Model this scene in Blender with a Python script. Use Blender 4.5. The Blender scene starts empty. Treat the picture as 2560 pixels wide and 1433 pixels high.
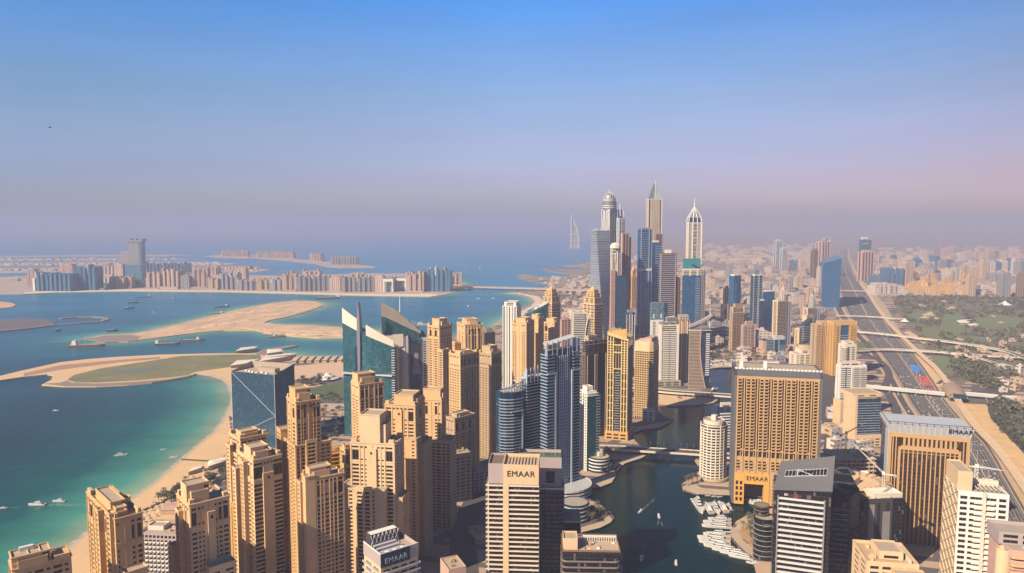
import bpy, math, random
from math import sin, cos, pi, radians as R
from mathutils import Vector, Matrix
from mathutils.geometry import tessellate_polygon

random.seed(7)
SC = bpy.context.scene
COL = SC.collection

# ------------------------------------------------------------------ camera, sky, sun, exposure
H = 320.0                                   # camera height over the water
F, CX, CY = 1800.0, 1280.0, 716.5           # focal length and centre in photograph pixels
EYE = 560.0                                 # eye level in the photograph
TH = math.atan((CY - EYE) / F)
CT, ST = cos(TH), sin(TH)
cam = bpy.data.cameras.new('camera')
cam.sensor_width = 36.0
cam.sensor_fit = 'HORIZONTAL'
cam.lens = 36.0 * F / 2560.0
cam.clip_start = 1.0
cam.clip_end = 200000.0
camo = bpy.data.objects.new('camera', cam)
camo.location = (0, 0, H)
camo.rotation_euler = (pi / 2 - TH, 0, 0)
COL.objects.link(camo)
SC.camera = camo

SUN_EL = 36.0
SUN_DIR = Vector((-0.75, -0.66, 0)).normalized()      # horizontal direction towards the sun
world = bpy.data.worlds.new('World')
SC.world = world
world.use_nodes = True
wn = world.node_tree.nodes
wl = world.node_tree.links
wn.clear()
sky = wn.new('ShaderNodeTexSky')
sky.sky_type = 'NISHITA'
sky.sun_disc = False
sky.sun_elevation = R(SUN_EL)
sky.sun_rotation = math.atan2(SUN_DIR.x, SUN_DIR.y)
sky.altitude = 300
sky.air_density = 1.0
sky.dust_density = 1.2
sky.ozone_density = 2.5
bg = wn.new('ShaderNodeBackground')
bg.inputs['Strength'].default_value = 0.12
wout = wn.new('ShaderNodeOutputWorld')
# dusty air tints the clear sky: by height over the horizon, bluer over the sea, pinker over the desert; the unseen top is darkened to cut fill light
SKYT = (
    [(0.0, (0.37, 0.43, 0.57)), (0.022, (0.385, 0.43, 0.59)), (0.061, (0.415, 0.42, 0.62)), (0.116, (0.437, 0.456, 0.563)), (0.17, (0.418, 0.513, 0.616)), (0.222, (0.343, 0.534, 0.735)), (0.287, (0.188, 0.52, 0.80)), (0.42, (0.09, 0.26, 0.50)), (0.7, (0.05, 0.13, 0.26))],
    [(0.0, (0.46, 0.45, 0.61)), (0.022, (0.475, 0.445, 0.61)), (0.061, (0.53, 0.43, 0.60)), (0.116, (0.58, 0.50, 0.60)), (0.17, (0.57, 0.583, 0.68)), (0.222, (0.488, 0.62, 0.795)), (0.287, (0.285, 0.62, 0.97)), (0.42, (0.10, 0.28, 0.52)), (0.7, (0.05, 0.13, 0.26))],
    [(0.0, (0.57, 0.365, 0.45)), (0.022, (0.57, 0.365, 0.45)), (0.061, (0.53, 0.34, 0.42)), (0.116, (0.494, 0.363, 0.433)), (0.17, (0.446, 0.39, 0.44)), (0.222, (0.375, 0.427, 0.53)), (0.287, (0.272, 0.428, 0.643)), (0.42, (0.10, 0.26, 0.48)), (0.7, (0.05, 0.13, 0.26))])
tcw = wn.new('ShaderNodeTexCoord')
sxyz = wn.new('ShaderNodeSeparateXYZ')
wl.new(tcw.outputs['Generated'], sxyz.inputs[0])


def wramp(stops):
    r_ = wn.new('ShaderNodeValToRGB')
    e_ = r_.color_ramp.elements
    while len(e_) < len(stops):
        e_.new(0.5)
    for i_, (p_, c_) in enumerate(stops):
        e_[i_].position = p_
        e_[i_].color = (*c_, 1)
    wl.new(sxyz.outputs[2], r_.inputs[0])
    return r_.outputs[0]


def wmath(op, a_, b_, clamp=False):
    m_ = wn.new('ShaderNodeMath')
    m_.operation = op
    m_.use_clamp = clamp
    for i_, v_ in enumerate((a_, b_)):
        if isinstance(v_, (int, float)):
            m_.inputs[i_].default_value = v_
        else:
            wl.new(v_, m_.inputs[i_])
    return m_.outputs[0]


def wmix(f_, a_, b_, blend='MIX'):
    m_ = wn.new('ShaderNodeMix')
    m_.data_type = 'RGBA'
    m_.blend_type = blend
    for i_, v_ in ((0, f_), (6, a_), (7, b_)):
        if isinstance(v_, (int, float)):
            m_.inputs[i_].default_value = v_
        else:
            wl.new(v_, m_.inputs[i_])
    return m_.outputs[2]


side = wmath('DIVIDE', sxyz.outputs[0], wmath('MAXIMUM', sxyz.outputs[1], 0.05))
lft = wmath('MULTIPLY', side, -1 / 0.66, True)
rgt = wmath('MULTIPLY', side, 1 / 0.68, True)
tint = wmix(rgt, wmix(lft, wramp(SKYT[1]), wramp(SKYT[0])), wramp(SKYT[2]))
mpw = wn.new('ShaderNodeMapping')
mpw.inputs['Scale'].default_value = (1.6, 1.6, 14.0)
wl.new(tcw.outputs['Generated'], mpw.inputs[0])
nzw = wn.new('ShaderNodeTexNoise')                        # uneven veils of dust
nzw.inputs['Scale'].default_value = 1.5
nzw.inputs['Detail'].default_value = 4
wl.new(mpw.outputs[0], nzw.inputs['Vector'])
veil = wmath('ADD', wmath('MULTIPLY', nzw.outputs['Fac'], 0.22), 0.89)
wl.new(wmix(1.0, wmix(1.0, sky.outputs[0], tint, 'MULTIPLY'), veil, 'MULTIPLY'), bg.inputs[0])
wl.new(bg.outputs[0], wout.inputs[0])

sun = bpy.data.lights.new('sun', 'SUN')
sun.energy = 5.0
sun.angle = R(0.53)
sun.color = (1.0, 0.82, 0.58)
suno = bpy.data.objects.new('sun', sun)
sd = Vector((SUN_DIR.x * cos(R(SUN_EL)), SUN_DIR.y * cos(R(SUN_EL)), sin(R(SUN_EL))))
suno.rotation_euler = sd.to_track_quat('Z', 'Y').to_euler()
suno.location = (-300, -300, 900)
COL.objects.link(suno)

SC.view_settings.view_transform = 'Standard'
SC.view_settings.look = 'None'
SC.view_settings.gamma = 1.0
SC.view_settings.exposure = 0.85
SC.view_settings.use_curve_mapping = False
cy = SC.cycles
cy.use_denoising = True
cy.max_bounces = 6
cy.diffuse_bounces = 2
cy.glossy_bounces = 3
cy.transmission_bounces = 2
cy.volume_bounces = 1
cy.transparent_max_bounces = 4
cy.caustics_reflective = False
cy.caustics_refractive = False
cy.sample_clamp_indirect = 6.0

# ------------------------------------------------------------------ from the photograph to the place
GZ = 2.0                                    # height of the land over the water


def ray(px, py):
    a, b = (px - CX) / F, (CY - py) / F
    return a, CT + b * ST, -ST + b * CT


def G(px, py, z=GZ):
    d = ray(px, py)
    t = (z - H) / d[2]
    return d[0] * t, d[1] * t


def at_y(px, py, Y):
    d = ray(px, py)
    t = Y / d[1]
    return d[0] * t, Y, H + d[2] * t


def base_y(py):
    return G(CX, py)[1]


# ------------------------------------------------------------------ materials (all procedural)
MATS = {}


def _mat(name):
    m = bpy.data.materials.new(name)
    m.use_nodes = True
    nt = m.node_tree
    return m, nt, nt.nodes, nt.links, nt.nodes['Principled BSDF']


def _math(n, l, op, a, b=None, c=None):
    x = n.new('ShaderNodeMath')
    x.operation = op
    for i, v in enumerate((a, b, c)):
        if v is None:
            continue
        if isinstance(v, (int, float)):
            x.inputs[i].default_value = v
        else:
            l.new(v, x.inputs[i])
    return x.outputs[0]


def _mix(n, l, fac, a, b, blend='MIX'):
    x = n.new('ShaderNodeMix')
    x.data_type = 'RGBA'
    x.blend_type = blend
    for i, v in ((0, fac), (6, a), (7, b)):
        if isinstance(v, (int, float)):
            x.inputs[i].default_value = v
        elif isinstance(v, tuple):
            x.inputs[i].default_value = (*v, 1) if len(v) == 3 else v
        else:
            l.new(v, x.inputs[i])
    return x.outputs[2]


def _noise(n, l, vec, scale, detail=4, rough=0.6):
    x = n.new('ShaderNodeTexNoise')
    x.inputs['Scale'].default_value = scale
    x.inputs['Detail'].default_value = detail
    x.inputs['Roughness'].default_value = rough
    if vec is not None:
        l.new(vec, x.inputs['Vector'])
    return x.outputs['Fac']


def _ramp(n, l, fac, stops):
    x = n.new('ShaderNodeValToRGB')
    e = x.color_ramp.elements
    while len(e) < len(stops):
        e.new(0.5)
    for i, (p, c) in enumerate(stops):
        e[i].position = p
        e[i].color = (*c, 1)
    l.new(fac, x.inputs[0])
    return x.outputs[0]


def plain(name, col, rough=0.85, var=0.16, metal=0.0, scale=0.08, stain=0.12):
    """painted render, stone, concrete, sand: a colour with soft blotches and vertical weathering"""
    if name in MATS:
        return MATS[name]
    m, nt, n, l, p = _mat(name)
    g = n.new('ShaderNodeNewGeometry')
    f = _noise(n, l, g.outputs['Position'], scale, 5)
    f2 = _noise(n, l, g.outputs['Position'], scale * 14, 3)
    mp = n.new('ShaderNodeMapping')
    mp.inputs['Scale'].default_value = (0.35, 0.35, 0.02)
    l.new(g.outputs['Position'], mp.inputs[0])
    f3 = _noise(n, l, mp.outputs[0], 1.0, 3)
    lo = tuple(c * (1 - var * 1.6) for c in col)
    hi = tuple(min(1, c * (1 + var)) for c in col)
    c = _mix(n, l, f, lo, hi)
    c = _mix(n, l, _math(n, l, 'MULTIPLY', _math(n, l, 'SUBTRACT', f2, 0.42), 1.2), c, tuple(x * (1 - var) for x in col))
    c = _mix(n, l, _math(n, l, 'MULTIPLY', f3, stain), c, tuple(x * 0.45 for x in col))
    l.new(c, p.inputs['Base Color'])
    p.inputs['Roughness'].default_value = rough
    p.inputs['Metallic'].default_value = metal
    MATS[name] = m
    return m


def glass(name, col, line=None, fh=3.6, bw=1.6, rough=0.12, metal=0.55, lw=0.10, lh=0.16, var=0.35, spand=0.0):
    """curtain wall: glass panes that differ a little, with floor bands and mullions as part of the facade"""
    if name in MATS:
        return MATS[name]
    m, nt, n, l, p = _mat(name)
    tc = n.new('ShaderNodeTexCoord')
    s = n.new('ShaderNodeSeparateXYZ')
    l.new(tc.outputs['Object'], s.inputs[0])
    u = _math(n, l, 'DIVIDE', _math(n, l, 'ADD', s.outputs[0], s.outputs[1]), bw)
    w = _math(n, l, 'DIVIDE', s.outputs[2], fh)
    fu = _math(n, l, 'FRACT', u)
    fw = _math(n, l, 'FRACT', w)
    cell = n.new('ShaderNodeCombineXYZ')
    l.new(_math(n, l, 'FLOOR', u), cell.inputs[0])
    l.new(_math(n, l, 'FLOOR', w), cell.inputs[1])
    wn_ = n.new('ShaderNodeTexWhiteNoise')
    l.new(cell.outputs[0], wn_.inputs['Vector'])
    v = wn_.outputs['Value']
    c = _mix(n, l, v, tuple(x * (1 - var) for x in col), tuple(min(1, x * (1 + var)) for x in col))
    blind = _math(n, l, 'GREATER_THAN', v, 0.93)
    c = _mix(n, l, _math(n, l, 'MULTIPLY', blind, 0.35), c, (0.35, 0.33, 0.30))
    msk = _math(n, l, 'MAXIMUM', _math(n, l, 'LESS_THAN', fu, lw), _math(n, l, 'LESS_THAN', fw, lh))
    if line is None:
        line = tuple(x * 0.5 for x in col)
    c = _mix(n, l, msk, c, line)
    if spand:
        c = _mix(n, l, _math(n, l, 'LESS_THAN', fw, spand), c, line)
    l.new(c, p.inputs['Base Color'])
    p.inputs['Metallic'].default_value = metal
    r = _math(n, l, 'ADD', _math(n, l, 'MULTIPLY', msk, 0.35), _math(n, l, 'MULTIPLY', v, 0.10))
    l.new(_math(n, l, 'ADD', r, rough), p.inputs['Roughness'])
    MATS[name] = m
    return m


def facade_mat(name, wall, win, fh=3.5, bw=3.2, ww=0.5, wh=0.5, rough=0.8, balc=None):
    """far buildings: plaster with rows of small dark windows"""
    if name in MATS:
        return MATS[name]
    m, nt, n, l, p = _mat(name)
    tc = n.new('ShaderNodeTexCoord')
    g = n.new('ShaderNodeNewGeometry')
    s = n.new('ShaderNodeSeparateXYZ')
    sn = n.new('ShaderNodeSeparateXYZ')
    l.new(g.outputs['Position'], s.inputs[0])
    l.new(g.outputs['Normal'], sn.inputs[0])
    fu = _math(n, l, 'FRACT', _math(n, l, 'DIVIDE', _math(n, l, 'ADD', s.outputs[0], s.outputs[1]), bw))
    fw = _math(n, l, 'FRACT', _math(n, l, 'DIVIDE', s.outputs[2], fh))
    side = _math(n, l, 'LESS_THAN', _math(n, l, 'ABSOLUTE', sn.outputs[2]), 0.5)
    msk = _math(n, l, 'MULTIPLY', _math(n, l, 'LESS_THAN', fu, ww), _math(n, l, 'LESS_THAN', fw, wh))
    msk = _math(n, l, 'MULTIPLY', msk, side)
    f = _noise(n, l, g.outputs['Position'], 0.03, 4)
    oi = n.new('ShaderNodeObjectInfo')
    base = _mix(n, l, f, tuple(x * 0.85 for x in wall), tuple(min(1, x * 1.1) for x in wall))
    base = _mix(n, l, _math(n, l, 'MULTIPLY', oi.outputs['Random'], 0.55), base, tuple(x * 0.6 for x in wall))
    c = _mix(n, l, msk, base, win)
    l.new(c, p.inputs['Base Color'])
    l.new(_math(n, l, 'SUBTRACT', rough, _math(n, l, 'MULTIPLY', msk, rough - 0.2)), p.inputs['Roughness'])
    MATS[name] = m
    return m


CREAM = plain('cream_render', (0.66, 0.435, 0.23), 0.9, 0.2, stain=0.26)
CREAM3 = plain('sand_render', (0.61, 0.39, 0.19), 0.9, 0.2, stain=0.3)
CREAM4 = plain('light_sand_render', (0.69, 0.475, 0.27), 0.9, 0.18, stain=0.24)
CREAM2 = plain('pale_cream_render', (0.67, 0.485, 0.30), 0.9, 0.16, stain=0.2)
GOLD = plain('golden_render', (0.58, 0.34, 0.115), 0.85)
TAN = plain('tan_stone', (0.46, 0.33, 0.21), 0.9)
ORANGE = plain('orange_render', (0.66, 0.30, 0.07), 0.85, 0.08)
WHITE = plain('white_paint', (0.74, 0.71, 0.66), 0.6, 0.08)
OFFW = plain('offwhite_render', (0.66, 0.58, 0.48), 0.8, 0.1)
PALE = plain('pale_grey_metal', (0.55, 0.57, 0.60), 0.45, 0.08, 0.2)
GREY = plain('grey_cladding', (0.24, 0.23, 0.23), 0.6, 0.12)
MAUVE = plain('mauve_cladding', (0.40, 0.33, 0.33), 0.6, 0.1)
DARK = plain('dark_cladding', (0.055, 0.055, 0.062), 0.45, 0.15)
BROWN = plain('brown_cladding', (0.20, 0.125, 0.085), 0.7, 0.12)
CONC = plain('concrete', (0.36, 0.32, 0.28), 0.9)
ROOF = plain('roof_gravel', (0.40, 0.33, 0.26), 0.95, 0.2, scale=0.3)
ASPH = plain('asphalt', (0.075, 0.07, 0.075), 0.9, 0.15)
PAVE = plain('paving', (0.46, 0.36, 0.27), 0.9, 0.15)
SANDM = plain('sand', (0.64, 0.435, 0.245), 0.95, 0.14, scale=0.02)
ROCKM = plain('rock', (0.26, 0.21, 0.19), 0.95, 0.3, scale=0.15)
LINE = plain('road_paint', (0.75, 0.74, 0.70), 0.7, 0.05)
PINK = plain('pink_stone', (0.52, 0.33, 0.28), 0.85, 0.1)
STEEL = plain('steel', (0.27, 0.28, 0.31), 0.4, 0.1, 0.5)
REDM = plain('red_paint', (0.60, 0.07, 0.04), 0.6, 0.2)
BLUEM = plain('blue_paint', (0.02, 0.22, 0.62), 0.6, 0.1)
YELM = plain('yellow_paint', (0.75, 0.42, 0.04), 0.6, 0.1)
BOATW = plain('white_gelcoat', (0.62, 0.62, 0.62), 0.25, 0.04)
HULLD = plain('dark_hull_paint', (0.10, 0.09, 0.10), 0.5, 0.2)
HULLR = plain('rust_red_hull', (0.28, 0.10, 0.08), 0.6, 0.2)
DECK = plain('teak_deck', (0.36, 0.23, 0.13), 0.8, 0.15)
WIN = glass('window_glass', (0.016, 0.011, 0.009), (0.016, 0.011, 0.009), 3.4, 2.0, 0.25, 0.0)
WINB = glass('blue_window_glass', (0.03, 0.065, 0.10), (0.03, 0.06, 0.09), 3.4, 1.6, 0.10, 0.3)
GDEEP = glass('deep_blue_glass', (0.028, 0.115, 0.22), (0.02, 0.06, 0.12), 3.6, 1.8, 0.10, 0.6)
GBLUE = glass('blue_glass', (0.026, 0.155, 0.34), (0.03, 0.10, 0.22), 3.6, 1.8, 0.12, 0.55)
GTEAL = glass('teal_glass', (0.05, 0.215, 0.27), (0.03, 0.10, 0.13), 3.8, 2.2, 0.10, 0.6, spand=0.3)
GNAVY = glass('navy_glass', (0.015, 0.066, 0.145), (0.008, 0.03, 0.07), 3.6, 1.7, 0.10, 0.45)
GBLACK = glass('black_glass', (0.012, 0.014, 0.020), (0.03, 0.03, 0.035), 3.6, 1.6, 0.08, 0.2)
GHOTEL = glass('hotel_blue_glass', (0.055, 0.135, 0.215), (0.035, 0.095, 0.16), 3.9, 2.4, 0.10, 0.6, var=0.12, spand=0.25)
GGREY = glass('grey_blue_glass', (0.13, 0.19, 0.27), (0.24, 0.27, 0.32), 3.5, 2.0, 0.2, 0.4, lh=0.35)
GBRONZE = glass('bronze_glass', (0.045, 0.025, 0.015), (0.03, 0.018, 0.012), 3.5, 1.6, 0.12, 0.2)


# ------------------------------------------------------------------ mesh builder
class MB:
    def __init__(s):
        s.v, s.f, s.m = [], [], []

    def face(s, pts, m=0):
        i = len(s.v)
        s.v.extend(pts)
        s.f.append(tuple(range(i, i + len(pts))))
        s.m.append(m)

    def box(s, x0, x1, y0, y1, z0, z1, m=0, bottom=True):
        i = len(s.v)
        s.v.extend(((x0, y0, z0), (x1, y0, z0), (x1, y1, z0), (x0, y1, z0),
                    (x0, y0, z1), (x1, y0, z1), (x1, y1, z1), (x0, y1, z1)))
        fs = [(4, 5, 6, 7), (0, 1, 5, 4), (1, 2, 6, 5), (2, 3, 7, 6), (3, 0, 4, 7)]
        if bottom:
            fs.append((3, 2, 1, 0))
        for q in fs:
            s.f.append(tuple(i + k for k in q))
            s.m.append(m)

    def loft(s, A, z0, B, z1, m=0, top=True, bottom=False, mt=None):
        """side skin between two outlines of the same length (anticlockwise); z may be a list per point"""
        n = len(A)
        i = len(s.v)
        za = z0 if isinstance(z0, (list, tuple)) else [z0] * n
        zb = z1 if isinstance(z1, (list, tuple)) else [z1] * n
        s.v.extend((p[0], p[1], z) for p, z in zip(A, za))
        s.v.extend((p[0], p[1], z) for p, z in zip(B, zb))
        for k in range(n):
            k2 = (k + 1) % n
            s.f.append((i + k, i + k2, i + n + k2, i + n + k))
            s.m.append(m)
        if top:
            s.f.append(tuple(i + n + k for k in range(n)))
            s.m.append(m if mt is None else mt)
        if bottom:
            s.f.append(tuple(i + k for k in reversed(range(n))))
            s.m.append(m)

    def prism(s, P, z0, z1, m=0, mt=None, bottom=False):
        s.loft(P, z0, P, z1, m, True, bottom, mt)

    def bar(s, p, q, w, m=0, h=None):
        p, q = Vector(p), Vector(q)
        d = (q - p)
        if d.length < 1e-6:
            return
        d.normalize()
        a = d.cross(Vector((0, 0, 1)))
        a = a.normalized() if a.length > 1e-3 else Vector((1, 0, 0))
        b = a.cross(d).normalized()
        a, b = a * (w / 2), b * ((h or w) / 2)
        i = len(s.v)
        for e in (p, q):
            s.v.extend((tuple(e - a - b), tuple(e + a - b), tuple(e + a + b), tuple(e - a + b)))
        for f_ in ((0, 1, 5, 4), (1, 2, 6, 5), (2, 3, 7, 6), (3, 0, 4, 7), (3, 2, 1, 0), (4, 5, 6, 7)):
            s.f.append(tuple(i + k for k in f_))
            s.m.append(m)

    def lathe(s, prof, n=24, m=0, cx=0, cy=0, sx=1, sy=1, ms=None):
        """profile of (radius, z) turned about a vertical axis"""
        i = len(s.v)
        for r, z in prof:
            for k in range(n):
                t = 2 * pi * k / n
                s.v.append((cx + r * cos(t) * sx, cy + r * sin(t) * sy, z))
        for j in range(len(prof) - 1):
            for k in range(n):
                k2 = (k + 1) % n
                s.f.append((i + j * n + k, i + j * n + k2, i + (j + 1) * n + k2, i + (j + 1) * n + k))
                s.m.append(m if ms is None else ms[j])
        j = len(prof) - 1
        s.f.append(tuple(i + j * n + k for k in range(n)))
        s.m.append(m if ms is None else ms[-1])

    def build(s, name, mats, parent=None, off=None, loc=None, smooth=False):
        me = bpy.data.meshes.new(name)
        if off:
            ox, oy = off
            s.v = [(x - ox, y - oy, z) for x, y, z in s.v]
        me.from_pydata(s.v, [], s.f)
        if not isinstance(mats, (list, tuple)):
            mats = [mats]
        for m in mats:
            me.materials.append(m)
        if len(mats) > 1:
            me.polygons.foreach_set('material_index', s.m)
        if smooth:
            me.polygons.foreach_set('use_smooth', [True] * len(s.f))
        me.update()
        return link(name, me, parent, loc)


def link(name, data, parent=None, loc=None):
    o = bpy.data.objects.new(name, data)
    COL.objects.link(o)
    if parent is not None:
        o.parent = parent
    if loc is not None:
        o.location = loc
    return o


def tag(o, label=None, cat=None, group=None, kind=None):
    if label:
        o['label'] = label
    if cat:
        o['category'] = cat
    if group:
        o['group'] = group
    if kind:
        o['kind'] = kind
    return o


def thing(name, label, cat, loc=(0, 0, 0), rz=0.0, group=None):
    o = link(name, None, None, loc)
    o.rotation_euler = (0, 0, rz)
    o.empty_display_size = 5
    return tag(o, label, cat, group)


def dup(root, loc, rz=None, label=None, group=None, scale=None):
    c = root.copy()
    COL.objects.link(c)
    c.location = loc
    if rz is not None:
        c.rotation_euler = (0, 0, rz)
    if scale is not None:
        c.scale = (scale,) * 3 if isinstance(scale, (int, float)) else scale
    if label:
        c['label'] = label
    if group:
        c['group'] = group
    for ch in KIDS.get(root.name, ()):
        d = ch.copy()
        COL.objects.link(d)
        d.parent = c
    return c


KIDS = {}


def proto(o):
    KIDS[o.name] = list(o.children)
    return o


def text_mesh(parent, body, size, mat, loc, rot, depth=0.25, name='sign_lettering', bold=0.0, spacing=1.0):
    cu = bpy.data.curves.new(name, 'FONT')
    cu.body = body
    cu.size = size
    cu.extrude = depth
    cu.offset = bold
    cu.space_character = spacing
    cu.align_x = 'CENTER'
    cu.align_y = 'CENTER'
    t = bpy.data.objects.new(name + '_curve', cu)
    COL.objects.link(t)
    dg = bpy.context.evaluated_depsgraph_get()
    me = bpy.data.meshes.new_from_object(t.evaluated_get(dg))
    bpy.data.objects.remove(t)
    bpy.data.curves.remove(cu)
    me.materials.clear()
    me.materials.append(mat)
    me.name = name
    o = link(name, me, parent, loc)
    o.rotation_euler = rot
    return o


def circle(cx, cy, rx, ry=None, n=28, a0=0.0, a1=2 * pi):
    ry = ry or rx
    full = abs(a1 - a0 - 2 * pi) < 1e-6
    k = n if full else n + 1
    return [(cx + rx * cos(a0 + (a1 - a0) * i / n), cy + ry * sin(a0 + (a1 - a0) * i / n)) for i in range(k)]


def rrect(x0, x1, y0, y1, r, n=5):
    P = []
    for cx_, cy_, a in ((x1 - r, y0 + r, -pi / 2), (x1 - r, y1 - r, 0), (x0 + r, y1 - r, pi / 2), (x0 + r, y0 + r, pi)):
        for i in range(n + 1):
            t = a + pi / 2 * i / n
            P.append((cx_ + r * cos(t), cy_ + r * sin(t)))
    return P


# ------------------------------------------------------------------ building kit
def floors(z0, z1, fh, wh, sill=0.9):
    n = int((z1 - z0) / fh)
    return [(z0 + i * fh + sill, z0 + i * fh + sill + wh) for i in range(n)]


SPECW = {'W': (2.6, 0.54), 's': (1.1, 0.46), 'T': (1.4, 0.68), 'B': (2.2, 0.62), 'm': (1.7, 0.54), 'X': (3.2, 0.62), 'v': (1.1, 0.97)}


def pattern(W, pat, z0, z1, fh, slots=False):
    """turn a string into window columns: letters are windows, a dot is one unit of wall, P three units"""
    tot = sum(SPECW[c][0] if c in SPECW else (3.0 if c == 'P' else 1.0) for c in pat)
    k = W / tot
    u, cols = 0.0, []
    for c in pat:
        w = (SPECW[c][0] if c in SPECW else (3.0 if c == 'P' else 1.0)) * k
        if c in SPECW:
            hf = SPECW[c][1]
            rows = floors(z0, z1 - (fh * 5.2 if slots else 0.6), fh, fh * hf, fh * (1 - hf) * 0.5)
            if slots:
                rows.append((z1 - fh * 4.6, z1 - fh * (1.9 if c != 's' else 4.2)))
                rows.append((z1 - fh * 1.45, z1 - fh * 0.95))
            cols.append((u, u + w, rows))
        u += w
    return cols


def wall_holes(mb, o, U, W, z0, z1, cols, panes, depth=0.5, m=0, mr=None, ribs=0.0):
    N = (U[1], -U[0])
    mr = m if mr is None else mr

    def P(u, z, d=0.0):
        return (o[0] + U[0] * u - N[0] * d, o[1] + U[1] * u - N[1] * d, z)
    u = 0.0
    for u0, u1, rows in cols:
        if ribs and u0 - u > 1.0:
            c_ = (u0 + u) / 2
            w_ = min(0.9, (u0 - u) * 0.4) / 2
            zt_ = z1 - 2.2
            for q_ in (((c_ - w_, 0), (c_ - w_, -ribs)), ((c_ - w_, -ribs), (c_ + w_, -ribs)), ((c_ + w_, -ribs), (c_ + w_, 0))):
                mb.face((P(q_[0][0], z0, q_[0][1]), P(q_[1][0], z0, q_[1][1]), P(q_[1][0], zt_, q_[1][1]), P(q_[0][0], zt_, q_[0][1])), m)
            mb.face((P(c_ - w_, zt_, -ribs), P(c_ + w_, zt_, -ribs), P(c_ + w_, zt_, 0), P(c_ - w_, zt_, 0)), m)
        if u0 > u + 1e-4:
            mb.face((P(u, z0), P(u0, z0), P(u0, z1), P(u, z1)), m)
        z = z0
        for a, b in rows:
            if a > z + 1e-4:
                mb.face((P(u0, z), P(u1, z), P(u1, a), P(u0, a)), m)
            mb.face((P(u0, a), P(u1, a), P(u1, a, depth), P(u0, a, depth)), mr)
            mb.face((P(u0, b, depth), P(u1, b, depth), P(u1, b), P(u0, b)), mr)
            mb.face((P(u0, a), P(u0, a, depth), P(u0, b, depth), P(u0, b)), mr)
            mb.face((P(u1, a, depth), P(u1, a), P(u1, b), P(u1, b, depth)), mr)
            panes.append((P((u0 + u1) / 2, (a + b) / 2, depth), U, u1 - u0, b - a))
            z = b
        if z1 > z + 1e-4:
            mb.face((P(u0, z), P(u1, z), P(u1, z1), P(u0, z1)), m)
        u = u1
    if W > u + 1e-4:
        mb.face((P(u, z0), P(W, z0), P(W, z1), P(u, z1)), m)


PARTMESH = {}


def pane_mesh(U, w, h, mat, name):
    key = (round(U[0], 2), round(U[1], 2), round(w, 1), round(h, 1), mat.name, name)
    me = PARTMESH.get(key)
    if me is None:
        w, h = key[2], key[3]
        N = (U[1], -U[0])
        mb = MB()
        a = (-U[0] * w / 2, -U[1] * w / 2)
        b = (U[0] * w / 2, U[1] * w / 2)
        mb.face(((a[0], a[1], -h / 2), (b[0], b[1], -h / 2), (b[0], b[1], h / 2), (a[0], a[1], h / 2)))
        if w > 1.5:                                   # a mullion and a transom in the wider panes
            t, e = 0.05, 0.06
            for q in (((-t, -h / 2), (t, h / 2)), ):
                mb.face(tuple((U[0] * x + N[0] * e, U[1] * x + N[1] * e, z) for x, z in
                              ((q[0][0], q[0][1]), (q[1][0], q[0][1]), (q[1][0], q[1][1]), (q[0][0], q[1][1]))), 1)
        me = bpy.data.meshes.new(name)
        me.from_pydata(mb.v, [], mb.f)
        me.materials.append(mat)
        me.materials.append(GREY)
        me.polygons.foreach_set('material_index', mb.m)
        PARTMESH[key] = me
    return me


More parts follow.
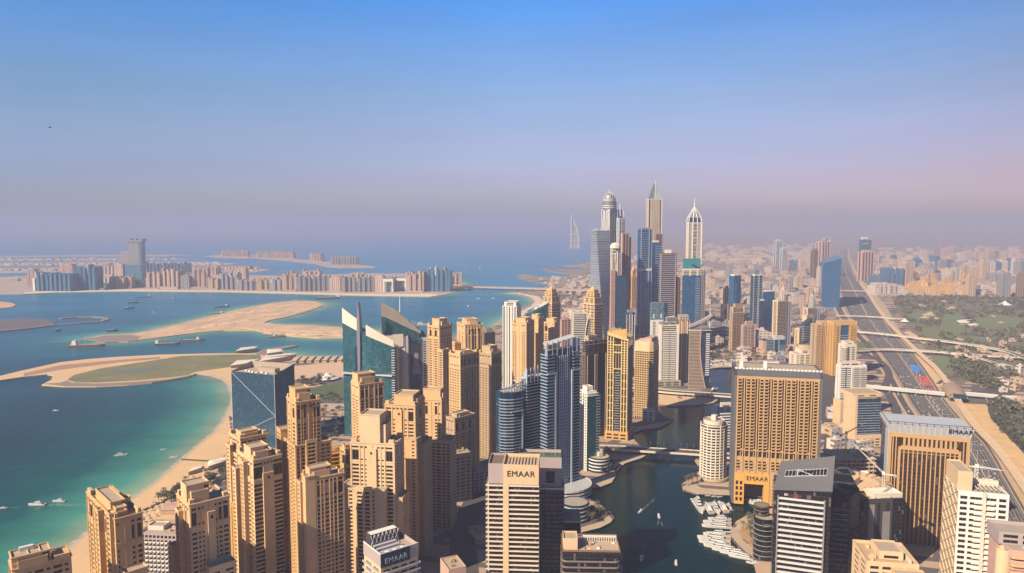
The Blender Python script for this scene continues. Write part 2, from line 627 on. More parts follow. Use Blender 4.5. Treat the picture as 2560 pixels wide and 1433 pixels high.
class Bld:
    """a building standing on the ground: near corner at pixel column px[1], left face to px[0], right face to px[2]"""

    def __init__(s, name, label, cat, px, pyt, Y, rot, a=None, b=None, group=None, wmax=100):
        s.Y, s.wmax = Y, wmax
        s.x0, _, top = at_y(px[1], pyt, Y)
        r = R(rot)
        s.r, s.u, s.v = r, (cos(r), sin(r)), (-sin(r), cos(r))
        s.dep = Y * CT + (H - top) * ST
        s.a = a or s.sol(px[2], s.u)
        s.b = b or s.sol(px[0], s.v)
        s.h = top - GZ
        cx = s.x0 + s.u[0] * s.a / 2 + s.v[0] * s.b / 2
        cy_ = Y + s.u[1] * s.a / 2 + s.v[1] * s.b / 2
        s.root = thing(name, label, cat, (cx, cy_, GZ), r, group)
        s.off = (s.a / 2, s.b / 2)
        s.panes = []
        s.np = 0

    def sol(s, px, d):
        return ((px - CX) * s.dep - F * s.x0) / (F * d[0] - (px - CX) * d[1] * CT)

    def xr(s, px):
        return s.sol(px, s.u)

    def yl(s, px):
        return s.sol(px, s.v)

    def z(s, py):
        return at_y(CX, py, s.Y)[2] - GZ

    def add(s, mb, name, mats, smooth=False):
        return mb.build(name, mats, s.root, s.off, None, smooth)

    def mass(s, x0, x1, y0, y1, z0, z1, mat=CREAM, Rp=None, Lp=None, fh=3.4, depth=0.5, name='wall', slots=False,
             wm=WIN, par=1.1, roof=ROOF, corn=0.0, Bp=None, cm=None, zs=None, ribs=0.0):
        """one block: facades on the two visible sides, plain at the back, a roof inside a parapet"""
        mb, panes = MB(), []
        a, b = x1 - x0, y1 - y0
        zw = z0 if zs is None else zs
        for pat, o, U, W in ((Rp, (x0, y0), (1, 0), a), (Bp, (x1, y0), (0, 1), b), (None, (x1, y1), (-1, 0), a), (Lp, (x0, y1), (0, -1), b)):
            cols = []
            if pat:
                cols = pat(W, zw, z1, fh) if callable(pat) else pattern(W, pat, zw + 0.2, z1 - 0.3, fh, slots)
            wall_holes(mb, o, U, W, z0, z1, cols, panes, depth, ribs=ribs)
        t = min(0.5, a / 6, b / 6)
        zi = z1 - par if par else z1
        ring = [(x0, y0), (x1, y0), (x1, y1), (x0, y1)]
        inn = [(x0 + t, y0 + t), (x1 - t, y0 + t), (x1 - t, y1 - t), (x0 + t, y1 - t)]
        for k in range(4):
            k2 = (k + 1) % 4
            mb.face(((*ring[k], z1), (*ring[k2], z1), (*inn[k2], z1), (*inn[k], z1)))
            mb.face(((*inn[k], z1), (*inn[k2], z1), (*inn[k2], zi), (*inn[k], zi)))
        mb.face(tuple((*p, zi) for p in inn), 1)
        s.add(mb, name, [mat, roof])
        if corn:
            s.cornice(x0, x1, y0, y1, z1 - 0.9, corn, cm or mat)
        for p in panes:
            s.panes.append((p, wm))
        return s

    def cornice(s, x0, x1, y0, y1, z, out=0.45, mat=CREAM, th=0.7, name='cornice'):
        mb = MB()
        for X0, X1, Y0, Y1 in ((x0 - out, x1 + out, y0 - out, y0 - 0.003), (x0 - out, x0 - 0.003, y0, y1 + out),
                               (x1 + 0.003, x1 + out, y0, y1 + out), (x0, x1, y1 + 0.003, y1 + out)):
            mb.box(X0, X1, Y0, Y1, z, z + th)
        s.add(mb, name, mat)

    def box(s, x0, x1, y0, y1, z0, z1, mat, name):
        mb = MB()
        mb.box(x0, x1, y0, y1, z0, z1)
        return s.add(mb, name, mat)

    def shell(s, P, z0, z1, mat, name='wall', roof=ROOF, par=1.0):
        """a block of any outline with a parapet"""
        mb = MB()
        mb.loft(P, z0, P, z1, 0, False)
        cx = sum(p[0] for p in P) / len(P)
        cy_ = sum(p[1] for p in P) / len(P)
        q = [(cx + (x - cx) * 0.95, cy_ + (y - cy_) * 0.95) for x, y in P]
        mb.loft(P, z1, q, z1, 0, False)
        mb.loft(q, z1, q, z1 - par, 0, True, False, 1)
        return s.add(mb, name, [mat, roof])

    def slabs(s, P, z0, z1, fh, mat=WHITE, th=0.5, rail=0.0, name='balcony', skip=(), railm=None):
        """the same floor slab, with its parapet, on every storey: one part each"""
        mb = MB()
        mb.prism(P, 0, th, 0, None, True)
        if rail:
            cx = sum(p[0] for p in P) / len(P)
            cy_ = sum(p[1] for p in P) / len(P)
            q = [(cx + (x - cx) * 0.985, cy_ + (y - cy_) * 0.985) for x, y in P]
            mb.loft(P, th, P, th + rail, 1, False)
            mb.loft(P, th + rail, q, th + rail, 1, False)
            mb.loft(q, th + rail, q, th, 1, False)
        mb.v = [(x - s.off[0], y - s.off[1], z) for x, y, z in mb.v]
        me = bpy.data.meshes.new(name)
        me.from_pydata(mb.v, [], mb.f)
        me.materials.append(mat)
        me.materials.append(railm or mat)
        me.polygons.foreach_set('material_index', mb.m)
        i = 0
        z = z0
        while z < z1 - 0.5:
            if i not in skip:
                link(name, me, s.root, (0, 0, z))
            z += fh
            i += 1
        return s

    def fins(s, pts, z0, z1, w, d, mat, name='fin', U=(1, 0)):
        """upright fins at points along a face, each a part"""
        N = (U[1], -U[0])
        mb = MB()
        a, b = U[0] * w / 2, U[1] * w / 2
        P = [(-a, -b), (-a + N[0] * d, -b + N[1] * d), (a + N[0] * d, b + N[1] * d), (a, b)]
        mb.prism(P, z0, z1, 0, None, True)
        me = bpy.data.meshes.new(name)
        me.from_pydata(mb.v, [], mb.f)
        me.materials.append(mat)
        for x, y in pts:
            link(name, me, s.root, (x - s.off[0], y - s.off[1], 0))

    def roofkit(s, x0, x1, y0, y1, z, n=6, seed=1, mat=PALE):
        """air-conditioning units and ducts on a roof"""
        rr = random.Random(seed)
        for i in range(n):
            w, d, h = rr.uniform(1.5, 3.5), rr.uniform(1.5, 4), rr.uniform(1, 2.2)
            x, y = rr.uniform(x0 + w, x1 - w), rr.uniform(y0 + d, y1 - d)
            mb = MB()
            mb.box(x - w / 2, x + w / 2, y - d / 2, y + d / 2, z, z + h)
            mb.box(x - w / 3, x + w / 3, y - d / 3, y + d / 3, z + h, z + h + 0.35)
            s.add(mb, 'rooftop_unit', mat)

    def done(s, name='window'):
        """the panes: the hundred largest as parts, the rest as one part"""
        if not s.panes:
            return s.root
        P = sorted(s.panes, key=lambda q: (-round(q[0][2] * q[0][3], 0), -q[0][0][2]))
        P = sorted(P[:2000], key=lambda q: -(q[0][2] * q[0][3] * 0.5 + q[0][0][2] * 0.06))
        keep, rest = P[:s.wmax], P[s.wmax:]
        ox, oy = s.off
        for (c, U, w, h), wm in keep:
            link(name, pane_mesh(U, w, h, wm, name), s.root, (c[0] - ox, c[1] - oy, c[2]))
        if rest:
            mb = MB()
            mats = []
            for (c, U, w, h), wm in rest:
                if wm not in mats:
                    mats.append(wm)
                a = (U[0] * w / 2, U[1] * w / 2)
                mb.face(((c[0] - a[0], c[1] - a[1], c[2] - h / 2), (c[0] + a[0], c[1] + a[1], c[2] - h / 2),
                         (c[0] + a[0], c[1] + a[1], c[2] + h / 2), (c[0] - a[0], c[1] - a[1], c[2] + h / 2)), mats.index(wm))
            o = s.add(mb, name, mats)
            o['kind'] = 'stuff'
        return s.root
# ------------------------------------------------------------------ water, land, roads
import numpy as np


def pxs(L, z=GZ):
    return [G(x, y, z) for x, y in L]


SHORE_BAY = pxs([(60, 1480), (120, 1433), (170, 1388), (215, 1345), (290, 1290), (345, 1246), (400, 1208), (450, 1162), (500, 1118), (545, 1080), (572, 1043)], 0) + \
    pxs([(587, 1010), (588, 985), (580, 962), (562, 948), (540, 941), (505, 935), (480, 934)], 0)
SHORE_NORTH = pxs([(560, 905), (600, 893), (690, 884), (760, 892), (862, 897), (960, 886), (1060, 862), (1130, 846), (1200, 832), (1240, 816),
                   (1258, 802), (1292, 782), (1326, 766), (1338, 755), (1330, 745), (1300, 737), (1268, 733), (1352, 727), (1372, 714), (1330, 706), (1300, 699), (1292, 690), (1310, 686), (1345, 693), (1420, 694),
                   (1425, 687), (1372, 680), (1350, 673), (1400, 674), (1470, 674), (1440, 668), (1400, 665), (1462, 659), (1475, 650), (1488, 640), (1470, 634), (1500, 618), (1515, 605), (1530, 592)], 0)
MAIN = [(-420, -400)] + SHORE_BAY + SHORE_NORTH + [(9000, 60000), (60000, 60000), (60000, 0), (9000, -1500), (800, -1500)]
CANAL_PX = [(1566, 1500), (1558, 1433), (1556, 1400), (1550, 1368), (1420, 1348), (1452, 1334), (1500, 1323), (1530, 1308), (1536, 1299), (1528, 1285), (1503, 1268), (1472, 1250),
            (1452, 1222), (1500, 1216), (1531, 1206), (1541, 1192), (1534, 1174), (1558, 1157), (1600, 1146), (1622, 1137), (1605, 1122), (1588, 1106), (1578, 1082), (1600, 1074), (1650, 1068),
            (1684, 1053), (1660, 1044), (1646, 1030), (1642, 1016), (1690, 1018), (1745, 1016), (1785, 1010), (1794, 1003), (1786, 994), (1778, 986), (1776, 965), (1774, 940), (1772, 926), (1800, 918),
            (1850, 918), (1900, 930), (1905, 1000), (1885, 1050), (1856, 1100), (1842, 1130), (1752, 1142), (1737, 1154), (1747, 1168), (1750, 1186), (1728, 1198), (1703, 1214), (1708, 1228), (1738, 1238),
            (1830, 1241), (1905, 1233), (2020, 1232), (2020, 1262), (1910, 1278), (1866, 1293), (1840, 1308), (1826, 1330), (1830, 1352), (1850, 1375), (1880, 1397), (1890, 1433), (1892, 1500)]
CANAL = pxs(CANAL_PX, 0)


def sheet(name, rings, z, mat, kind='structure', skirt=0.0, obj=True):
    """a flat sheet from an outline (and holes), with an edge going down to the water"""
    vl = [[Vector((x, y, 0)) for x, y in r] for r in rings]
    tris = tessellate_polygon(vl)
    flat = [p for r in rings for p in r]
    mb = MB()
    mb.v = [(x, y, z) for x, y in flat]
    for t in tris:
        a, b, c = (flat[i] for i in t)
        cr = (b[0] - a[0]) * (c[1] - a[1]) - (b[1] - a[1]) * (c[0] - a[0])
        mb.f.append(tuple(t) if cr > 0 else tuple(reversed(t)))
        mb.m.append(0)
    if skirt:
        for r in rings:
            for k in range(len(r)):
                p, q = r[k], r[(k + 1) % len(r)]
                mb.face(((*p, z - skirt), (*q, z - skirt), (*q, z), (*p, z)))
    if not obj:
        return mb
    o = mb.build(name, mat)
    o['kind'] = kind
    return o


# ground of the mainland: a patchwork of sand, plots and dust
def ground_mat():
    m, nt, n, l, p = _mat('ground')
    g = n.new('ShaderNodeNewGeometry')
    pos = g.outputs['Position']
    vo = n.new('ShaderNodeTexVoronoi')
    vo.inputs['Scale'].default_value = 0.011
    l.new(pos, vo.inputs['Vector'])
    s = n.new('ShaderNodeSeparateColor')
    l.new(vo.outputs['Color'], s.inputs[0])
    plot = _ramp(n, l, s.outputs[0], [(0.0, (0.22, 0.16, 0.13)), (0.25, (0.50, 0.34, 0.24)), (0.45, (0.30, 0.22, 0.18)), (0.62, (0.58, 0.41, 0.29)), (0.8, (0.36, 0.27, 0.21)), (1.0, (0.11, 0.10, 0.085))])
    f = _noise(n, l, pos, 0.0012, 6, 0.65)
    f2 = _noise(n, l, pos, 0.05, 4)
    far = _ramp(n, l, f, [(0.35, (0.34, 0.24, 0.19)), (0.5, (0.56, 0.40, 0.29)), (0.65, (0.26, 0.20, 0.16))])
    c = _mix(n, l, 0.5, plot, far)
    c = _mix(n, l, _math(n, l, 'MULTIPLY', f2, 0.45), c, (0.20, 0.15, 0.12))
    for rot, sc, w in ((22, 0.0042, 0.035), (25, 0.0011, 0.022)):
        mp = n.new('ShaderNodeMapping')
        mp.inputs['Rotation'].default_value = (0, 0, R(rot))
        mp.inputs['Scale'].default_value = (sc, sc * 1.7, 1)
        l.new(pos, mp.inputs[0])
        br = n.new('ShaderNodeTexBrick')
        br.inputs['Scale'].default_value = 1.0
        br.inputs['Mortar Size'].default_value = w
        br.inputs['Mortar Smooth'].default_value = 0.1
        br.offset = 0.35
        l.new(mp.outputs[0], br.inputs['Vector'])
        c = _mix(n, l, br.outputs['Fac'], c, (0.105, 0.09, 0.09))
    l.new(c, p.inputs['Base Color'])
    p.inputs['Roughness'].default_value = 0.95
    return m


sheet('ground', [MAIN, CANAL], GZ, ground_mat(), skirt=6.0)


# open water
def water_mat(name, canal=False):
    m, nt, n, l, p = _mat(name)
    g = n.new('ShaderNodeNewGeometry')
    pos = g.outputs['Position']
    if canal:
        c = _mix(n, l, _noise(n, l, pos, 0.012, 3), (0.0, 0.012, 0.015), (0.0, 0.020, 0.024))
    else:
        at = n.new('ShaderNodeAttribute')
        at.attribute_name = 'shore_distance'
        wob = _math(n, l, 'MULTIPLY', _math(n, l, 'SUBTRACT', _noise(n, l, pos, 0.02, 4), 0.5), 0.10)
        d = _math(n, l, 'ADD', at.outputs['Fac'], _math(n, l, 'MULTIPLY', wob, _math(n, l, 'MINIMUM', _math(n, l, 'MULTIPLY', at.outputs['Fac'], 6.0), 1.0)))
        c = _ramp(n, l, d, [(0.0, (0.50, 0.42, 0.27)), (0.018, (0.23, 0.33, 0.22)), (0.06, (0.050, 0.25, 0.20)), (0.17, (0.0, 0.082, 0.085)), (0.42, (0.0, 0.028, 0.040)), (0.8, (0.0, 0.038, 0.066)), (1.0, (0.0, 0.052, 0.098))])
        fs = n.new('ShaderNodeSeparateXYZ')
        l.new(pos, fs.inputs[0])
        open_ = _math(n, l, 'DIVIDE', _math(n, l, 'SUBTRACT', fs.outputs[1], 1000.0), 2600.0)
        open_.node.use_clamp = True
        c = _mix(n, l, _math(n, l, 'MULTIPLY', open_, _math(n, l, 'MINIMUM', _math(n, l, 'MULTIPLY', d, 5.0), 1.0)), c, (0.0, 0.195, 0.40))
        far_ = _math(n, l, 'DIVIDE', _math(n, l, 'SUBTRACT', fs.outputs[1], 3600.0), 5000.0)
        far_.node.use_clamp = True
        c = _mix(n, l, far_, c, (0.005, 0.185, 0.43))  # the sky's reflection on the far sea, put into the base colour
        mp = n.new('ShaderNodeMapping')
        mp.inputs['Rotation'].default_value = (0, 0, R(35))
        mp.inputs['Scale'].default_value = (0.0016, 0.0065, 1)
        l.new(pos, mp.inputs[0])
        patch = _ramp(n, l, _noise(n, l, mp.outputs[0], 1.0, 4), [(0.42, (0, 0, 0)), (0.62, (1, 1, 1))])
        c = _mix(n, l, _math(n, l, 'MULTIPLY', patch, 0.34), c, (0.0, 0.018, 0.032))
    l.new(c, p.inputs['Base Color'])
    p.inputs['Roughness'].default_value = 0.10 if canal else 0.30
    p.inputs['IOR'].default_value = 1.33
    p.inputs['Specular IOR Level'].default_value = 0.12 if canal else 0.09
    mp2 = n.new('ShaderNodeMapping')
    mp2.inputs['Rotation'].default_value = (0, 0, R(20))
    mp2.inputs['Scale'].default_value = (0.05, 0.13, 1)
    l.new(pos, mp2.inputs[0])
    w1 = _noise(n, l, mp2.outputs[0], 1.0, 6, 0.65)
    bp = n.new('ShaderNodeBump')
    bp.inputs['Strength'].default_value = 0.16 if canal else 0.5
    bp.inputs['Distance'].default_value = 1.6
    l.new(w1, bp.inputs['Height'])
    l.new(bp.outputs[0], p.inputs['Normal'])
    return m


def grid_axis(a, b, step, far):
    x = [a + i * step for i in range(int((b - a) / step) + 1)]
    lo, hi, k = a, b, step
    L, Rr = [], []
    while lo > -far:
        k *= 1.5
        lo -= k
        hi += k
        L.append(lo)
        Rr.append(hi)
    return sorted(L) + x + Rr


gx = grid_axis(-1500, 900, 16, 70000)
gy = grid_axis(380, 3500, 20, 70000)
segs = []
for ring in (SHORE_BAY[:-2], SHORE_NORTH[:18]):
    segs += list(zip(ring[:-1], ring[1:]))
SPIT_PX = [(222, 846), (262, 838), (330, 836), (400, 822), (450, 810), (500, 798), (560, 782), (620, 770), (680, 758), (740, 752), (790, 754), (808, 764), (770, 778), (720, 792), (672, 801), (660, 807), (700, 812), (780, 813),
           (862, 820), (950, 830), (950, 850), (862, 844), (800, 845), (730, 840), (640, 826), (560, 826), (500, 831), (440, 838), (380, 846), (320, 854), (262, 856)]
PALM_PX = [(55, 735), (150, 731), (330, 728), (560, 730), (760, 735), (900, 739), (1010, 741), (1075, 742), (1112, 737), (1150, 726), (1170, 712), (1130, 700), (1120, 688), (1040, 684), (900, 684), (700, 690), (628, 688), (560, 683), (400, 676), (200, 674), (60, 690), (-200, 700), (-200, 735)]
for PX in (SPIT_PX, PALM_PX):
    r = pxs(PX, 0)
    segs += list(zip(r[:-1], r[1:]))
X, Yg = np.meshgrid(np.array(gx), np.array(gy))
D = np.full(X.shape, 1e9)
for (ax, ay), (bx, by) in segs:
    dx, dy = bx - ax, by - ay
    L2 = dx * dx + dy * dy + 1e-9
    t = np.clip(((X - ax) * dx + (Yg - ay) * dy) / L2, 0, 1)
    D = np.minimum(D, np.hypot(X - ax - t * dx, Yg - ay - t * dy))
me = bpy.data.meshes.new('sea')
nx, ny = len(gx), len(gy)
V = np.stack([X, Yg, np.zeros_like(X)], -1).reshape(-1, 3)
idx = np.arange(nx * ny).reshape(ny, nx)
Q = np.stack([idx[:-1, :-1], idx[:-1, 1:], idx[1:, 1:], idx[1:, :-1]], -1).reshape(-1, 4)
me.from_pydata(V.tolist(), [], Q.tolist())
at = me.attributes.new('shore_distance', 'FLOAT', 'POINT')
at.data.foreach_set('value', np.clip(D.reshape(-1) / 700.0, 0, 1).astype(np.float32))
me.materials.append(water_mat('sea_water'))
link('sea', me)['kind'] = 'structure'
o = sheet('canal', [CANAL], 0.12, water_mat('canal_water', True))

# islands and spits
def streaky(name, col, col2, rot, sc=(0.004, 0.03), amt=.8, col3=None):
    m, nt, n, l, p = _mat(name)
    g = n.new('ShaderNodeNewGeometry')
    mp = n.new('ShaderNodeMapping')
    mp.inputs['Rotation'].default_value = (0, 0, R(rot))
    mp.inputs['Scale'].default_value = (*sc, 1)
    l.new(g.outputs['Position'], mp.inputs[0])
    a = _ramp(n, l, _noise(n, l, mp.outputs[0], 1.0, 6, .7), [(.40, (0, 0, 0)), (.62, (1, 1, 1))])
    b = _noise(n, l, g.outputs['Position'], .012, 5, .65)
    c = _mix(n, l, _math(n, l, 'MULTIPLY', a, amt), col, col2)
    c = _mix(n, l, _ramp(n, l, b, [(.48, (0, 0, 0)), (.60, (.75, .75, .75))]), c, col3 or tuple(x * .7 for x in col))
    l.new(c, p.inputs['Base Color'])
    p.inputs['Roughness'].default_value = .95
    return m


SANDY = streaky('spit_sand', (0.61, 0.425, 0.265), (0.40, 0.275, 0.18), -62, (0.03, 0.004))
TURF = streaky('dry_turf', (0.165, 0.16, 0.07), (0.115, 0.13, 0.058), 80, (0.004, 0.03), .8, (0.21, 0.18, 0.09))
LAWN = plain('lawn', (0.075, 0.115, 0.045), 0.95, 0.25, scale=0.03)
DIRT = plain('dark_rubble', (0.13, 0.115, 0.12), 0.95, 0.4, scale=0.03)
sheet('sand_spit', [pxs(SPIT_PX)], 2.2, SANDY, skirt=4)
sheet('rock_spit', [pxs([(218, 848), (262, 839), (330, 838), (352, 842), (340, 852), (262, 857)])], 2.5, ROCKM, skirt=4)
rs = random.Random(3)
for i, (a, b, w) in enumerate([((520, 800), (760, 757), 5), ((560, 815), (700, 782), 5), ((430, 832), (600, 803), 4), ((600, 822), (850, 832), 5), ((660, 835), (850, 838), 4)]):
    mb = MB()
    n = 16
    L = [G(a[0] + (b[0] - a[0]) * k / n, a[1] + (b[1] - a[1]) * k / n + rs.uniform(-2, 2)) for k in range(n + 1)]
    for (x0, y0), (x1, y1) in zip(L[:-1], L[1:]):
        for _ in range(2):
            t = rs.random()
            x, y = x0 + (x1 - x0) * t, y0 + (y1 - y0) * t
            r = rs.uniform(4, 10)
            mb.lathe([(r, 2.2), (r * 0.55, 2.2 + r * 0.28), (0.3, 2.2 + r * 0.38)], 7, 0, x, y, rs.uniform(1, 2.6), 1)
    tag(mb.build('sand_heaps', SANDY), kind='stuff')
GREENI = [(104, 962), (128, 950), (132, 938), (118, 936), (60, 942), (0, 951), (-80, 958), (-80, 942), (0, 940), (50, 928), (100, 917), (150, 906), (220, 898), (300, 892), (400, 887), (520, 884), (640, 884), (700, 886), (700, 930), (560, 935), (490, 934), (470, 943), (430, 950), (380, 957), (320, 962), (240, 966), (160, 966)]
sheet('island_ground', [pxs(GREENI)], 2.3, SANDM, skirt=4)
sheet('turf', [pxs([(168, 950), (185, 938), (250, 922), (340, 908), (400, 899), (450, 891), (560, 887), (650, 887), (655, 905), (600, 915), (490, 930), (470, 938), (420, 945), (340, 952), (240, 957), (190, 957)])], 2.42, TURF)
sheet('revetment', [pxs([(108, 960), (150, 958), (168, 952), (180, 958), (240, 960), (340, 955), (420, 948), (478, 938), (486, 934), (470, 943), (430, 950), (380, 957), (320, 962), (240, 966), (160, 966)])], 2.7, ROCKM)
sheet('dirt_track', [pxs([(60, 934), (150, 914), (300, 900), (400, 893), (398, 898), (300, 906), (150, 925), (60, 941)])], 2.5, plain('track_dirt', (0.36, 0.22, 0.15), 0.95, 0.2))
sheet('pool', [pxs([(270, 934), (285, 928), (345, 921), (395, 916), (402, 921), (360, 927), (300, 934)])], 2.55, plain('grey_pond', (0.15, 0.18, 0.17), 0.5, 0.2))
sheet('breakwater', [pxs([(640, 886), (652, 876), (690, 869), (730, 863), (746, 864), (720, 870), (690, 876), (672, 884), (660, 889)])], 2.6, ROCKM, skirt=4)
sheet('rock_island', [pxs([(-80, 802), (0, 799), (60, 796), (110, 799), (140, 808), (130, 814), (60, 822), (0, 828), (-80, 835)])], 2.2, DIRT, skirt=4)
mb = MB()
ring = [(140, 812), (200, 808), (250, 804), (268, 798), (262, 794), (230, 792), (190, 793), (150, 797)]
pr = pxs(ring)
for p, q in zip(pr[:-1], pr[1:]):
    mb.bar((p[0], p[1], 1.5), (q[0], q[1], 1.5), 16, 0, 3)
for p, q in zip(pxs([(-80, 835), (0, 828), (80, 820)]), pxs([(0, 828), (80, 820), (140, 812)])):
    mb.bar((p[0], p[1], 1.5), (q[0], q[1], 1.5), 14, 0, 3)
tag(mb.build('sea_wall', ROCKM), kind='structure')
sheet('sand_bank', [pxs([(-80, 753), (0, 754), (28, 757), (40, 762), (30, 768), (0, 771), (-80, 774)])], 2.2, plain('ochre_sand', (0.60, 0.36, 0.20), 0.95, 0.1), skirt=4)

# the palm shaped island: trunk, fronds, outer crescent
PSAND = plain('palm_ground', (0.46, 0.36, 0.30), 0.95, 0.3, scale=0.006)
sheet('palm_ground', [pxs(PALM_PX)], GZ, PSAND, skirt=4)
sheet('palm_beach', [pxs([(60, 735), (150, 731), (330, 728), (560, 730), (760, 735), (900, 739), (1010, 741), (1075, 742), (1100, 738), (1075, 735), (900, 735), (700, 730), (330, 724), (150, 727), (60, 731)])], GZ + 0.3, plain('white_sand', (0.72, 0.62, 0.50), 0.9, 0.1))
for pts in ([(-200, 672), (200, 668), (420, 671), (640, 671), (680, 675), (640, 680), (420, 679), (200, 678), (-200, 690)],
            [(-200, 659), (100, 656), (300, 654), (520, 655), (600, 660), (540, 664), (300, 662), (100, 664), (-200, 668)],
            [(-200, 648), (100, 647), (300, 645), (440, 646), (470, 649), (300, 651), (100, 652), (-200, 654)],
            [(420, 672), (560, 668), (640, 667), (655, 669), (560, 674), (440, 678)],
            [(-200, 641), (0, 640), (210, 638), (420, 637), (505, 638), (420, 640.5), (210, 641), (0, 643), (-200, 644)],
            [(510, 641), (560, 636), (700, 638), (735, 643), (640, 646), (560, 645)],
            [(640, 646), (720, 645), (790, 652), (860, 656), (895, 661), (940, 667), (936, 670), (850, 670), (815, 667), (790, 660), (725, 653)]):
    sheet('palm_frond_ground', [pxs(pts)], GZ, PSAND, skirt=4)

# beach
BEACH = SHORE_BAY[1:11]
inner = pxs([(575, 1062), (580, 1110), (560, 1140), (520, 1180), (480, 1230), (400, 1290), (330, 1345), (260, 1400), (200, 1470), (120, 1500)])
sheet('beach', [[(-385, 420)] + SHORE_BAY[:11] + inner], GZ + 0.15, SANDM)
sheet('north_beach', [SHORE_BAY[10:] + pxs([(600, 930), (640, 960), (640, 1060)])], GZ + 0.12, SANDM)
mb = MB()                                                   # wet sand sloping into the water
for (p, q) in zip(SHORE_BAY[1:-2], SHORE_BAY[2:-1]):
    d = Vector((q[0] - p[0], q[1] - p[1]))
    nrm = Vector((-d.y, d.x)).normalized() * 7
    mb.face(((p[0], p[1], GZ + 0.16), (q[0], q[1], GZ + 0.16), (q[0] + nrm.x, q[1] + nrm.y, -0.2), (p[0] + nrm.x, p[1] + nrm.y, -0.2)))
tag(mb.build('wet_sand', plain('wet_sand', (0.44, 0.32, 0.20), 0.5, 0.1)), kind='structure')
mb = MB()                                                   # broken line of surf along the beach
for (p, q) in zip(SHORE_BAY[1:-2], SHORE_BAY[2:-1]):
    d = Vector((q[0] - p[0], q[1] - p[1]))
    nrm = Vector((-d.y, d.x)).normalized()
    a_, b_ = nrm * 6.0, nrm * 9.5
    mb.face(((p[0] + a_.x, p[1] + a_.y, .12), (q[0] + a_.x, q[1] + a_.y, .12), (q[0] + b_.x, q[1] + b_.y, .12), (p[0] + b_.x, p[1] + b_.y, .12)))


def foam_mat():
    m, nt, n, l, p = _mat('foam')
    g = n.new('ShaderNodeNewGeometry')
    f = _noise(n, l, g.outputs['Position'], .12, 5, .7)
    p.inputs['Base Color'].default_value = (0.62, 0.66, 0.66, 1)
    p.inputs['Roughness'].default_value = .7
    l.new(_ramp(n, l, f, [(.42, (0, 0, 0)), (.66, (.8, .8, .8))]), p.inputs['Alpha'])
    return m


FOAM = foam_mat()
tag(mb.build('surf', FOAM), kind='structure')
far_beach = pxs([(1256, 804), (1292, 784), (1326, 768), (1338, 755), (1330, 745), (1300, 737), (1268, 733), (1300, 734), (1345, 742), (1362, 756), (1340, 774), (1300, 795), (1262, 820)], 0)
sheet('far_beach', [far_beach], GZ + 0.15, plain('white_sand2', (0.68, 0.54, 0.40), 0.9, 0.1))
sheet('club_sand', [pxs([(700, 935), (735, 915), (862, 905), (862, 945), (840, 940), (735, 950)])], GZ + 0.14, plain('pink_sand', (0.60, 0.41, 0.28), 0.95, 0.15))
sheet('club_lawn', [pxs([(770, 975), (810, 962), (862, 958), (862, 990), (820, 1000), (770, 1003)])], GZ + 0.16, LAWN)
sheet('plaza', [pxs([(736, 1020), (800, 1008), (862, 1010), (862, 1035), (800, 1032), (736, 1048)])], GZ + 0.18, PAVE)
sheet('car_park', [pxs([(356, 1300), (395, 1275), (445, 1270), (445, 1300)])], GZ + 0.22, SANDM)


# ---- highways
def line_at(L, t):
    n = len(L) - 1
    k = min(int(t * n), n - 1)
    f = t * n - k
    return (L[k][0] + (L[k + 1][0] - L[k][0]) * f, L[k][1] + (L[k + 1][1] - L[k][1]) * f)


def smooth_line(L, n=60):
    """Catmull-Rom through points, even in parameter"""
    P = [L[0]] + list(L) + [L[-1]]
    out = []
    m = len(L) - 1
    for i in range(n + 1):
        t = i / n * m
        k = min(int(t), m - 1)
        f = t - k
        a, b, c, d = (np.array(P[k + j], float) for j in range(4))
        out.append(tuple(0.5 * ((2 * b) + (c - a) * f + (2 * a - 5 * b + 4 * c - d) * f * f + (3 * b - a - 3 * c + d) * f ** 3)))
    return out


rowsL = [(2560, 1700), (2500, 1433), (2452, 1300), (2410, 1200), (2360, 1110), (2310, 1050), (2275, 1000), (2246, 945), (2202, 880), (2158, 832), (2128, 792), (2112, 760), (2103, 723), (2096, 690), (2094, 660), (2096, 640), (2106, 620)]
rowsR = [(2700, 1700), (2640, 1433), (2572, 1300), (2515, 1200), (2462, 1110), (2400, 1050), (2358, 1000), (2324, 945), (2276, 880), (2232, 832), (2206, 792), (2188, 760), (2160, 723), (2136, 690), (2124, 660), (2118, 640), (2120, 620)]
HL, HR = smooth_line(pxs(rowsL), 120), smooth_line(pxs(rowsR), 120)


def hstrip(name, f0, f1, z, mat, dash=0, i0=0, i1=120):
    mb = MB()
    for k in range(i0, i1):
        if dash and k % 2:
            continue
        q = []
        for kk, f in ((k, f0), (k, f1), (k + 1, f1), (k + 1, f0)):
            q.append((HL[kk][0] + (HR[kk][0] - HL[kk][0]) * f, HL[kk][1] + (HR[kk][1] - HL[kk][1]) * f, z))
        mb.face(tuple(q))
    o = mb.build(name, mat)
    o['kind'] = 'structure'
    return o


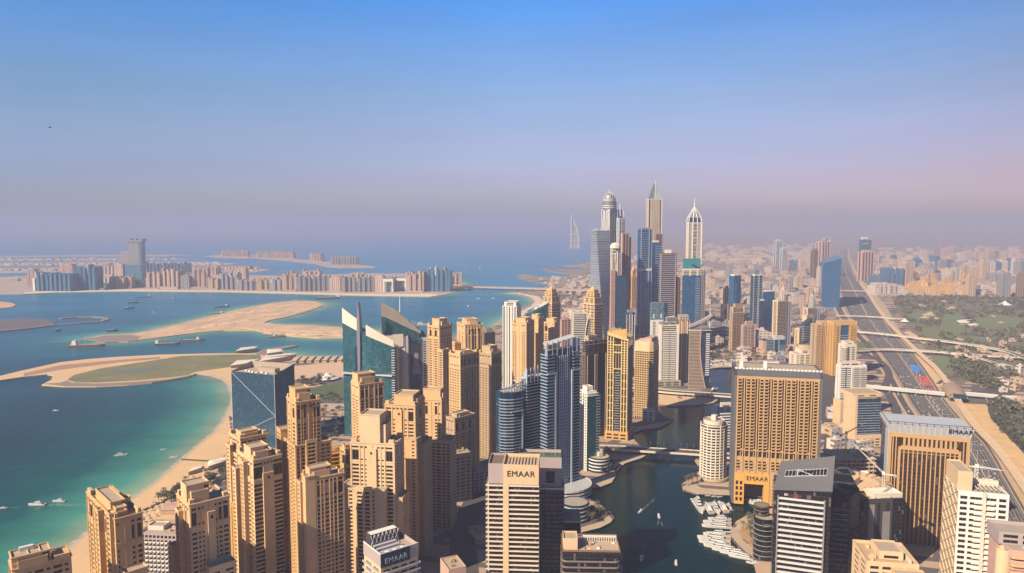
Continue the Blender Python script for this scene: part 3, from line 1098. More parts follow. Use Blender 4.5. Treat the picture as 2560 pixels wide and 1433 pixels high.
hstrip('highway_verge', -0.42, 1.30, GZ + 0.10, plain('verge_sand', (0.50, 0.36, 0.24), 0.95, 0.2))
hstrip('highway', -0.05, 1.05, GZ + 0.25, plain('highway_asphalt', (0.105, 0.093, 0.088), 0.9, 0.2, scale=0.02))
hstrip('service_road', -0.34, -0.16, GZ + 0.25, ASPH)
hstrip('highway_median', 0.515, 0.56, GZ + 0.55, plain('median_stone', (0.42, 0.33, 0.27), 0.9))
hstrip('road_shoulder', 0.955, 0.985, GZ + 0.33, PAVE)
hstrip('road_shoulder', -0.03, 0.0, GZ + 0.33, PAVE)
for f in (0.13, 0.215, 0.30, 0.385, 0.47, 0.61, 0.69, 0.77, 0.85, 0.92):
    hstrip('lane_marking', f - 0.0022, f + 0.0022, GZ + 0.34, LINE)
# painted lay-bys on the far carriageway: blue, then red
for nm, (a, b), (f0, f1), mt in (('blue_road_paint', (921, 934), (0.60, 0.93), BLUEM), ('red_road_paint', (949, 972), (0.60, 0.97), REDM), ('red_road_paint', (978, 998), (0.62, 0.97), plain('worn_red_paint', (0.50, 0.10, 0.07), 0.8, 0.3))):
    ya, yb = base_y(b), base_y(a)
    ks = [k for k in range(120) if ya <= HL[k][1] <= yb]
    if not ks:
        continue
    hstrip(nm, f0, f1, GZ + 0.30, mt, 0, ks[0], ks[-1] + 1)


def ribbon(name, pts, z, w, mat, n=50, kind='structure'):
    L = smooth_line(pxs(pts), n)
    mb = MB()
    E = []
    for k, (x, y) in enumerate(L):
        a, b = L[max(0, k - 1)], L[min(len(L) - 1, k + 1)]
        d = Vector((b[0] - a[0], b[1] - a[1])).normalized()
        E.append(((x - d.y * w / 2, y + d.x * w / 2, z), (x + d.y * w / 2, y - d.x * w / 2, z)))
    for k in range(len(L) - 1):
        mb.face((E[k][1], E[k + 1][1], E[k + 1][0], E[k][0]))
    o = mb.build(name, mat)
    o['kind'] = kind
    return o


GOLF = plain('golf_turf', (0.175, 0.155, 0.10), 0.95, 0.28, scale=0.008)
FAIR = plain('fairway', (0.145, 0.185, 0.085), 0.95, 0.12, scale=0.02)
SCRUB = plain('scrub_ground', (0.115, 0.115, 0.075), 0.95, 0.35, scale=0.03)
sheet('golf_course', [pxs([(2228, 742), (2300, 738), (2420, 742), (2700, 745), (2900, 800), (2900, 930), (2560, 925), (2440, 935), (2400, 968), (2350, 925), (2318, 880), (2290, 840), (2252, 795)])], GZ + 0.12, GOLF)
for pts in ([(2280, 780), (2330, 776), (2340, 800), (2300, 806), (2268, 796)], [(2350, 790), (2400, 784), (2420, 812), (2390, 838), (2350, 830)], [(2430, 795), (2520, 790), (2560, 800), (2540, 822), (2450, 824)],
            [(2310, 815), (2370, 840), (2400, 860), (2360, 850), (2310, 835)], [(2330, 890), (2390, 896), (2380, 920), (2350, 918)], [(2420, 840), (2500, 845), (2470, 856)]):
    L = smooth_line(pxs(pts + pts[:1]), 40)[:-1]
    sheet('fairway', [L], GZ + 0.2, FAIR)
for cx_, cy_, w in ((2325, 785, 22), (2312, 793, 14), (2340, 796, 12), (2480, 790, 12), (2502, 806, 10), (2300, 765, 18), (2380, 770, 16), (2360, 752, 10), (2440, 812, 10)):
    q = [(cx_ + w * cos(t) * (0.7 + 0.4 * sin(3 * t)), cy_ + w * 0.22 * sin(t)) for t in [2 * pi * k / 20 for k in range(20)]]
    sheet('sand_bunker', [pxs(q)], GZ + 0.24, plain('bunker_sand', (0.64, 0.44, 0.23), 0.95, 0.15))
sheet('sand_strip', [pxs([(2385, 1008), (2470, 1012), (2474, 1040), (2560, 1135), (2660, 1290), (2700, 1420), (2600, 1300), (2520, 1170), (2436, 1072)])], GZ + 0.2, plain('bright_sand', (0.66, 0.44, 0.22), 0.95, 0.22, scale=0.05))
sheet('sand_plot', [pxs([(2285, 892), (2310, 890), (2345, 930), (2368, 962), (2340, 968), (2322, 945), (2300, 910)])], GZ + 0.2, SANDM)
sheet('sand_plot', [pxs([(2258, 832), (2272, 828), (2330, 858), (2315, 862)])], GZ + 0.2, SANDM)
sheet('scrub', [pxs([(2470, 1010), (2520, 1000), (2700, 1120), (2800, 1400), (2700, 1300), (2560, 1128), (2478, 1042)])], GZ + 0.2, SCRUB)
sheet('lawn', [pxs([(2141, 855), (2188, 852), (2200, 872), (2144, 874)])], GZ + 0.2, plain('lot_grass', (0.15, 0.155, 0.07), 0.95, 0.2))
ribbon('road', [(2440, 990), (2480, 975), (2530, 955), (2600, 930)], GZ + 0.28, 20, ASPH)
ribbon('road', [(2600, 1150), (2530, 1080), (2495, 1040), (2492, 1010), (2510, 985), (2600, 945)], GZ + 0.3, 24, ASPH)
ribbon('road', [(2380, 905), (2440, 935), (2520, 935), (2600, 915)], GZ + 0.26, 14, ASPH)
ribbon('road', [(2345, 960), (2372, 945), (2430, 938)], GZ + 0.26, 8, ASPH)
ribbon('road', [(2150, 884), (2180, 892), (2208, 910), (2222, 935), (2218, 955), (2212, 970), (2230, 1000), (2244, 1040)], GZ + 0.3, 15, ASPH)
# streets of the marina
ribbon('street', [(1165, 1500), (1160, 1400), (1156, 1340), (1170, 1290), (1200, 1230), (1225, 1170), (1262, 1100), (1300, 1040)], GZ + 0.12, 26, ASPH)
ribbon('street', [(2072, 1230), (2080, 1150), (2085, 1090), (2070, 1030), (2066, 980), (2075, 940), (2100, 900)], GZ + 0.14, 26, ASPH)
ribbon('street', [(2060, 1100), (2120, 1092), (2200, 1085), (2300, 1080)], GZ + 0.16, 18, ASPH)
ribbon('street', [(2060, 1010), (2120, 1000), (2200, 990)], GZ + 0.16, 16, ASPH)
for pts in ([(1452, 1224), (1500, 1218), (1529, 1207), (1538, 1192), (1528, 1178), (1500, 1196), (1452, 1206)], [(1452, 1332), (1500, 1320), (1526, 1307), (1531, 1299), (1522, 1290), (1500, 1305), (1450, 1320)],
            [(1540, 1180), (1562, 1159), (1600, 1147), (1616, 1139), (1590, 1139), (1556, 1148)], [(1580, 1084), (1602, 1076), (1650, 1069), (1678, 1055), (1650, 1056), (1590, 1069)],
            [(1710, 1216), (1716, 1228), (1742, 1236), (1830, 1239), (1832, 1226), (1760, 1224), (1740, 1212), (1722, 1206)]):
    sheet('promenade', [pxs(pts)], GZ + 0.2, PAVE)
sheet('island_sand', [pxs([(1646, 1012), (1690, 1015), (1745, 1013), (1784, 1007), (1790, 1003), (1780, 996), (1720, 990), (1648, 985)])], GZ + 0.2, plain('islet_sand', (0.62, 0.44, 0.27), 0.95, 0.15))
sheet('promenade', [pxs([(1868, 1296), (1844, 1310), (1831, 1331), (1835, 1350), (1855, 1372), (1884, 1394), (1896, 1385), (1872, 1362), (1850, 1345), (1846, 1330), (1860, 1312), (1890, 1298)])], GZ + 0.2, PAVE)
sheet('promenade_garden', [pxs([(1860, 1312), (1850, 1330), (1853, 1344), (1875, 1360), (1900, 1378), (1906, 1320), (1892, 1300)])], GZ + 0.18, plain('garden_soil', (0.42, 0.27, 0.15), 0.95, 0.25))
# ------------------------------------------------------------------ cream towers along the beach
JG = 'cream residential towers along the beach'


def jbr(label, px, pyt, Y, rot, Rp, Lp, pent, mat=CREAM, slots=True, sh=None, pil=None, fh=3.4, extra=(), wings=(), name='apartment_tower', a=None, b=None, corn=0.5):
    """pent: (x0,x1,y0,y1) as fractions and a height; sh: pixel limits and top row of a wider lower body"""
    t = Bld(name, label, 'tower', px, pyt, Y, rot, a, b, JG)
    if mat is CREAM:
        mat = (CREAM, CREAM4, CREAM, CREAM3)[int(px[1]) % 4]
    A, B, h = t.a, t.b, t.h
    t.mass(0, A, 0, B, 0, h, mat, Rp, Lp, fh, 0.75, 'wall', slots, corn=corn, ribs=0.45)
    for q_ in (0.30, 0.58):
        t.cornice(0, A, 0, B, h * q_, 0.25, mat, 0.45)
    t.cornice(0, A, 0, B, h - fh * 5.0, 0.3, mat, 0.5)
    x0, x1, y0, y1, ph = pent
    t.mass(A * x0, A * x1, B * y0, B * y1, h - 1.0, h + ph, mat, None, None, 3.4, name='penthouse', corn=0.35)
    t.mass(A * (x0 + (x1 - x0) * 0.15), A * (x1 - (x1 - x0) * 0.1), B * (y0 - 0.10), B * y0, h - 1.0, h + ph * 0.62, mat, None, None, 3.4, name='penthouse_ledge', par=0.6)
    t.box(A * (x1 - (x1 - x0) * 0.22), A * (x1 - (x1 - x0) * 0.05), B * y0 - 0.12, B * y0 - 0.02, h + ph * 0.15, h + ph * 0.8, WIN, 'louvre')
    t.roofkit(1, A - 1, 1, B - 1, h - 1.1, 4, int(px[1]), CREAM2)
    for face, f0, f1, top in (pil or ()):
        if face == 'R':
            t.box(A * f0, A * f1, -1.6, -0.004, 0, h - top, mat, 'pilaster')
            t.box(A * (f0 + f1) / 2 - 0.9, A * (f0 + f1) / 2 + 0.9, -1.66, -1.61, h - top - 5, h - top - 2.8, WIN, 'window')
        else:
            t.box(-1.6, -0.004, B * f0, B * f1, 0, h - top, mat, 'pilaster')
            t.box(-1.66, -1.61, B * (f0 + f1) / 2 - 0.9, B * (f0 + f1) / 2 + 0.9, h - top - 5, h - top - 2.8, WIN, 'window')
    if sh:
        sx0, sx1, sy0, sy1, row, srp, slp = sh
        zt = t.z(row)
        t.mass(sx0, sx1, sy0, sy1, 0, zt, mat, srp, slp, fh, 0.7, 'lower_wall', corn=0.5, ribs=0.4)
    for (sx0, sx1, sy0, sy1, row, srp, slp) in wings:
        t.mass(sx0, sx1, sy0, sy1, 0, t.z(row), mat, srp, slp, fh, 0.6, 'lower_wall', corn=0.4, ribs=0.35)
    return t


def turrets(t, n=3, mat=CREAM, z=None):
    """small stepped parapet blocks at the corners of a roof"""
    A, B, h = t.a, t.b, z or t.h
    for x, y in ((0.02, 0.02), (0.86, 0.02), (0.02, 0.86))[:n]:
        t.box(A * x, A * (x + 0.12), B * y, B * (y + 0.12), h - 1, h + 2.6, mat, 'parapet_block')


# nearest, lower left
t = jbr('cream tower cut off at the lower left corner with a broad flat penthouse', (-24, 30, 178), 1424, 400, 40, '.W.s.W.s.W.s.', '.W.s.W.', (0.0, 0.66, 0.05, 0.75, 6.5), slots=False, b=17)
t.box(t.a * 0.16, t.a * 0.40, t.b * 0.55, t.b * 0.68, t.h + 5.0, t.h + 8.0, WHITE, 'roof_screen')
for f in (0.28, 0.48):
    t.box(t.a * f, t.a * f + 0.5, t.b * 0.14, t.b * 0.78, t.h + 5.6, t.h + 6.2, CREAM2, 'roof_beam')
t.box(t.a * 0.70, t.a * 0.98, -0.6, t.b * 0.5, t.h - 1, t.h + 1.8, CREAM, 'parapet_block')
turrets(t, 1)
t.done()
t = jbr('cream tower with a recessed open roof beside the turquoise bay at lower left', (216, 287, 356), 1297, 440, 44, '.s.PP.m..W.', '.s.W.s.W..P.W.s.W.', (0.08, 0.62, 0.20, 0.72, 6.5), sh=None,
        wings=[(-2.2, 8, 3, 11, 1286, None, '.W.'), (-3.5, 10, 24, 31, 1300, None, '.s.')])
t.mass(t.a * 0.1, t.a * 0.95, -9, -0.01, 0, t.z(1423), CREAM, '..W..W..', '.W.', 3.4, name='lower_wall')
mb = MB()
mb.lathe([(4.2, t.h - 1), (4.2, t.h + 3.2), (3.8, t.h + 3.2), (3.8, t.h - 0.9)], 20, 0, t.a * 0.8, t.b * 0.42)
t.add(mb, 'round_parapet', CREAM)
turrets(t)
t.done()
t = jbr('cream tower with a square box penthouse, left of a narrow orange wing', (441, 473, 573), 1262, 480, 41, '.W.s.s.P..s.m.W.', '.s.W.s.T.s.', (0.0, 0.56, 0.18, 0.62, 12.0), pil=[('R', 0.43, 0.62, 8)],
        wings=[(-3.2, 6, 14, 22, 1290, None, '.T.'), (-5.5, 6, 26, 34, 1392, None, '.s.s.')])
t.mass(t.a * 0.30, t.a * 0.98, -11, -1.7, 0, t.z(1415), CREAM2, '.W..W.', None, name='lower_wall')
turrets(t)
t.done()
t = jbr('narrow orange lit wing with small square windows beside the square penthouse tower', (573, 599, 606), 1264, 560, 72, None, '..s..', (0.1, 0.9, 0.1, 0.9, 1.0), GOLD, slots=False, a=18)
t.done()
t = jbr('farther tower of the stepped cream pair below the blue glass hotel', (572, 600, 668), 1096, 605, 42, '.W.W.s.s.W.', '.s.W.s.', (0.10, 0.72, 0.15, 0.6, 4.5),
        wings=[(-3, 7, 16, 26, 1122, None, '.s.'), (5, 12, -3, 4, 1112, None, None)])
turrets(t)
t.done()
t = jbr('nearer tower of the stepped cream pair, with wide dark window bands and a box penthouse', (592, 633, 704), 1150, 545, 41, 'XX.s.s.s.XX', '.s.W.s.T.s.', (0.0, 0.62, 0.14, 0.55, 8.5), pil=[('R', 0.30, 0.68, 12)],
        wings=[(-3.5, 8, 12, 19, 1162, None, '.s.s.'), (-6, 8, 22, 30, 1185, None, '.s.')])
turrets(t)
t.done()
t = jbr('tall slender cream tower with black lettering near its top, above a wider lower body', (716, 739, 801), 1005, 620, 35, '.W.s.m.P.s.m.W.', '.s..T.', (0.05, 0.66, 0.15, 0.8, 10.5), pil=None,
        sh=(-3.0, 30, -4.5, 30, 1110, '.s.m..BB..m.m.', '.s.s.s.s.'), wings=[(-6, 5, 26, 38, 1088, None, '.s.s.')])
t.mass(t.a * 0.28, t.a * 0.72, -6.2, -4.5, 0, t.z(1100), CREAM, '.BB.', None, 3.4, 0.9, 'bay')
text_mesh(t.root, '\uFEE5\uFEEE\uFE98\uFEE0\uFEF4\uFEEB', 5.2, plain('sign_black', (0.03, 0.025, 0.02), 0.6, 0.1), (t.a * 0.46 - t.off[0], -t.off[1] - 0.85, t.h - 3.8), (pi / 2, 0, 0), 0.2, 'sign_lettering', 0.09)
turrets(t)
t.done()
t = jbr('shorter cream tower in front of the lettered tower, with four tall slots under its roof', (754, 772, 860), 1198, 545, 35, '.W.T.s.ss.s.T.W.', '.s..W.', (0.05, 0.66, 0.12, 0.7, 7.5), wings=[(-3, 5, 12, 20, 1215, None, '.s.'), (-3, 5, -0.5, 6, 1190, None, None)])
turrets(t)
t.done()
t = jbr('low cream block half hidden behind the tower with the broad plain pilaster', (849, 862, 880), 1122, 690, 42, '.W.s.', '.s.W.', (0.1, 0.7, 0.2, 0.7, 3.0))
t.done()
t = jbr('cream tower crowned by a box penthouse in front of the teal glass tower', (877, 898, 959), 962, 800, 36, '.W.T..ss..T.W.', '.s.s.', (0.0, 0.72, 0.15, 0.8, 11.5))
turrets(t)
t.done()
# the big bright tower in the middle foreground
t = jbr('large bright cream tower with a broad plain pilaster and a tilted-looking penthouse, centre foreground', (875, 986, 1010), 1110, 600, 80, '.s.T.s.T.s.', '.X.s.s.P.s.s.X.', (0.08, 0.85, 0.34, 0.80, 24.0), CREAM2, pil=[('L', 0.40, 0.62, 5)])
zt = t.z(1217)
t.mass(-9, 12, t.yl(968), t.yl(856), 0, zt, CREAM2, '.s.', '.P.m..B.B..m.P.', 3.4, 0.8, 'lower_wall', corn=0.5)
t.mass(-11, -9.005, t.b * 0.42, t.b * 0.80, 0, zt + 2.2, CREAM2, None, '.B.B.', 3.4, 1.0, 'bay')
t.mass(2, t.a * 0.8, -6, -0.01, 0, t.z(1245), CREAM, '.s.s.s.', None, name='lower_wall')
turrets(t)
t.done()
t = jbr('cream tower with a sunlit strip of balconies, right of the broad pilaster tower', (961, 1038, 1062), 1013, 668, 79, '.s.s.W.s.s.', '.W.s.s.s.s.W.', (0.1, 0.8, 0.10, 0.72, 9.0), pil=[('L', 0.42, 0.60, 5)])
t.mass(-7, 8, t.yl(1046), t.yl(988), 0, t.z(1092), CREAM, '.s.', '.W.P.s.', 3.4, 0.8, 'lower_wall', corn=0.4)
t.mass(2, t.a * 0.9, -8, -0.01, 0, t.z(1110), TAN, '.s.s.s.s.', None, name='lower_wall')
turrets(t)
t.done()
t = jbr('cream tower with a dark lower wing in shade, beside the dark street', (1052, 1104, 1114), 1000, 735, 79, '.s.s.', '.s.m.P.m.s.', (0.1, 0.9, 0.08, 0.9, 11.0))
t.mass(-6, 14, t.yl(1131), t.yl(1075), 0, t.z(1096), TAN, '.s.s.', '.W.W.m.m.', 3.4, 0.8, 'lower_wall', corn=0.4)  # cream wing in darker tan: its shade is put into the colour
turrets(t)
t.done()
t = jbr('cream tower with a low domed-looking penthouse immediately right of the mural tower', (1068, 1098, 1130), 815, 1000, 52, '.s.s.s.s.', '.s.W..s.W.s.', (0.2, 0.8, 0.2, 0.8, 9.0), wings=[(-2, 12, -8, 2, 872, '.s.s.', '.s.W.')])
turrets(t)
t.done()
t = jbr('distant cream tower with fluted bays, second right of the mural tower', (1142, 1162, 1209), 812, 1090, 22, '.s.T.v.v.T.s.', '.s.s.', (0.2, 0.8, 0.2, 0.8, 7.0), pil=[('R', 0.30, 0.36, 5), ('R', 0.64, 0.70, 5)])
t.done()
t = jbr('linking block of cream flats between the two distant beach towers', (1126, 1136, 1150), 858, 1100, 40, '.s.s.', '.s.s.', (0.2, 0.8, 0.2, 0.8, 2.0))
t.done()
t = jbr('wide cream tower with many dark vertical window strips, bright left corner', (1122, 1150, 1198), 886, 890, 46, '.m.m.v.m.v.m.m.', '.s.s.s.s.', (0.15, 0.7, 0.15, 0.7, 3.0))
turrets(t)
t.done()
t = jbr('shaded cream tower joined to the right of the strip-windowed tower', (1196, 1228, 1254), 884, 950, 55, '.m.m.m.m.m.', '.s.s.s.s.', (0.15, 0.8, 0.2, 0.85, 9.0), TAN)  # tan instead of cream: shade painted in by the darker colour
turrets(t)
t.done()
t = jbr('greyish low tower standing in shade before the strip-windowed tower', (1113, 1136, 1188), 1046, 815, 46, '.m.s.m.s.m.s.', '.s.s.s.', (0.2, 0.8, 0.2, 0.8, 3.5), TAN)  # darker tan carries the shade this tower stands in
t.done()
t = jbr('bright cream tower behind the blue curved tower, with a plain golden shaft', (1280, 1316, 1336), 808, 1085, 62, '.s.s.', '.s.s.P.s.s.', (0.15, 0.85, 0.15, 0.85, 7.0), GOLD and CREAM)
turrets(t)
t.done()
t = jbr('cream tower squeezed between the golden-shaft tower and the blue tower', (1322, 1346, 1360), 795, 1140, 60, '.s.s.', '.s..P..', (0.2, 0.8, 0.2, 0.8, 5.0))
t.done()
t = jbr('smaller bright cream tower above the roof fins of the main blue tower', (1360, 1386, 1400), 806, 1180, 58, '.s.s.', '.W.P.s.', (0.15, 0.85, 0.15, 0.85, 6.0))
t.done()
t = jbr('pinkish low block of flats in front of the curved white tower', (1400, 1404, 1428), 800, 1300, 20, '.W.W.W.', '.s.', (0.2, 0.8, 0.2, 0.8, 3.0), PINK, slots=False)
t.done()
t = Bld('hotel_block', 'dark grey block with a roof frame at the end of the cream beach towers', 'building', (1205, 1212, 1238), 832, 1190, 20)
t.mass(0, t.a, 0, t.b, 0, t.h, DARK, '.s.s.s.s.', '.s.', name='wall')
t.mass(t.a * .2, t.a * .8, t.b * .2, t.b * .8, t.h - 1, t.h + 7, GREY, name='penthouse')
t.done()

# the grey beach hotel with rows of bucket balconies
t = Bld('beach_hotel', 'grey beach hotel with rows of white bucket balconies', 'hotel', (350, 350, 450), 1330, 615, -6, b=24)
t.mass(0, t.a, 0, t.b, 0, t.h, MAUVE, lambda W, z0, z1, fh: pattern(W, '.B' * 10 + '.', z0, z1, fh), None, 4.1, 1.4, 'wall', par=1.4)
n = 10
mb = MB()
mb.box(-1.25, 1.25, -1.5, -0.01, 0, 1.05)
mb.box(-1.45, -1.25, -1.2, -0.01, 0, 2.6)
me = bpy.data.meshes.new('balcony')
me.from_pydata(mb.v, [], mb.f)
me.materials.append(WHITE)
nf = int((t.h - 2) / 4.1)
for j in range(nf):
    for i in range(n):
        if (nf - 1 - j) * n + i >= 96:
            continue
        link('balcony', me, t.root, (t.a * (i + 0.55) / n - t.off[0], -t.off[1], 0.8 + j * 4.1))
t.mass(t.a * .05, t.a * .45, t.b * .35, t.b * .8, t.h - 1.4, t.h + 2.5, OFFW, name='penthouse')
t.roofkit(t.a * .5, t.a, 2, t.b - 2, t.h - 1.4, 8, 5, PINK)
t.done()

# low buildings along the foot of the cream towers
t = Bld('podium', 'low cream podium with an orange awning floor between the lettered and pilaster towers', 'building', (815, 822, 868), 1128, 700, 30, b=14)
t.mass(0, t.a, 0, t.b, 0, t.h, ORANGE, '.X.X.X.X.', '.W.', 4.2, 1.0)
for k in range(4):
    t.box(-1.2, t.a, -1.5, 0.3, t.h - 3.5 - k * 4.0, t.h - 2.9 - k * 4.0, YELM, 'awning')
t.roofkit(0, t.a, 0, t.b, t.h - 1, 5, 2, TAN)
t.done()
# ------------------------------------------------------------------ landmark towers round the marina
MG = 'towers round the marina'

# blue glass hotel on the beach
t = Bld('glass_hotel', 'blue glass hotel block with a diagonal line across its facade, on the beach', 'hotel', (578, 686, 736), 938, 1000, 66)
A, B, h = t.a, t.b, t.h
mb = MB()
mb.loft([(0, 0), (A, 0), (A, B), (0, B)], 0, [(0, 0), (A, 0), (A, B), (0, B)], [h, h + 9, h + 7, h - 1], 0, False)
mb.face(((0.5, 0.5, h - 2.5), (A - .5, 0.5, h - 2.5), (A - .5, B - .5, h - 2.5), (.5, B - .5, h - 2.5)), 1)
mb.loft([(.5, .5), (A - .5, .5), (A - .5, B - .5), (.5, B - .5)][::-1], h - 2.5, [(.5, .5), (A - .5, .5), (A - .5, B - .5), (.5, B - .5)][::-1], [h - 1, h + 7, h + 9, h], 1, False)
t.add(mb, 'curtain_wall', [GHOTEL, ROOF])
for (ya, za, yb, zb) in ((B, h - 2, 0, h * 0.44), (0, h * 0.44, B, 8)):
    mb = MB()
    mb.bar((-0.12, ya, za), (-0.12, yb, zb), 0.7, 0, 0.5)
    t.add(mb, 'diagonal_trim', PALE)
t.box(A * .45, A * .7, B * .2, B * .6, h - 2.5, h + 4, ROOF, 'penthouse')
t.roofkit(2, A * .5, 2, B - 2, h - 2.5, 9, 3, WHITE)
t.fins([(0, B), (0, 0.2)], 0, h, 0.6, 0.5, PALE, 'corner_trim', (0, -1))

# twin teal towers with sail shaped roof screens
def sail_tower(label, pts_px, Y, low):
    pass


t = Bld('sail_tower', 'teal glass tower with a tall blue fin and slanted white roof screen', 'tower', (857, 985, 1002), 862, 1040, 74, group=MG)
A, B, h = t.a, t.b, t.h
hl = t.z(780)
bow = [(-6 * sin(pi * k / 10), B - B * k / 10) for k in range(11)]
P = bow + [(A, 0), (A, B)]
hz = [t.z(812) + (t.z(868) - t.z(812)) * k / 10 for k in range(11)] + [h - 8, t.z(812)]
mb = MB()
mb.loft(P, 0, P, hz, 0, True)
t.add(mb, 'curtain_wall', GTEAL)
# white screen riding on the slanting edge
for nm, k0, k1, za, zb in (('roof_screen', 0, 4, 774, 806), ('roof_screen', 5, 10, 813, 852)):
    mb = MB()
    seg = bow[k0:k1 + 1]
    n = len(seg)
    zt = [t.z(za) + (t.z(zb) - t.z(za)) * i / (n - 1) for i in range(n)]
    zb_ = [hz[k] - (0 if k0 == 0 else 0) for k in range(k0, k1 + 1)]
    R_ = [(x - 0.6, y) for x, y in seg]
    Q = [(x + 0.6, y) for x, y in seg][::-1]
    mb.loft(R_ + Q, zb_ + zb_[::-1], R_ + Q, zt + zt[::-1], 0, True, True)
    t.add(mb, nm, OFFW)
yf = t.yl(903)
mb = MB()
xf = -6.5
zc = [t.z(1045), t.z(960), t.z(860), t.z(800), t.z(757)]
wd = [0.5, 1.7, 2.6, 2.2, 0.3]
for (z0, w0), (z1, w1) in zip(zip(zc[:-1], wd[:-1]), zip(zc[1:], wd[1:])):
    mb.loft([(xf - 2, yf - w0), (xf + 5, yf - w0), (xf + 5, yf + w0), (xf - 2, yf + w0)], z0,
            [(xf - 2, yf - w1), (xf + 5, yf - w1), (xf + 5, yf + w1), (xf - 2, yf + w1)], z1)
t.add(mb, 'fin', STEEL)
t.box(-7.2, -6.0, yf + 3, yf + 7, 0, t.z(868), GNAVY, 'glazed_slot')
t.box(-6.6, -0.3, 1, B - 1, t.z(940), t.z(937), PALE, 'band')
t.slabs([(-1.2, -1.2), (A * .9, -1.2), (A * .9, 4), (-1.2, 4)], 4, h - 6, 3.7, PALE, 0.45, 0.7)
t.fins([(A * .35, -1.2)], 0, h - 2, 1.4, 1.0, WHITE, 'pier')
t.done()

t = Bld('mural_tower', 'blue tower with a huge dark mural of a pale figure and slanted roof screen', 'tower', (996, 1003, 1068), 842, 1078, 12, group=MG)
A, B, h = t.a, t.b, t.h
t.mass(0, A * 0.26, 0, B, 0, h, PALE, '..', '.W.W.W.', 3.7, 0.6, 'wall', par=1)
t.mass(A * 0.80, A, 0, B, 0, h - 3, PALE, '.B.', None, 3.7, 1.0, 'wall', par=1)
t.slabs([(A * .96, -1.2), (A + 1.2, -1.2), (A + 1.2, 6), (A * .96, 6)], 4, h - 6, 3.7, PALE, 0.45, 0.7)
t.box(A * 0.26, A * 0.80, 1.0, B, 0, h - 6, GNAVY, 'curtain_wall')
bx0, bx1 = A * .30, A * .78
t.box(bx0, bx1, 0.62, 0.97, t.z(938), t.z(862), plain('picture_ground', (0.022, 0.032, 0.055), 0.5, 0.3, scale=0.3), 'picture_panel')
mb = MB()
cx_ = (bx0 + bx1) / 2 + 1
for k, (w, z0, z1, dx) in enumerate(((7.0, 938, 921, 1), (5.6, 921, 906, 0.5), (3.6, 906, 897, 0))):
    w2 = (5.6, 3.6, 2.2)[k]
    mb.loft([(cx_ - w + dx, .55), (cx_ + w + dx, .55), (cx_ + w + dx, .6), (cx_ - w + dx, .6)], t.z(z0 - 1), [(cx_ - w2 + dx * .5, .55), (cx_ + w2 + dx * .5, .55), (cx_ + w2 + dx * .5, .6), (cx_ - w2 + dx * .5, .6)], t.z(z1), 0)
for k in range(12):
    a0, a1 = 2 * pi * k / 12, 2 * pi * (k + 1) / 12
    mb.face(((cx_, .54, t.z(891)), (cx_ + 3.6 * cos(a0), .54, t.z(891) + 5 * sin(a0)), (cx_ + 3.6 * cos(a1), .54, t.z(891) + 5 * sin(a1))))
t.add(mb, 'picture_figure', plain('picture_pale', (0.22, 0.25, 0.31), 0.6, 0.4, scale=0.4))
t.fins([(bx0 - .6, 1.0), (bx1 + .6, 1.0)], 0, h - 3, 1.0, 1.6, STEEL, 'pier')
t.fins([(A * .13, 0)], 0, h, 1.2, 0.8, WHITE, 'pier')
# screen: high at the left, falling to the right, with a glazed block below it
xa, xm, xn, xe = t.xr(955), t.xr(987), t.xr(1020), t.xr(1053)
mb = MB()
for (x0, x1, zt0, zt1, zb0, zb1) in ((xa, xm, t.z(757), t.z(773), t.z(789), t.z(805)), (xm, xn, t.z(773), t.z(803), t.z(805), t.z(822)), (xn, xe, t.z(803), t.z(832), t.z(822), t.z(838))):
    mb.face(((x0, 8, zb0), (x1, 8, zb1), (x1, 8, zt1), (x0, 8, zt0)))
    mb.loft([(x0, 8), (x1, 8), (x1, 9.2), (x0, 9.2)], [zb0, zb1, zb1, zb0], [(x0, 8), (x1, 8), (x1, 9.2), (x0, 9.2)], [zt0, zt1, zt1, zt0], 0, True, True)
t.add(mb, 'roof_screen', OFFW)
mb = MB()
mb.loft([(xa, 9.3), (A * .7, 9.3), (A * .7, B), (xa, B)], 0, [(xa, 9.3), (A * .7, 9.3), (A * .7, B), (xa, B)], [t.z(792), t.z(822), t.z(822), t.z(792)])
t.add(mb, 'curtain_wall', GTEAL)
mb = MB()
mb.lathe([(0.9, h), (0.7, t.z(760)), (0.2, t.z(738))], 8, 0, t.xr(1002), 14)
t.add(mb, 'mast', WHITE)
t.box(t.xr(994), t.xr(1000), 12, 15, h, t.z(782), WHITE, 'roof_box')
t.mass(xa + 2, A * .08, -2, 9, t.z(866), t.z(838), OFFW, None, None, name='stair_block')
t.done()

# slim pale tower by the sea
t = Bld('slim_tower', 'slim pale blue tower with white edge columns, standing against the sea', 'tower', (1256, 1292, 1303), 765, 1350, 74, group=MG)
A, B, h = t.a, t.b, t.h
t.mass(0, A, 0, B, 0, h, WHITE, '.m.m.', '.v.m.v.m.v.', 3.6, 0.8, wm=WINB)
t.fins([(0, B * f) for f in (0.02, 0.33, 0.66, 0.98)], 0, h, 0.9, 0.9, WHITE, 'fin', (0, -1))
t.mass(A * .1, A * .9, B * .1, B * .9, h - 1, h + 7, WHITE, None, '.X.', name='crown')
t.done()

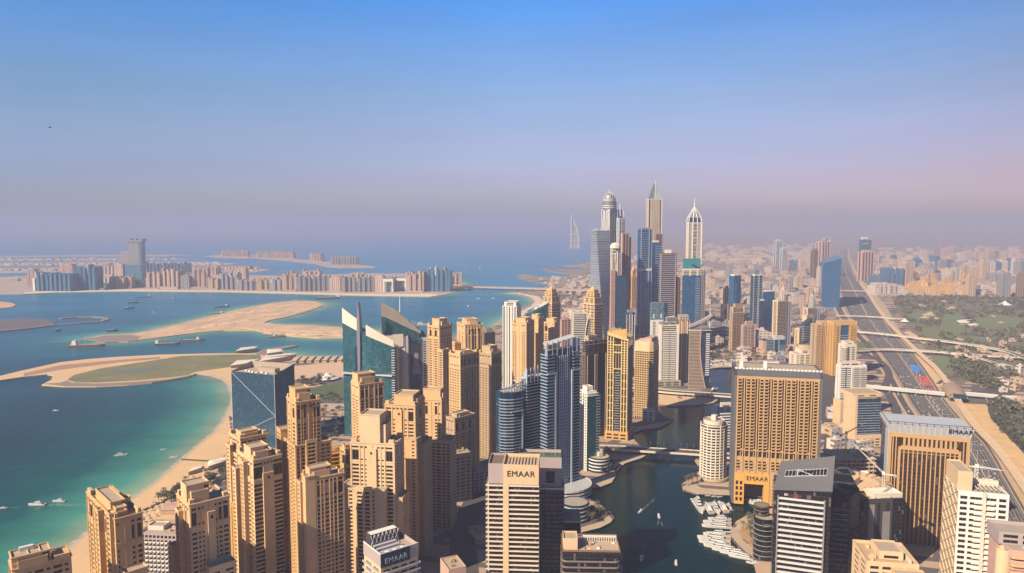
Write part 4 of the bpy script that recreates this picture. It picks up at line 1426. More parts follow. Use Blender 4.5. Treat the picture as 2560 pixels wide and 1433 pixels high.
# teal tower with an inclined ring roof
t = Bld('ring_roof_tower', 'round teal glass tower with an inclined open ring roof', 'tower', (1314, 1343, 1372), 775, 1480, 45, group=MG)
A, B, h = t.a, t.b, t.h
r = 29 / F * 1500
c = circle(A / 2, B / 2, r)
tl = lambda P, k: [h - 4 + k * ((x - A / 2) - (y - B / 2)) / (2 * r) for x, y in P]
mb = MB()
mb.loft(c, 0, c, tl(c, 13), 0, True)
t.add(mb, 'curtain_wall', GTEAL)
co = circle(A / 2, B / 2, r * 1.06)
ci = circle(A / 2, B / 2, r * 0.9)
mb = MB()
mb.loft(co, tl(co, 14), co, [z + 7 for z in tl(co, 16)], 0, False)
mb.loft(co, [z + 7 for z in tl(co, 16)], ci, [z + 7 for z in tl(ci, 16)], 1, False)
mb.loft(ci, [z + 7 for z in tl(ci, 16)], ci, tl(ci, 13), 1, False)
t.add(mb, 'roof_ring', [GTEAL, PALE])
t.slabs(circle(A / 2, B / 2, r * 1.015), 10, h - 16, 7.4, PALE, 0.35)
t.box(A * .3, A * .5, B * .3, B * .5, h - 5, h + 3, WHITE, 'roof_box')


def pagoda(label, px, pyt, Y, rot, tip):
    t = Bld('pagoda_tower', label, 'tower', px, pyt, Y, rot, group=MG)
    A, B, h = t.a, t.b, t.h
    t.mass(0, A, 0, B, 0, h - 26, CREAM, 'X' * 1, '.W.W.W.', 3.6, 0.9, wm=GNAVY)
    t.slabs([(-1.4, -1.4), (A + 0.6, -1.4), (A + .6, B + .4), (-1.4, B + .4)], 4, h - 28, 7.2, CREAM2, 0.6, 0.8)
    for i, (f, za, zb) in enumerate(((0.06, -26, -14), (0.16, -14, -5), (0.24, -5, 2))):
        t.mass(A * f, A * (1 - f), B * f, B * (1 - f), h + za - 0.5, h + zb, CREAM, '.W.W.', '.W.W.', 3.4, 0.7, 'tier', corn=0.8, par=0.6)
    mb = MB()
    q = [(A * .3, B * .3), (A * .7, B * .3), (A * .7, B * .7), (A * .3, B * .7)]
    m_ = [(A * .5, B * .5)] * 4
    mb.loft(q, h + 1.5, m_, h + 9, 0, False)
    t.add(mb, 'pyramid_roof', GOLD)
    mb = MB()
    mb.lathe([(0.35, h + 8.5), (0.1, tip)], 6, 0, A / 2, B / 2)
    t.add(mb, 'mast', PALE)
    t.done()
    return t


t = pagoda('tiered tan tower with a pyramid cap rising behind the ring roofed tower', (1356, 1380, 1402), 726, 1560, 40, at_y(CX, 705, 1560)[2])
t = pagoda('tiered tan pagoda-like tower with white balcony edges, left of the twisted tower', (1458, 1487, 1508), 728, 1500, 40, at_y(CX, 708, 1500)[2])

# white curved-edge tower
t = Bld('curved_white_tower', 'white balcony tower with a curved sail edge, in front of the pagoda tower', 'tower', (1424, 1434, 1479), 782, 1390, 6, group=MG)
A, B, h = t.a, t.b, t.h
t.mass(0, A * .72, 0, B, 0, h, OFFW, 'X' * 2, '.W.', 3.6, 1.0, wm=WIN)
t.slabs([(-.6, -1.3), (A * .62, -1.3), (A * .62, 2), (-.6, 2)], 4, h - 3, 3.6, WHITE, 0.5, 0.9)
t.slabs([(A * .72, -.6), (A, -.6), (A, B * .8), (A * .72, B * .8)], 4, h - 14, 3.6, OFFW, 0.5, 0.8)
t.box(A * .72, A * .97, 1, B * .7, 0, h - 14, GNAVY, 'curtain_wall')
mb = MB()
E = [(A * (.60 + .14 * (1 - (k / 12) ** 2)), h * (0.35 + 0.65 * k / 12) + 3) for k in range(13)]
E = [(A * (.62 + .30 * (k / 12) ** 3), h * (0.45 + 0.55 * k / 12) + 2) for k in range(13)]
for (x0, z0), (x1, z1) in zip(E[:-1], E[1:]):
    mb.bar((x0, -1.7, z0), (x1, -1.7, z1), 2.6, 0, 1.0)
t.add(mb, 'curved_edge', WHITE)
t.roofkit(0, A * .7, 0, B, h - 1, 4, 9, WHITE)
t.done()


# ---- the tall cluster
def spun(cx, cy, w, ang, n=4, d=None):
    d = d or w
    return [(cx + w * x * cos(ang) - d * y * sin(ang), cy + w * x * sin(ang) + d * y * cos(ang)) for x, y in ((-.5, -.5), (.5, -.5), (.5, .5), (-.5, .5))]


t = Bld('twisted_tower', 'tall twisted tower turning as it rises, left of the domed tower', 'tower', (1482, 1502, 1522), 577, 1750, 45, group='tall towers in the distant cluster')
A, B, h = t.a, t.b, t.h
w = 34.0
nf = 74
mb = MB()
for k in range(nf):
    a0, a1 = R(-20 - 58 * k / nf) - t.r, R(-20 - 58 * (k + 1) / nf) - t.r
    z0, z1 = h * k / nf, h * (k + 1) / nf
    p, q = spun(A / 2, B / 2, w, a0), spun(A / 2, B / 2, w, a1)
    mb.loft(p, z0 + 1.3, q, z1, 0, False)
    mb.loft(spun(A / 2, B / 2, w + .9, a0), z0, spun(A / 2, B / 2, w + .9, a0), z0 + 1.3, 1, True, True)
mb.loft(spun(A / 2, B / 2, w, a1), h, spun(A / 2, B / 2, w, a1), h + .5, 1, True)
t.add(mb, 'wall', [GGREY, plain('silver_panel', (0.33, 0.36, 0.43), 0.5, 0.08)])
for k in range(14):
    p = spun(A / 2, B / 2, w * .96, a1)
    i = k % 4
    f = (k * .37) % 1
    x, y = p[i][0] + (p[(i + 1) % 4][0] - p[i][0]) * f, p[i][1] + (p[(i + 1) % 4][1] - p[i][1]) * f
    t.box(x - .8, x + .8, y - .8, y + .8, h, h + 3 + 4 * ((k * .61) % 1), PALE, 'roof_fin')

# plain sail topped slab just behind the twisted tower
t = Bld('sail_top_tower', 'pale slab tower with a curved sail top showing behind the twisted tower', 'tower', (1503, 1504, 1525), 574, 1900, 4, b=26, group='tall towers in the distant cluster')
A, B, h = t.a, t.b, t.h
t.mass(0, A, 0, B, 0, h, PALE, '.v.v.v.', None, 3.6, 0.6, wm=WINB)
mb = MB()
n = 10
top = [(A * (0.0 + k / n), t.z(545) + (h - t.z(545)) * (k / n) ** 2.2) for k in range(n + 1)]
for (x0, z0), (x1, z1) in zip(top[:-1], top[1:]):
    mb.loft([(x0, 1), (x1, 1), (x1, 2.4), (x0, 2.4)], h - 1, [(x0, 1), (x1, 1), (x1, 2.4), (x0, 2.4)], [z0 + .6, z1 + .6, z1 + .6, z0 + .6], 0)
t.add(mb, 'sail_screen', plain('pale_screen', (0.60, 0.56, 0.56), 0.6))
t.done()

# domed tower
t = Bld('domed_tower', 'very tall grey blue tower crowned by a ribbed dome and a short spire', 'tower', (1504, 1523, 1543), 523, 2000, 40, group='tall towers in the distant cluster')
A, B, h = t.a, t.b, t.h
t.mass(0, A, 0, B, 0, h, PALE, '.v.m.v.m.v.', '.v.m.v.m.v.', 3.6, 0.8, wm=WINB, par=0.6)
for x, y, U in [(A * f, 0, (1, 0)) for f in (.06, .35, .65, .94)]:
    t.fins([(x, y)], 0, h, 1.4, 1.2, WHITE, 'fin', U)
t.fins([(0, B * f) for f in (.06, .35, .65, .94)], 0, h, 1.4, 1.2, WHITE, 'fin', (0, -1))
zz = [t.z(p) for p in (523, 510, 505, 497, 492, 487, 481)]
Rr = min(A, B) * .70
mb = MB()
mb.lathe([(Rr * .98, h - 1), (Rr * .98, zz[1]), (Rr * 1.03, zz[1]), (Rr * 1.03, zz[2]), (Rr * .86, zz[2]), (Rr * .86, zz[3])], 28, 0, A / 2, B / 2)
t.add(mb, 'drum', STEEL)
mb = MB()
for z in (h + 4, h + 9, zz[2] + 3, zz[3] - 2):
    rr = Rr * (1.04 if z < zz[2] else .92)
    mb.lathe([(rr, z), (rr, z + 1.4)], 28, 0, A / 2, B / 2)
t.add(mb, 'drum_ring', WHITE)
mb = MB()
prof = [(Rr * .80 * cos(a), zz[3] + (zz[6] - zz[3]) * sin(a)) for a in [R(9 * k) for k in range(11)]]
mb.lathe(prof, 28, 0, A / 2, B / 2)
t.add(mb, 'dome', STEEL, True)
for k in range(14):
    mb = MB()
    a = 2 * pi * k / 14
    for (r0, z0), (r1, z1) in zip(prof[:-1], prof[1:]):
        mb.bar((A / 2 + (r0 + .2) * cos(a), B / 2 + (r0 + .2) * sin(a), z0), (A / 2 + (r1 + .2) * cos(a), B / 2 + (r1 + .2) * sin(a), z1), 0.6)
    t.add(mb, 'dome_rib', WHITE)
mb = MB()
mb.lathe([(1.6, zz[6] - 1), (0.5, t.z(476)), (0.1, t.z(470))], 8, 0, A / 2, B / 2)
t.add(mb, 'spire', PALE)
t.done()

# tower with a horned crown
t = Bld('horned_tower', 'tall banded tower with a curved white horn crown, right of the domed tower', 'tower', (1541, 1549, 1563), 545, 1985, 30, group='tall towers in the distant cluster')
A, B, h = t.a, t.b, t.h
t.mass(0, A, 0, B, 0, h, PALE, 'X.m', '.m.m.', 3.6, 0.8, wm=GDEEP)
t.slabs([(A * .3, -1.2), (A + 1, -1.2), (A + 1, B * .7), (A * .3, B * .7)], t.z(660), h - 2, 4.5, WHITE, 1.0, 0.8)
t.mass(A * .35, A * 1.6, -5, B, 0, t.z(584), PINK, '.v.v.', '.v.', 3.6, 0.7, 'lower_wall')
t.mass(A * 1.2, A * 2.0, -3, B, 0, t.z(593), GREY, '.v.v.', None, 3.6, 0.7, 'lower_wall', wm=WINB)
for side in (0, 1):
    mb = MB()
    for k in range(14):
        f0, f1 = k / 14, (k + 1) / 14
        g = lambda f: (A * (0.15 + 0.75 * f ** 0.6) if side else A * (0.10 + .1 * f), t.z(512) + (h + 4 - t.z(512)) * f ** (1.6 if side else 1))
        (x0, z0), (x1, z1) = g(f0), g(f1)
        mb.bar((x0, 1, z0), (x1, 1, z1), 1.7, 0, 3)
    t.add(mb, 'crown_horn', WHITE)
t.box(A * .1, A * .5, 1.5, B * .7, h - 1, t.z(524), GDEEP, 'crown')
t.done()

# tower with a fan dome and white bracket
t = Bld('fan_dome_tower', 'tower with a cream fan shaped dome and a white bracket frame below the horned crown', 'tower', (1526, 1530, 1550), 621, 1890, 12, group='tall towers in the distant cluster')
A, B, h = t.a, t.b, t.h
t.mass(0, A, 0, B, 0, h, OFFW, '.X.m.m', '.v.', 3.6, 0.8, wm=GDEEP)
mb = MB()
mb.lathe([(A * .62, h), (A * .55, h + 8), (A * .32, h + 13), (A * .1, h + 15)], 20, 0, A * .5, B * .5)
t.add(mb, 'fan_dome', plain('ribbed_cream', (0.62, 0.55, 0.45), 0.7))
for k in range(10):
    mb = MB()
    a = 2 * pi * k / 10
    for (r0, z0), (r1, z1) in zip([(A * .63, h), (A * .56, h + 8)], [(A * .56, h + 8), (A * .33, h + 13)]):
        mb.bar((A * .5 + r0 * cos(a), B * .5 + r0 * sin(a), z0), (A * .5 + r1 * cos(a), B * .5 + r1 * sin(a), z1), 1.2)
    t.add(mb, 'dome_rib', WHITE)
for (x0, x1, z0, z1) in ((-1, A + 1, t.z(628), t.z(625)), (A * .62, A * .74, t.z(690), t.z(628)), (-1, A * .5, t.z(637), t.z(634)), (A * .36, A * .46, t.z(655), t.z(637))):
    t.box(x0, x1, -1.6, -.2, z0, z1, WHITE, 'bracket')
t.mass(-4, A * .35, -6, B, 0, t.z(674), PINK, '.m.m.', '.s.', 3.6, 0.7, 'lower_wall')
t.mass(A * .35, A * 1.9, -4, B, 0, t.z(690), GDEEP, None, None, 3.6, 0.7, 'lower_wall')
t.done()

# distant ornate orange tower
t = Bld('orange_tower', 'small ornate orange tower standing between the tall cluster and the blue tower', 'tower', (1574, 1580, 1593), 690, 2750, 25, group='tall towers in the distant cluster')
A, B, h = t.a, t.b, t.h
t.mass(0, A, 0, B, 0, h, GOLD, '.v.v.v.', '.v.', 3.6, 0.8)
t.mass(A * .2, A * .8, B * .2, B * .8, h - 1, h + 22, GOLD, '.v.v.', None, 3.6, 0.8, 'crown')
mb = MB()
mb.lathe([(A * .28, h + 21), (A * .2, h + 32), (0.3, h + 46)], 10, 0, A / 2, B / 2)
t.add(mb, 'spire', GOLD)
t.mass(-6, A + 8, -8, B, 0, 22, ORANGE, '.W.W.W.', '.W.', name='podium')
t.done()

# rounded blue tower
t = Bld('blue_tower', 'tall rounded deep blue glass tower with one pale band, centre of the distant cluster', 'tower', (1593, 1600, 1633), 574, 2000, 14, group='tall towers in the distant cluster')
A, B, h = t.a, t.b, t.h
P = rrect(0, A, 0, B, min(A, B) * .22)
t.shell(P, 0, h, GBLUE, 'curtain_wall', ROOF, 0.5)
t.slabs([(A * .12, -1.0), (A * .66, -1.0), (A * .66, 2), (A * .12, 2)], 20, h - 8, 6.2, plain('slab_blue_grey', (0.36, 0.42, 0.50), 0.6), 0.7)
t.slabs(rrect(-.5, A + .5, -.5, B + .5, 5), t.z(678), t.z(677), 50, WHITE, 7.5, 0, 'band')
t.fins([(A * .70, -.1), (A * .10, -.1), (A * .92, 1.2)], 0, h, 1.3, 1.2, PALE, 'fin')
mb = MB()
mb.loft(rrect(A * .1, A * .9, B * .1, B * .9, 5), h - .5, rrect(A * .1, A * .9, B * .1, B * .9, 5), h + 5, 0, True)
t.add(mb, 'crown', STEEL)
for k in range(6):
    t.box(A * (.1 + .14 * k), A * (.14 + .14 * k), -.3, .4, h, h + 6, PALE, 'crown_fin')
t.slabs(rrect(-4, A + 5, -5, B, 6), 6, 14, 30, PALE, 3, 0, 'podium_roof')

# bladed tower
t = Bld('bladed_tower', 'tallest tower, gold and white striped, topped by two pointed blades', 'tower', (1616, 1621, 1656), 497, 2150, 12, group='tall towers in the distant cluster')
A, B, h = t.a, t.b, t.h
t.mass(0, A, 0, B, 0, h, plain('pale_gold', (0.58, 0.47, 0.36), 0.7), '.v.v.v.v.v.v.', '.m.m.', 3.6, 0.7, par=.6)
t.fins([(A * f, 0) for f in (.02, .26, .42, .58, .74, .98)], 0, h, 1.3, 1.0, OFFW, 'fin')
for nm, x0, x1, tip, zt, mt, y in (('blade', A * .06, A * .52, A * .46, t.z(456), plain('blade_grey', (0.20, 0.22, 0.27), 0.35, .05), 6), ('blade', A * .50, A * .90, A * .60, t.z(453), PALE, 2)):
    mb = MB()
    n = 8
    L0, L1 = [], []
    for k in range(n + 1):
        f = k / n
        e = f ** 1.25
        L0.append((x0 + (tip - x0) * f if x0 < A * .3 else x0 + (tip - x0) * f * .4, h - 1 + (zt - h + 1) * f))
        L1.append((x1 + (tip + .6 - x1) * e, h - 1 + (zt - h + 1) * f))
    for k in range(n):
        mb.loft([(L0[k][0], y), (L1[k][0], y), (L1[k][0], y + 9), (L0[k][0], y + 9)], L0[k][1], [(L0[k + 1][0], y + 9 * (k + 1) / n * .4), (L1[k + 1][0], y + 9 * (k + 1) / n * .4), (L1[k + 1][0], y + 9), (L0[k + 1][0], y + 9)], L0[k + 1][1], 0, k == n - 1)
    t.add(mb, nm, mt)
t.mass(A * .55, A * 1.02, -4, 3, 0, t.z(585), BROWN, '.m.m.', None, 3.6, 0.6, 'lower_wall')
t.done()
t = Bld('blue_slab_tower', 'narrow blue tower tucked between the rounded blue tower and the striped dark tower', 'tower', (1630, 1632, 1653), 606, 2080, 8, b=24, group='tall towers in the distant cluster')
A, B, h = t.a, t.b, t.h
t.shell([(0, 0), (A, 0), (A, B), (0, B)], 0, h, GBLUE, 'curtain_wall')
t.slabs([(A * .3, -.9), (A, -.9), (A, 2), (A * .3, 2)], 30, h - 6, 7.2, PALE, 0.8)
t.mass(A * .2, A * .8, B * .2, B * .8, h - 1, h + 5, OFFW, name='penthouse')

t = Bld('striped_tower', 'dark tower with close pale horizontal stripes and a white roof box', 'tower', (1649, 1652, 1692), 633, 1800, 8, group='tall towers in the distant cluster')
A, B, h = t.a, t.b, t.h
t.shell([(0, 0), (A, 0), (A, B), (0, B)], 0, h, GNAVY, 'curtain_wall')
t.slabs([(-.8, -.9), (A * .88, -.9), (A * .88, B), (-.8, B)], 5, h - 2, 5.0, plain('mauve_slab', (0.36, 0.30, 0.31), 0.7), 2.0)
t.fins([(A * .93, 0), (A * .02, -.9)], 0, h - 3, 2.2, 1.2, MAUVE, 'pier')
t.mass(A * .3, A * .68, B * .2, B * .8, h - 1, h + 8, WHITE, name='penthouse')
t.mass(-.4, A + .4, -1.1, B, h - 4, h, BROWN, name='crown')
t = Bld('brown_annex_tower', 'thin brown tower attached to the right of the striped dark tower', 'tower', (1691, 1692, 1702), 694, 1810, 5, b=18, group='tall towers in the distant cluster')
t.mass(0, t.a, 0, t.b, 0, t.h, BROWN, '.s.v.', '.s.', wm=WIN)
t.done()

# white spired tower
t = Bld('spired_tower', 'white framed tower narrowing into an open pointed spire', 'tower', (1716, 1722, 1755), 556, 2150, 12, group='tall towers in the distant cluster')
A, B, h = t.a, t.b, t.h
t.mass(0, A, 0, B, 0, h, OFFW, '.s.X.s.', '.s.s.', 4.2, 0.8, wm=GDEEP, par=.5)
for f in (0, .33, .67, 1):
    t.fins([(A * f, 0)], 0, h, 1.5, 1.4, WHITE, 'fin')
for k in range(7):
    z = h - 4 - k * 22
    t.box(A * .34, A * .66, -1.2, -.1, z, z + 1.6, WHITE, 'cross_beam')
tip = (A / 2, B / 2)
z1, z2, z3 = t.z(543), t.z(516), t.z(490)
for sx, sy in ((0, 0), (1, 0), (1, 1), (0, 1), (.33, 0), (.67, 0)):
    mb = MB()
    p = [(A * sx, B * sy, h - 1), (A * (.5 + (sx - .5) * .86), B * (.5 + (sy - .5) * .86), z1), (A * (.5 + (sx - .5) * .42), B * (.5 + (sy - .5) * .42), (z1 + z2) / 2), (tip[0], tip[1], z2)]
    for a, b in zip(p[:-1], p[1:]):
        mb.bar(a, b, 1.9)
    t.add(mb, 'spire_rib', WHITE)
mb = MB()
q0 = [(A * .08, B * .08), (A * .92, B * .08), (A * .92, B * .92), (A * .08, B * .92)]
q1 = [(A * .18, B * .18), (A * .82, B * .18), (A * .82, B * .82), (A * .18, B * .82)]
mb.loft(q0, h - 1, q1, z1, 0)
t.add(mb, 'glazed_crown', GNAVY)
for f, z in ((.80, z1), (.5, (z1 + z2) / 2)):
    mb = MB()
    q = [(A * (.5 + (x - .5) * f), B * (.5 + (y - .5) * f)) for x, y in ((0, 0), (1, 0), (1, 1), (0, 1))]
    for a, b in zip(q, q[1:] + q[:1]):
        mb.bar((*a, z), (*b, z), 1.5)
    t.add(mb, 'spire_ring', WHITE)
mb = MB()
mb.lathe([(2.0, (z1 + z2) / 2), (1.6, z2), (0.3, z3)], 8, 0, *tip)
t.add(mb, 'spire', WHITE)
t.done()

# blue slab with wavy roof
t = Bld('wave_roof_tower', 'broad blue glass tower with a teal roof block and wavy canopy', 'tower', (1706, 1709, 1765), 672, 1760, 6, group='tall towers in the distant cluster')
A, B, h = t.a, t.b, t.h
x1 = t.xr(1751)
t.shell([(0, 0), (x1, 0), (x1, B), (0, B)], 0, t.z(690), GBLUE, 'curtain_wall')
t.mass(1, A * .92, 1, B, t.z(690) - 1, h, OFFW, 'X.X.X', '.X.', 3.6, 0.8, 'upper_wall', wm=WINB)
t.mass(x1, A, 1, B, 0, h - 3, GREY, '.v.m.v.', None, 3.6, 0.7, 'side_wall', wm=WINB)
t.box(1, t.xr(1754), 6, B, h - 1, t.z(647), plain('teal_panel', (0.03, 0.24, 0.27), 0.35, .1), 'roof_block')
mb = MB()
n = 12
xa, xb = t.xr(1730), t.xr(1765)
for k in range(n):
    f0, f1 = k / n, (k + 1) / n
    g = lambda f: t.z(666) + 4.2 * cos(f * 2 * pi * .95) + 2
    X0, X1 = xa + (xb - xa) * f0, xa + (xb - xa) * f1
    mb.loft([(X0, -2), (X1, -2), (X1, 14), (X0, 14)], [g(f0) - .9, g(f1) - .9, g(f1) - .9, g(f0) - .9], [(X0, -2), (X1, -2), (X1, 14), (X0, 14)], [g(f0), g(f1), g(f1), g(f0)], 0, True, True)
t.add(mb, 'wavy_canopy', STEEL)
t.slabs([(x1 - 12, -.8), (x1, -.8), (x1, 1), (x1 - 12, 1)], 8, t.z(695), 4.2, PALE, 0.7)
t.done()

# smaller towers at the feet of the cluster
t = Bld('teal_grey_tower', 'pale teal grey glass tower with a flat top at the foot of the striped tower', 'tower', (1625, 1630, 1670), 757, 1640, 8, group=MG)
A, B, h = t.a, t.b, t.h
t.shell([(0, 0), (A * .78, 0), (A * .78, B), (0, B)], 0, h, glass('soft_teal_glass', (0.13, 0.24, 0.28), (0.10, 0.18, 0.21), 3.6, 2.2, 0.2, 0.4), 'curtain_wall')
t.shell([(A * .78, 1), (A, 1), (A, B), (A * .78, B)], 0, h - 1, GNAVY, 'side_wall')
t.mass(-3, A * .66, -7, -.02, 0, t.z(800), WHITE, '.m..m.', '.m.', 3.4, 0.7, 'lower_wall', wm=WINB)
for f in (.08, .55):
    t.box(A * f, A * f + 3, -.3, -.02, h - 36, h - 26, WHITE, 'window_frame')
t.done()
t = Bld('rooftop_plant_tower', 'grey tower with crowded rooftop plant behind the white striped tower', 'tower', (1663, 1668, 1692), 793, 1560, 10, group=MG)
A, B, h = t.a, t.b, t.h
t.mass(0, A, 0, B, 0, h, GREY, '.m.m.m.', '.m.', wm=WINB)
t.roofkit(0, A, 0, B, h - 1, 9, 4, WHITE)
t.done()
t = Bld('small_dark_tower', 'small dark tower with white edge piers and a ladder of white balconies', 'tower', (1562, 1566, 1588), 782, 1560, 10, group=MG)
A, B, h = t.a, t.b, t.h
t.shell([(0, 0), (A, 0), (A, B), (0, B)], 0, h, GNAVY, 'curtain_wall')
t.slabs([(A * .35, -1), (A * .65, -1), (A * .65, 1), (A * .35, 1)], 4, h, 3.8, WHITE, 0.8)
t.fins([(A * .05, 0), (A * .95, 0), (A * .33, -.5), (A * .67, -.5)], 0, h - 4, 1.0, 1.0, WHITE, 'pier')
t.mass(A * .2, A * .8, B * .2, B * .8, h - 1, h + 6, GREY, name='penthouse')
# ------------------------------------------------------------------ near marina towers
def fin_crown(t, P, zb, z0f, mat=WHITE, n=8, w=0.8, k0=0, k1=None):
    """upright fins rising from a roof edge to a slanting line"""
    k1 = k1 or len(P) - 1
    for i in range(n):
        f = k0 + (k1 - k0) * (i + .5) / n
        k = int(f)
        g = f - k
        x, y = P[k][0] + (P[k + 1][0] - P[k][0]) * g, P[k][1] + (P[k + 1][1] - P[k][1]) * g
        t.box(x - w / 2, x + w / 2, y - w / 2, y + w / 2, zb, z0f((i + .5) / n), mat, 'crown_fin')


SLABW = plain('balcony_shaded_white', (0.29, 0.355, 0.44), 0.6, 0.06)  # white balconies toned blue grey: their shade is put into the colour
FRAMEW = plain('frame_shaded_white', (0.37, 0.43, 0.51), 0.6, 0.06)  # white frames in blue grey, with the shade part of the colour

# curved blue tower with fins (left of three)
t = Bld('curved_blue_tower', 'curved dark blue tower with white balcony bands and a slanted crown of fins', 'tower', (1240, 1262, 1338), 982, 835, 37, group=MG)
A, B, h = t.a, t.b, t.h
P = [(A * .0, B * .55), (-1.5, B * .3), (A * .05, B * .05), (A * .2, -3), (A * .42, -4), (A * .6, -2.5), (A, 0), (A, B), (0, B)]
t.shell(P, 0, h, GNAVY, 'curtain_wall', ROOF, 1)
lft = [(-1.0, B * .62), (-3.2, B * .3), (A * .03, -1), (A * .2, -5.2), (A * .42, -6.0), (A * .50, -5.2), (A * .50, 0), (2, B * .62)]
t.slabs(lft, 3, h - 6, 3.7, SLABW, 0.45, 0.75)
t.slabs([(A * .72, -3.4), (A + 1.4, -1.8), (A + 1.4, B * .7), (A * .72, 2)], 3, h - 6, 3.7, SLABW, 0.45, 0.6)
mb = MB()
mb.box(A * .46, A * .50, -6.6, -5.0, 0, h - 24)
mb.box(A * .1, A * .50, -6.9, -5.6, h - 24, h - 22.6)
t.add(mb, 'white_frame', FRAMEW)
zl, zr = t.z(972), t.z(948)
fin_crown(t, [(A * -.02, B * .2), (A * .2, -3.2), (A * .42, -4.2), (A * .6, -2.6), (A, -.2)], h - 1, lambda f: zl + (zr - zl) * f, FRAMEW, 12)
mb = MB()
L = [(A * -.02, B * .2), (A * .2, -3.2), (A * .42, -4.2), (A * .6, -2.6), (A, -.2)]
for i in range(4):
    za, zb_ = zl + (zr - zl) * i / 4, zl + (zr - zl) * (i + 1) / 4
    mb.bar((*L[i], za), (*L[i + 1], zb_), 1.1)
    mb.bar((L[i][0] * .8 + A * .1, B * .6, za), (*L[i], za), 0.8)
t.add(mb, 'crown_rail', FRAMEW)
t.roofkit(A * .2, A * .9, 2, B - 2, h - 1, 5, 3, PALE)
t.done()
t = Bld('middle_blue_tower', 'middle dark blue tower with a row of white crown fins and continuous white balconies', 'tower', (1304, 1318, 1366), 947, 850, 38, group=MG)
A, B, h = t.a, t.b, t.h
t.shell([(0, 0), (A, 0), (A, B), (0, B)], 0, h, GNAVY, 'curtain_wall')
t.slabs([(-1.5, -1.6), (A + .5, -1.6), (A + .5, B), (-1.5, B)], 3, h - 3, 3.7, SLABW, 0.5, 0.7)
zl, zr = t.z(930), t.z(914)
fin_crown(t, [(-1, B * .4), (-1, -1), (A, -1)], h - 6, lambda f: zl + (zr - zl) * f, FRAMEW, 11, 1.1)
t.box(-.5, A, -.4, B, h - .5, h + 1.2, FRAMEW, 'crown_rail')
t.done()
t = Bld('main_blue_tower', 'tallest near blue tower with white grid frames, side balconies and a finned slanted crown', 'tower', (1354, 1368, 1450), 877, 812, 38, group=MG)
A, B, h = t.a, t.b, t.h
t.shell([(0, 0), (A, 0), (A, B), (0, B)], 0, h, GNAVY, 'curtain_wall', ROOF, 1)
fh = 3.75
# balconies at both ends
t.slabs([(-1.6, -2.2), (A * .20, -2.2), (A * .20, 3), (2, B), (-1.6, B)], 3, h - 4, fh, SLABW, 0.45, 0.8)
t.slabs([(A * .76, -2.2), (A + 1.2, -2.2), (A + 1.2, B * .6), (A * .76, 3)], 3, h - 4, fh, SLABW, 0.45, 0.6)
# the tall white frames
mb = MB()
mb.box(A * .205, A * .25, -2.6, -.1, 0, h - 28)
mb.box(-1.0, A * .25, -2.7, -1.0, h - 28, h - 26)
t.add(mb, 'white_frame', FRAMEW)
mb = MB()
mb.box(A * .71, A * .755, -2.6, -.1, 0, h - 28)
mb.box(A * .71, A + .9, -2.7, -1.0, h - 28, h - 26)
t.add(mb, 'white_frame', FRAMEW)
# window grid of the centre bay
gx_ = [A * f for f in (.36, .42, .48, .54, .60)]
for x in gx_:
    t.box(x - .55, x + .55, -1.2, -.05, 0, h - 8, FRAMEW, 'grid_mullion')
mb = MB()
mb.box(gx_[0] + .55, gx_[-1] - .55, -1.0, -.05, 0, 1.0)
me = None
z = 5
k = 0
while z < h - 10:
    if me is None:
        o = t.add(mb, 'grid_transom', FRAMEW)
        me = o.data
        o.location = (0, 0, z)
    else:
        link('grid_transom', me, t.root, (0, 0, z))
    z += fh
t.fins([(A * f, 0) for f in (.29, .66)], h * .1, h + 6, .9, .8, FRAMEW, 'fin')
zl, zr = t.z(866), t.z(848)
zf = lambda f: zl + (zr - zl) * f
fin_crown(t, [(0, B * .3), (0, -.3), (A * .98, -.3)], h - 8, zf, FRAMEW, 13, 1.0)
mb = MB()
mb.loft([(-.5, -.5), (A * .85, -.5), (A * .85, B * .7), (-.5, B * .7)], [zf(.1) - 1.4, zf(.85) - 1.4, zf(.85) + 1, zf(.1) + 1], [(-.5, -.5), (A * .85, -.5), (A * .85, B * .7), (-.5, B * .7)], [zf(.1), zf(.85), zf(.85) + 2.4, zf(.1) + 2.4], 0, True, True)
t.add(mb, 'slanted_roof', PALE)
t.box(A * .86, A * .98, -.4, B * .7, h - 12, t.z(856), FRAMEW, 'crown_wall')
t.box(A * .90, A * .95, -.7, -.42, h - 6, h + 1, GNAVY, 'window')
t.slabs(circle(A * .6, B * .2, A * .62), 2, 14, 4.2, PALE, 1.2, 0.8, 'podium_floor')
t.done()

# white green slender tower with a round podium
t = Bld('white_green_tower', 'slender white gridded tower with teal core and round banded podium by the canal', 'tower', (1450, 1468, 1498), 980, 905, 26, group=MG)
A, B, h = t.a, t.b, t.h
t.mass(0, A * .78, 0, B, 0, h, WHITE, None, '.W.W.W.', 3.6, 0.8, wm=GTEAL)
t.shell([(0.2, -.8), (A * .74, -.8), (A * .74, 0), (.2, 0)], 0, h - 6, glass('dark_teal_glass', (0.02, 0.12, 0.15), (0.012, 0.05, 0.06), 3.6, 1.8, 0.12, 0.5, spand=.3), 'curtain_wall')
t.slabs([(A * .74, -1.6), (A + 1, -1.6), (A + 1, B * .8), (A * .74, B * .8)], 4, h - 6, 3.6, SLABW, 0.5, 0.7)
t.box(A * .76, A * .96, -.5, B * .7, 0, h - 4, GNAVY, 'side_wall')
t.slabs([(-.8, -1.4), (A * .9, -1.4), (A * .9, B), (-.8, B)], h - 6, h, 3.0, WHITE, 0.9)
t.mass(A * .1, A * .6, B * .2, B * .8, h - 1, h + 6, WHITE, '.X.', None, name='penthouse')
t.roofkit(0, A * .7, 0, B, h - .9, 7, 8, WHITE)
pc = (A * .95, -2)
rp = 26 / F * 960
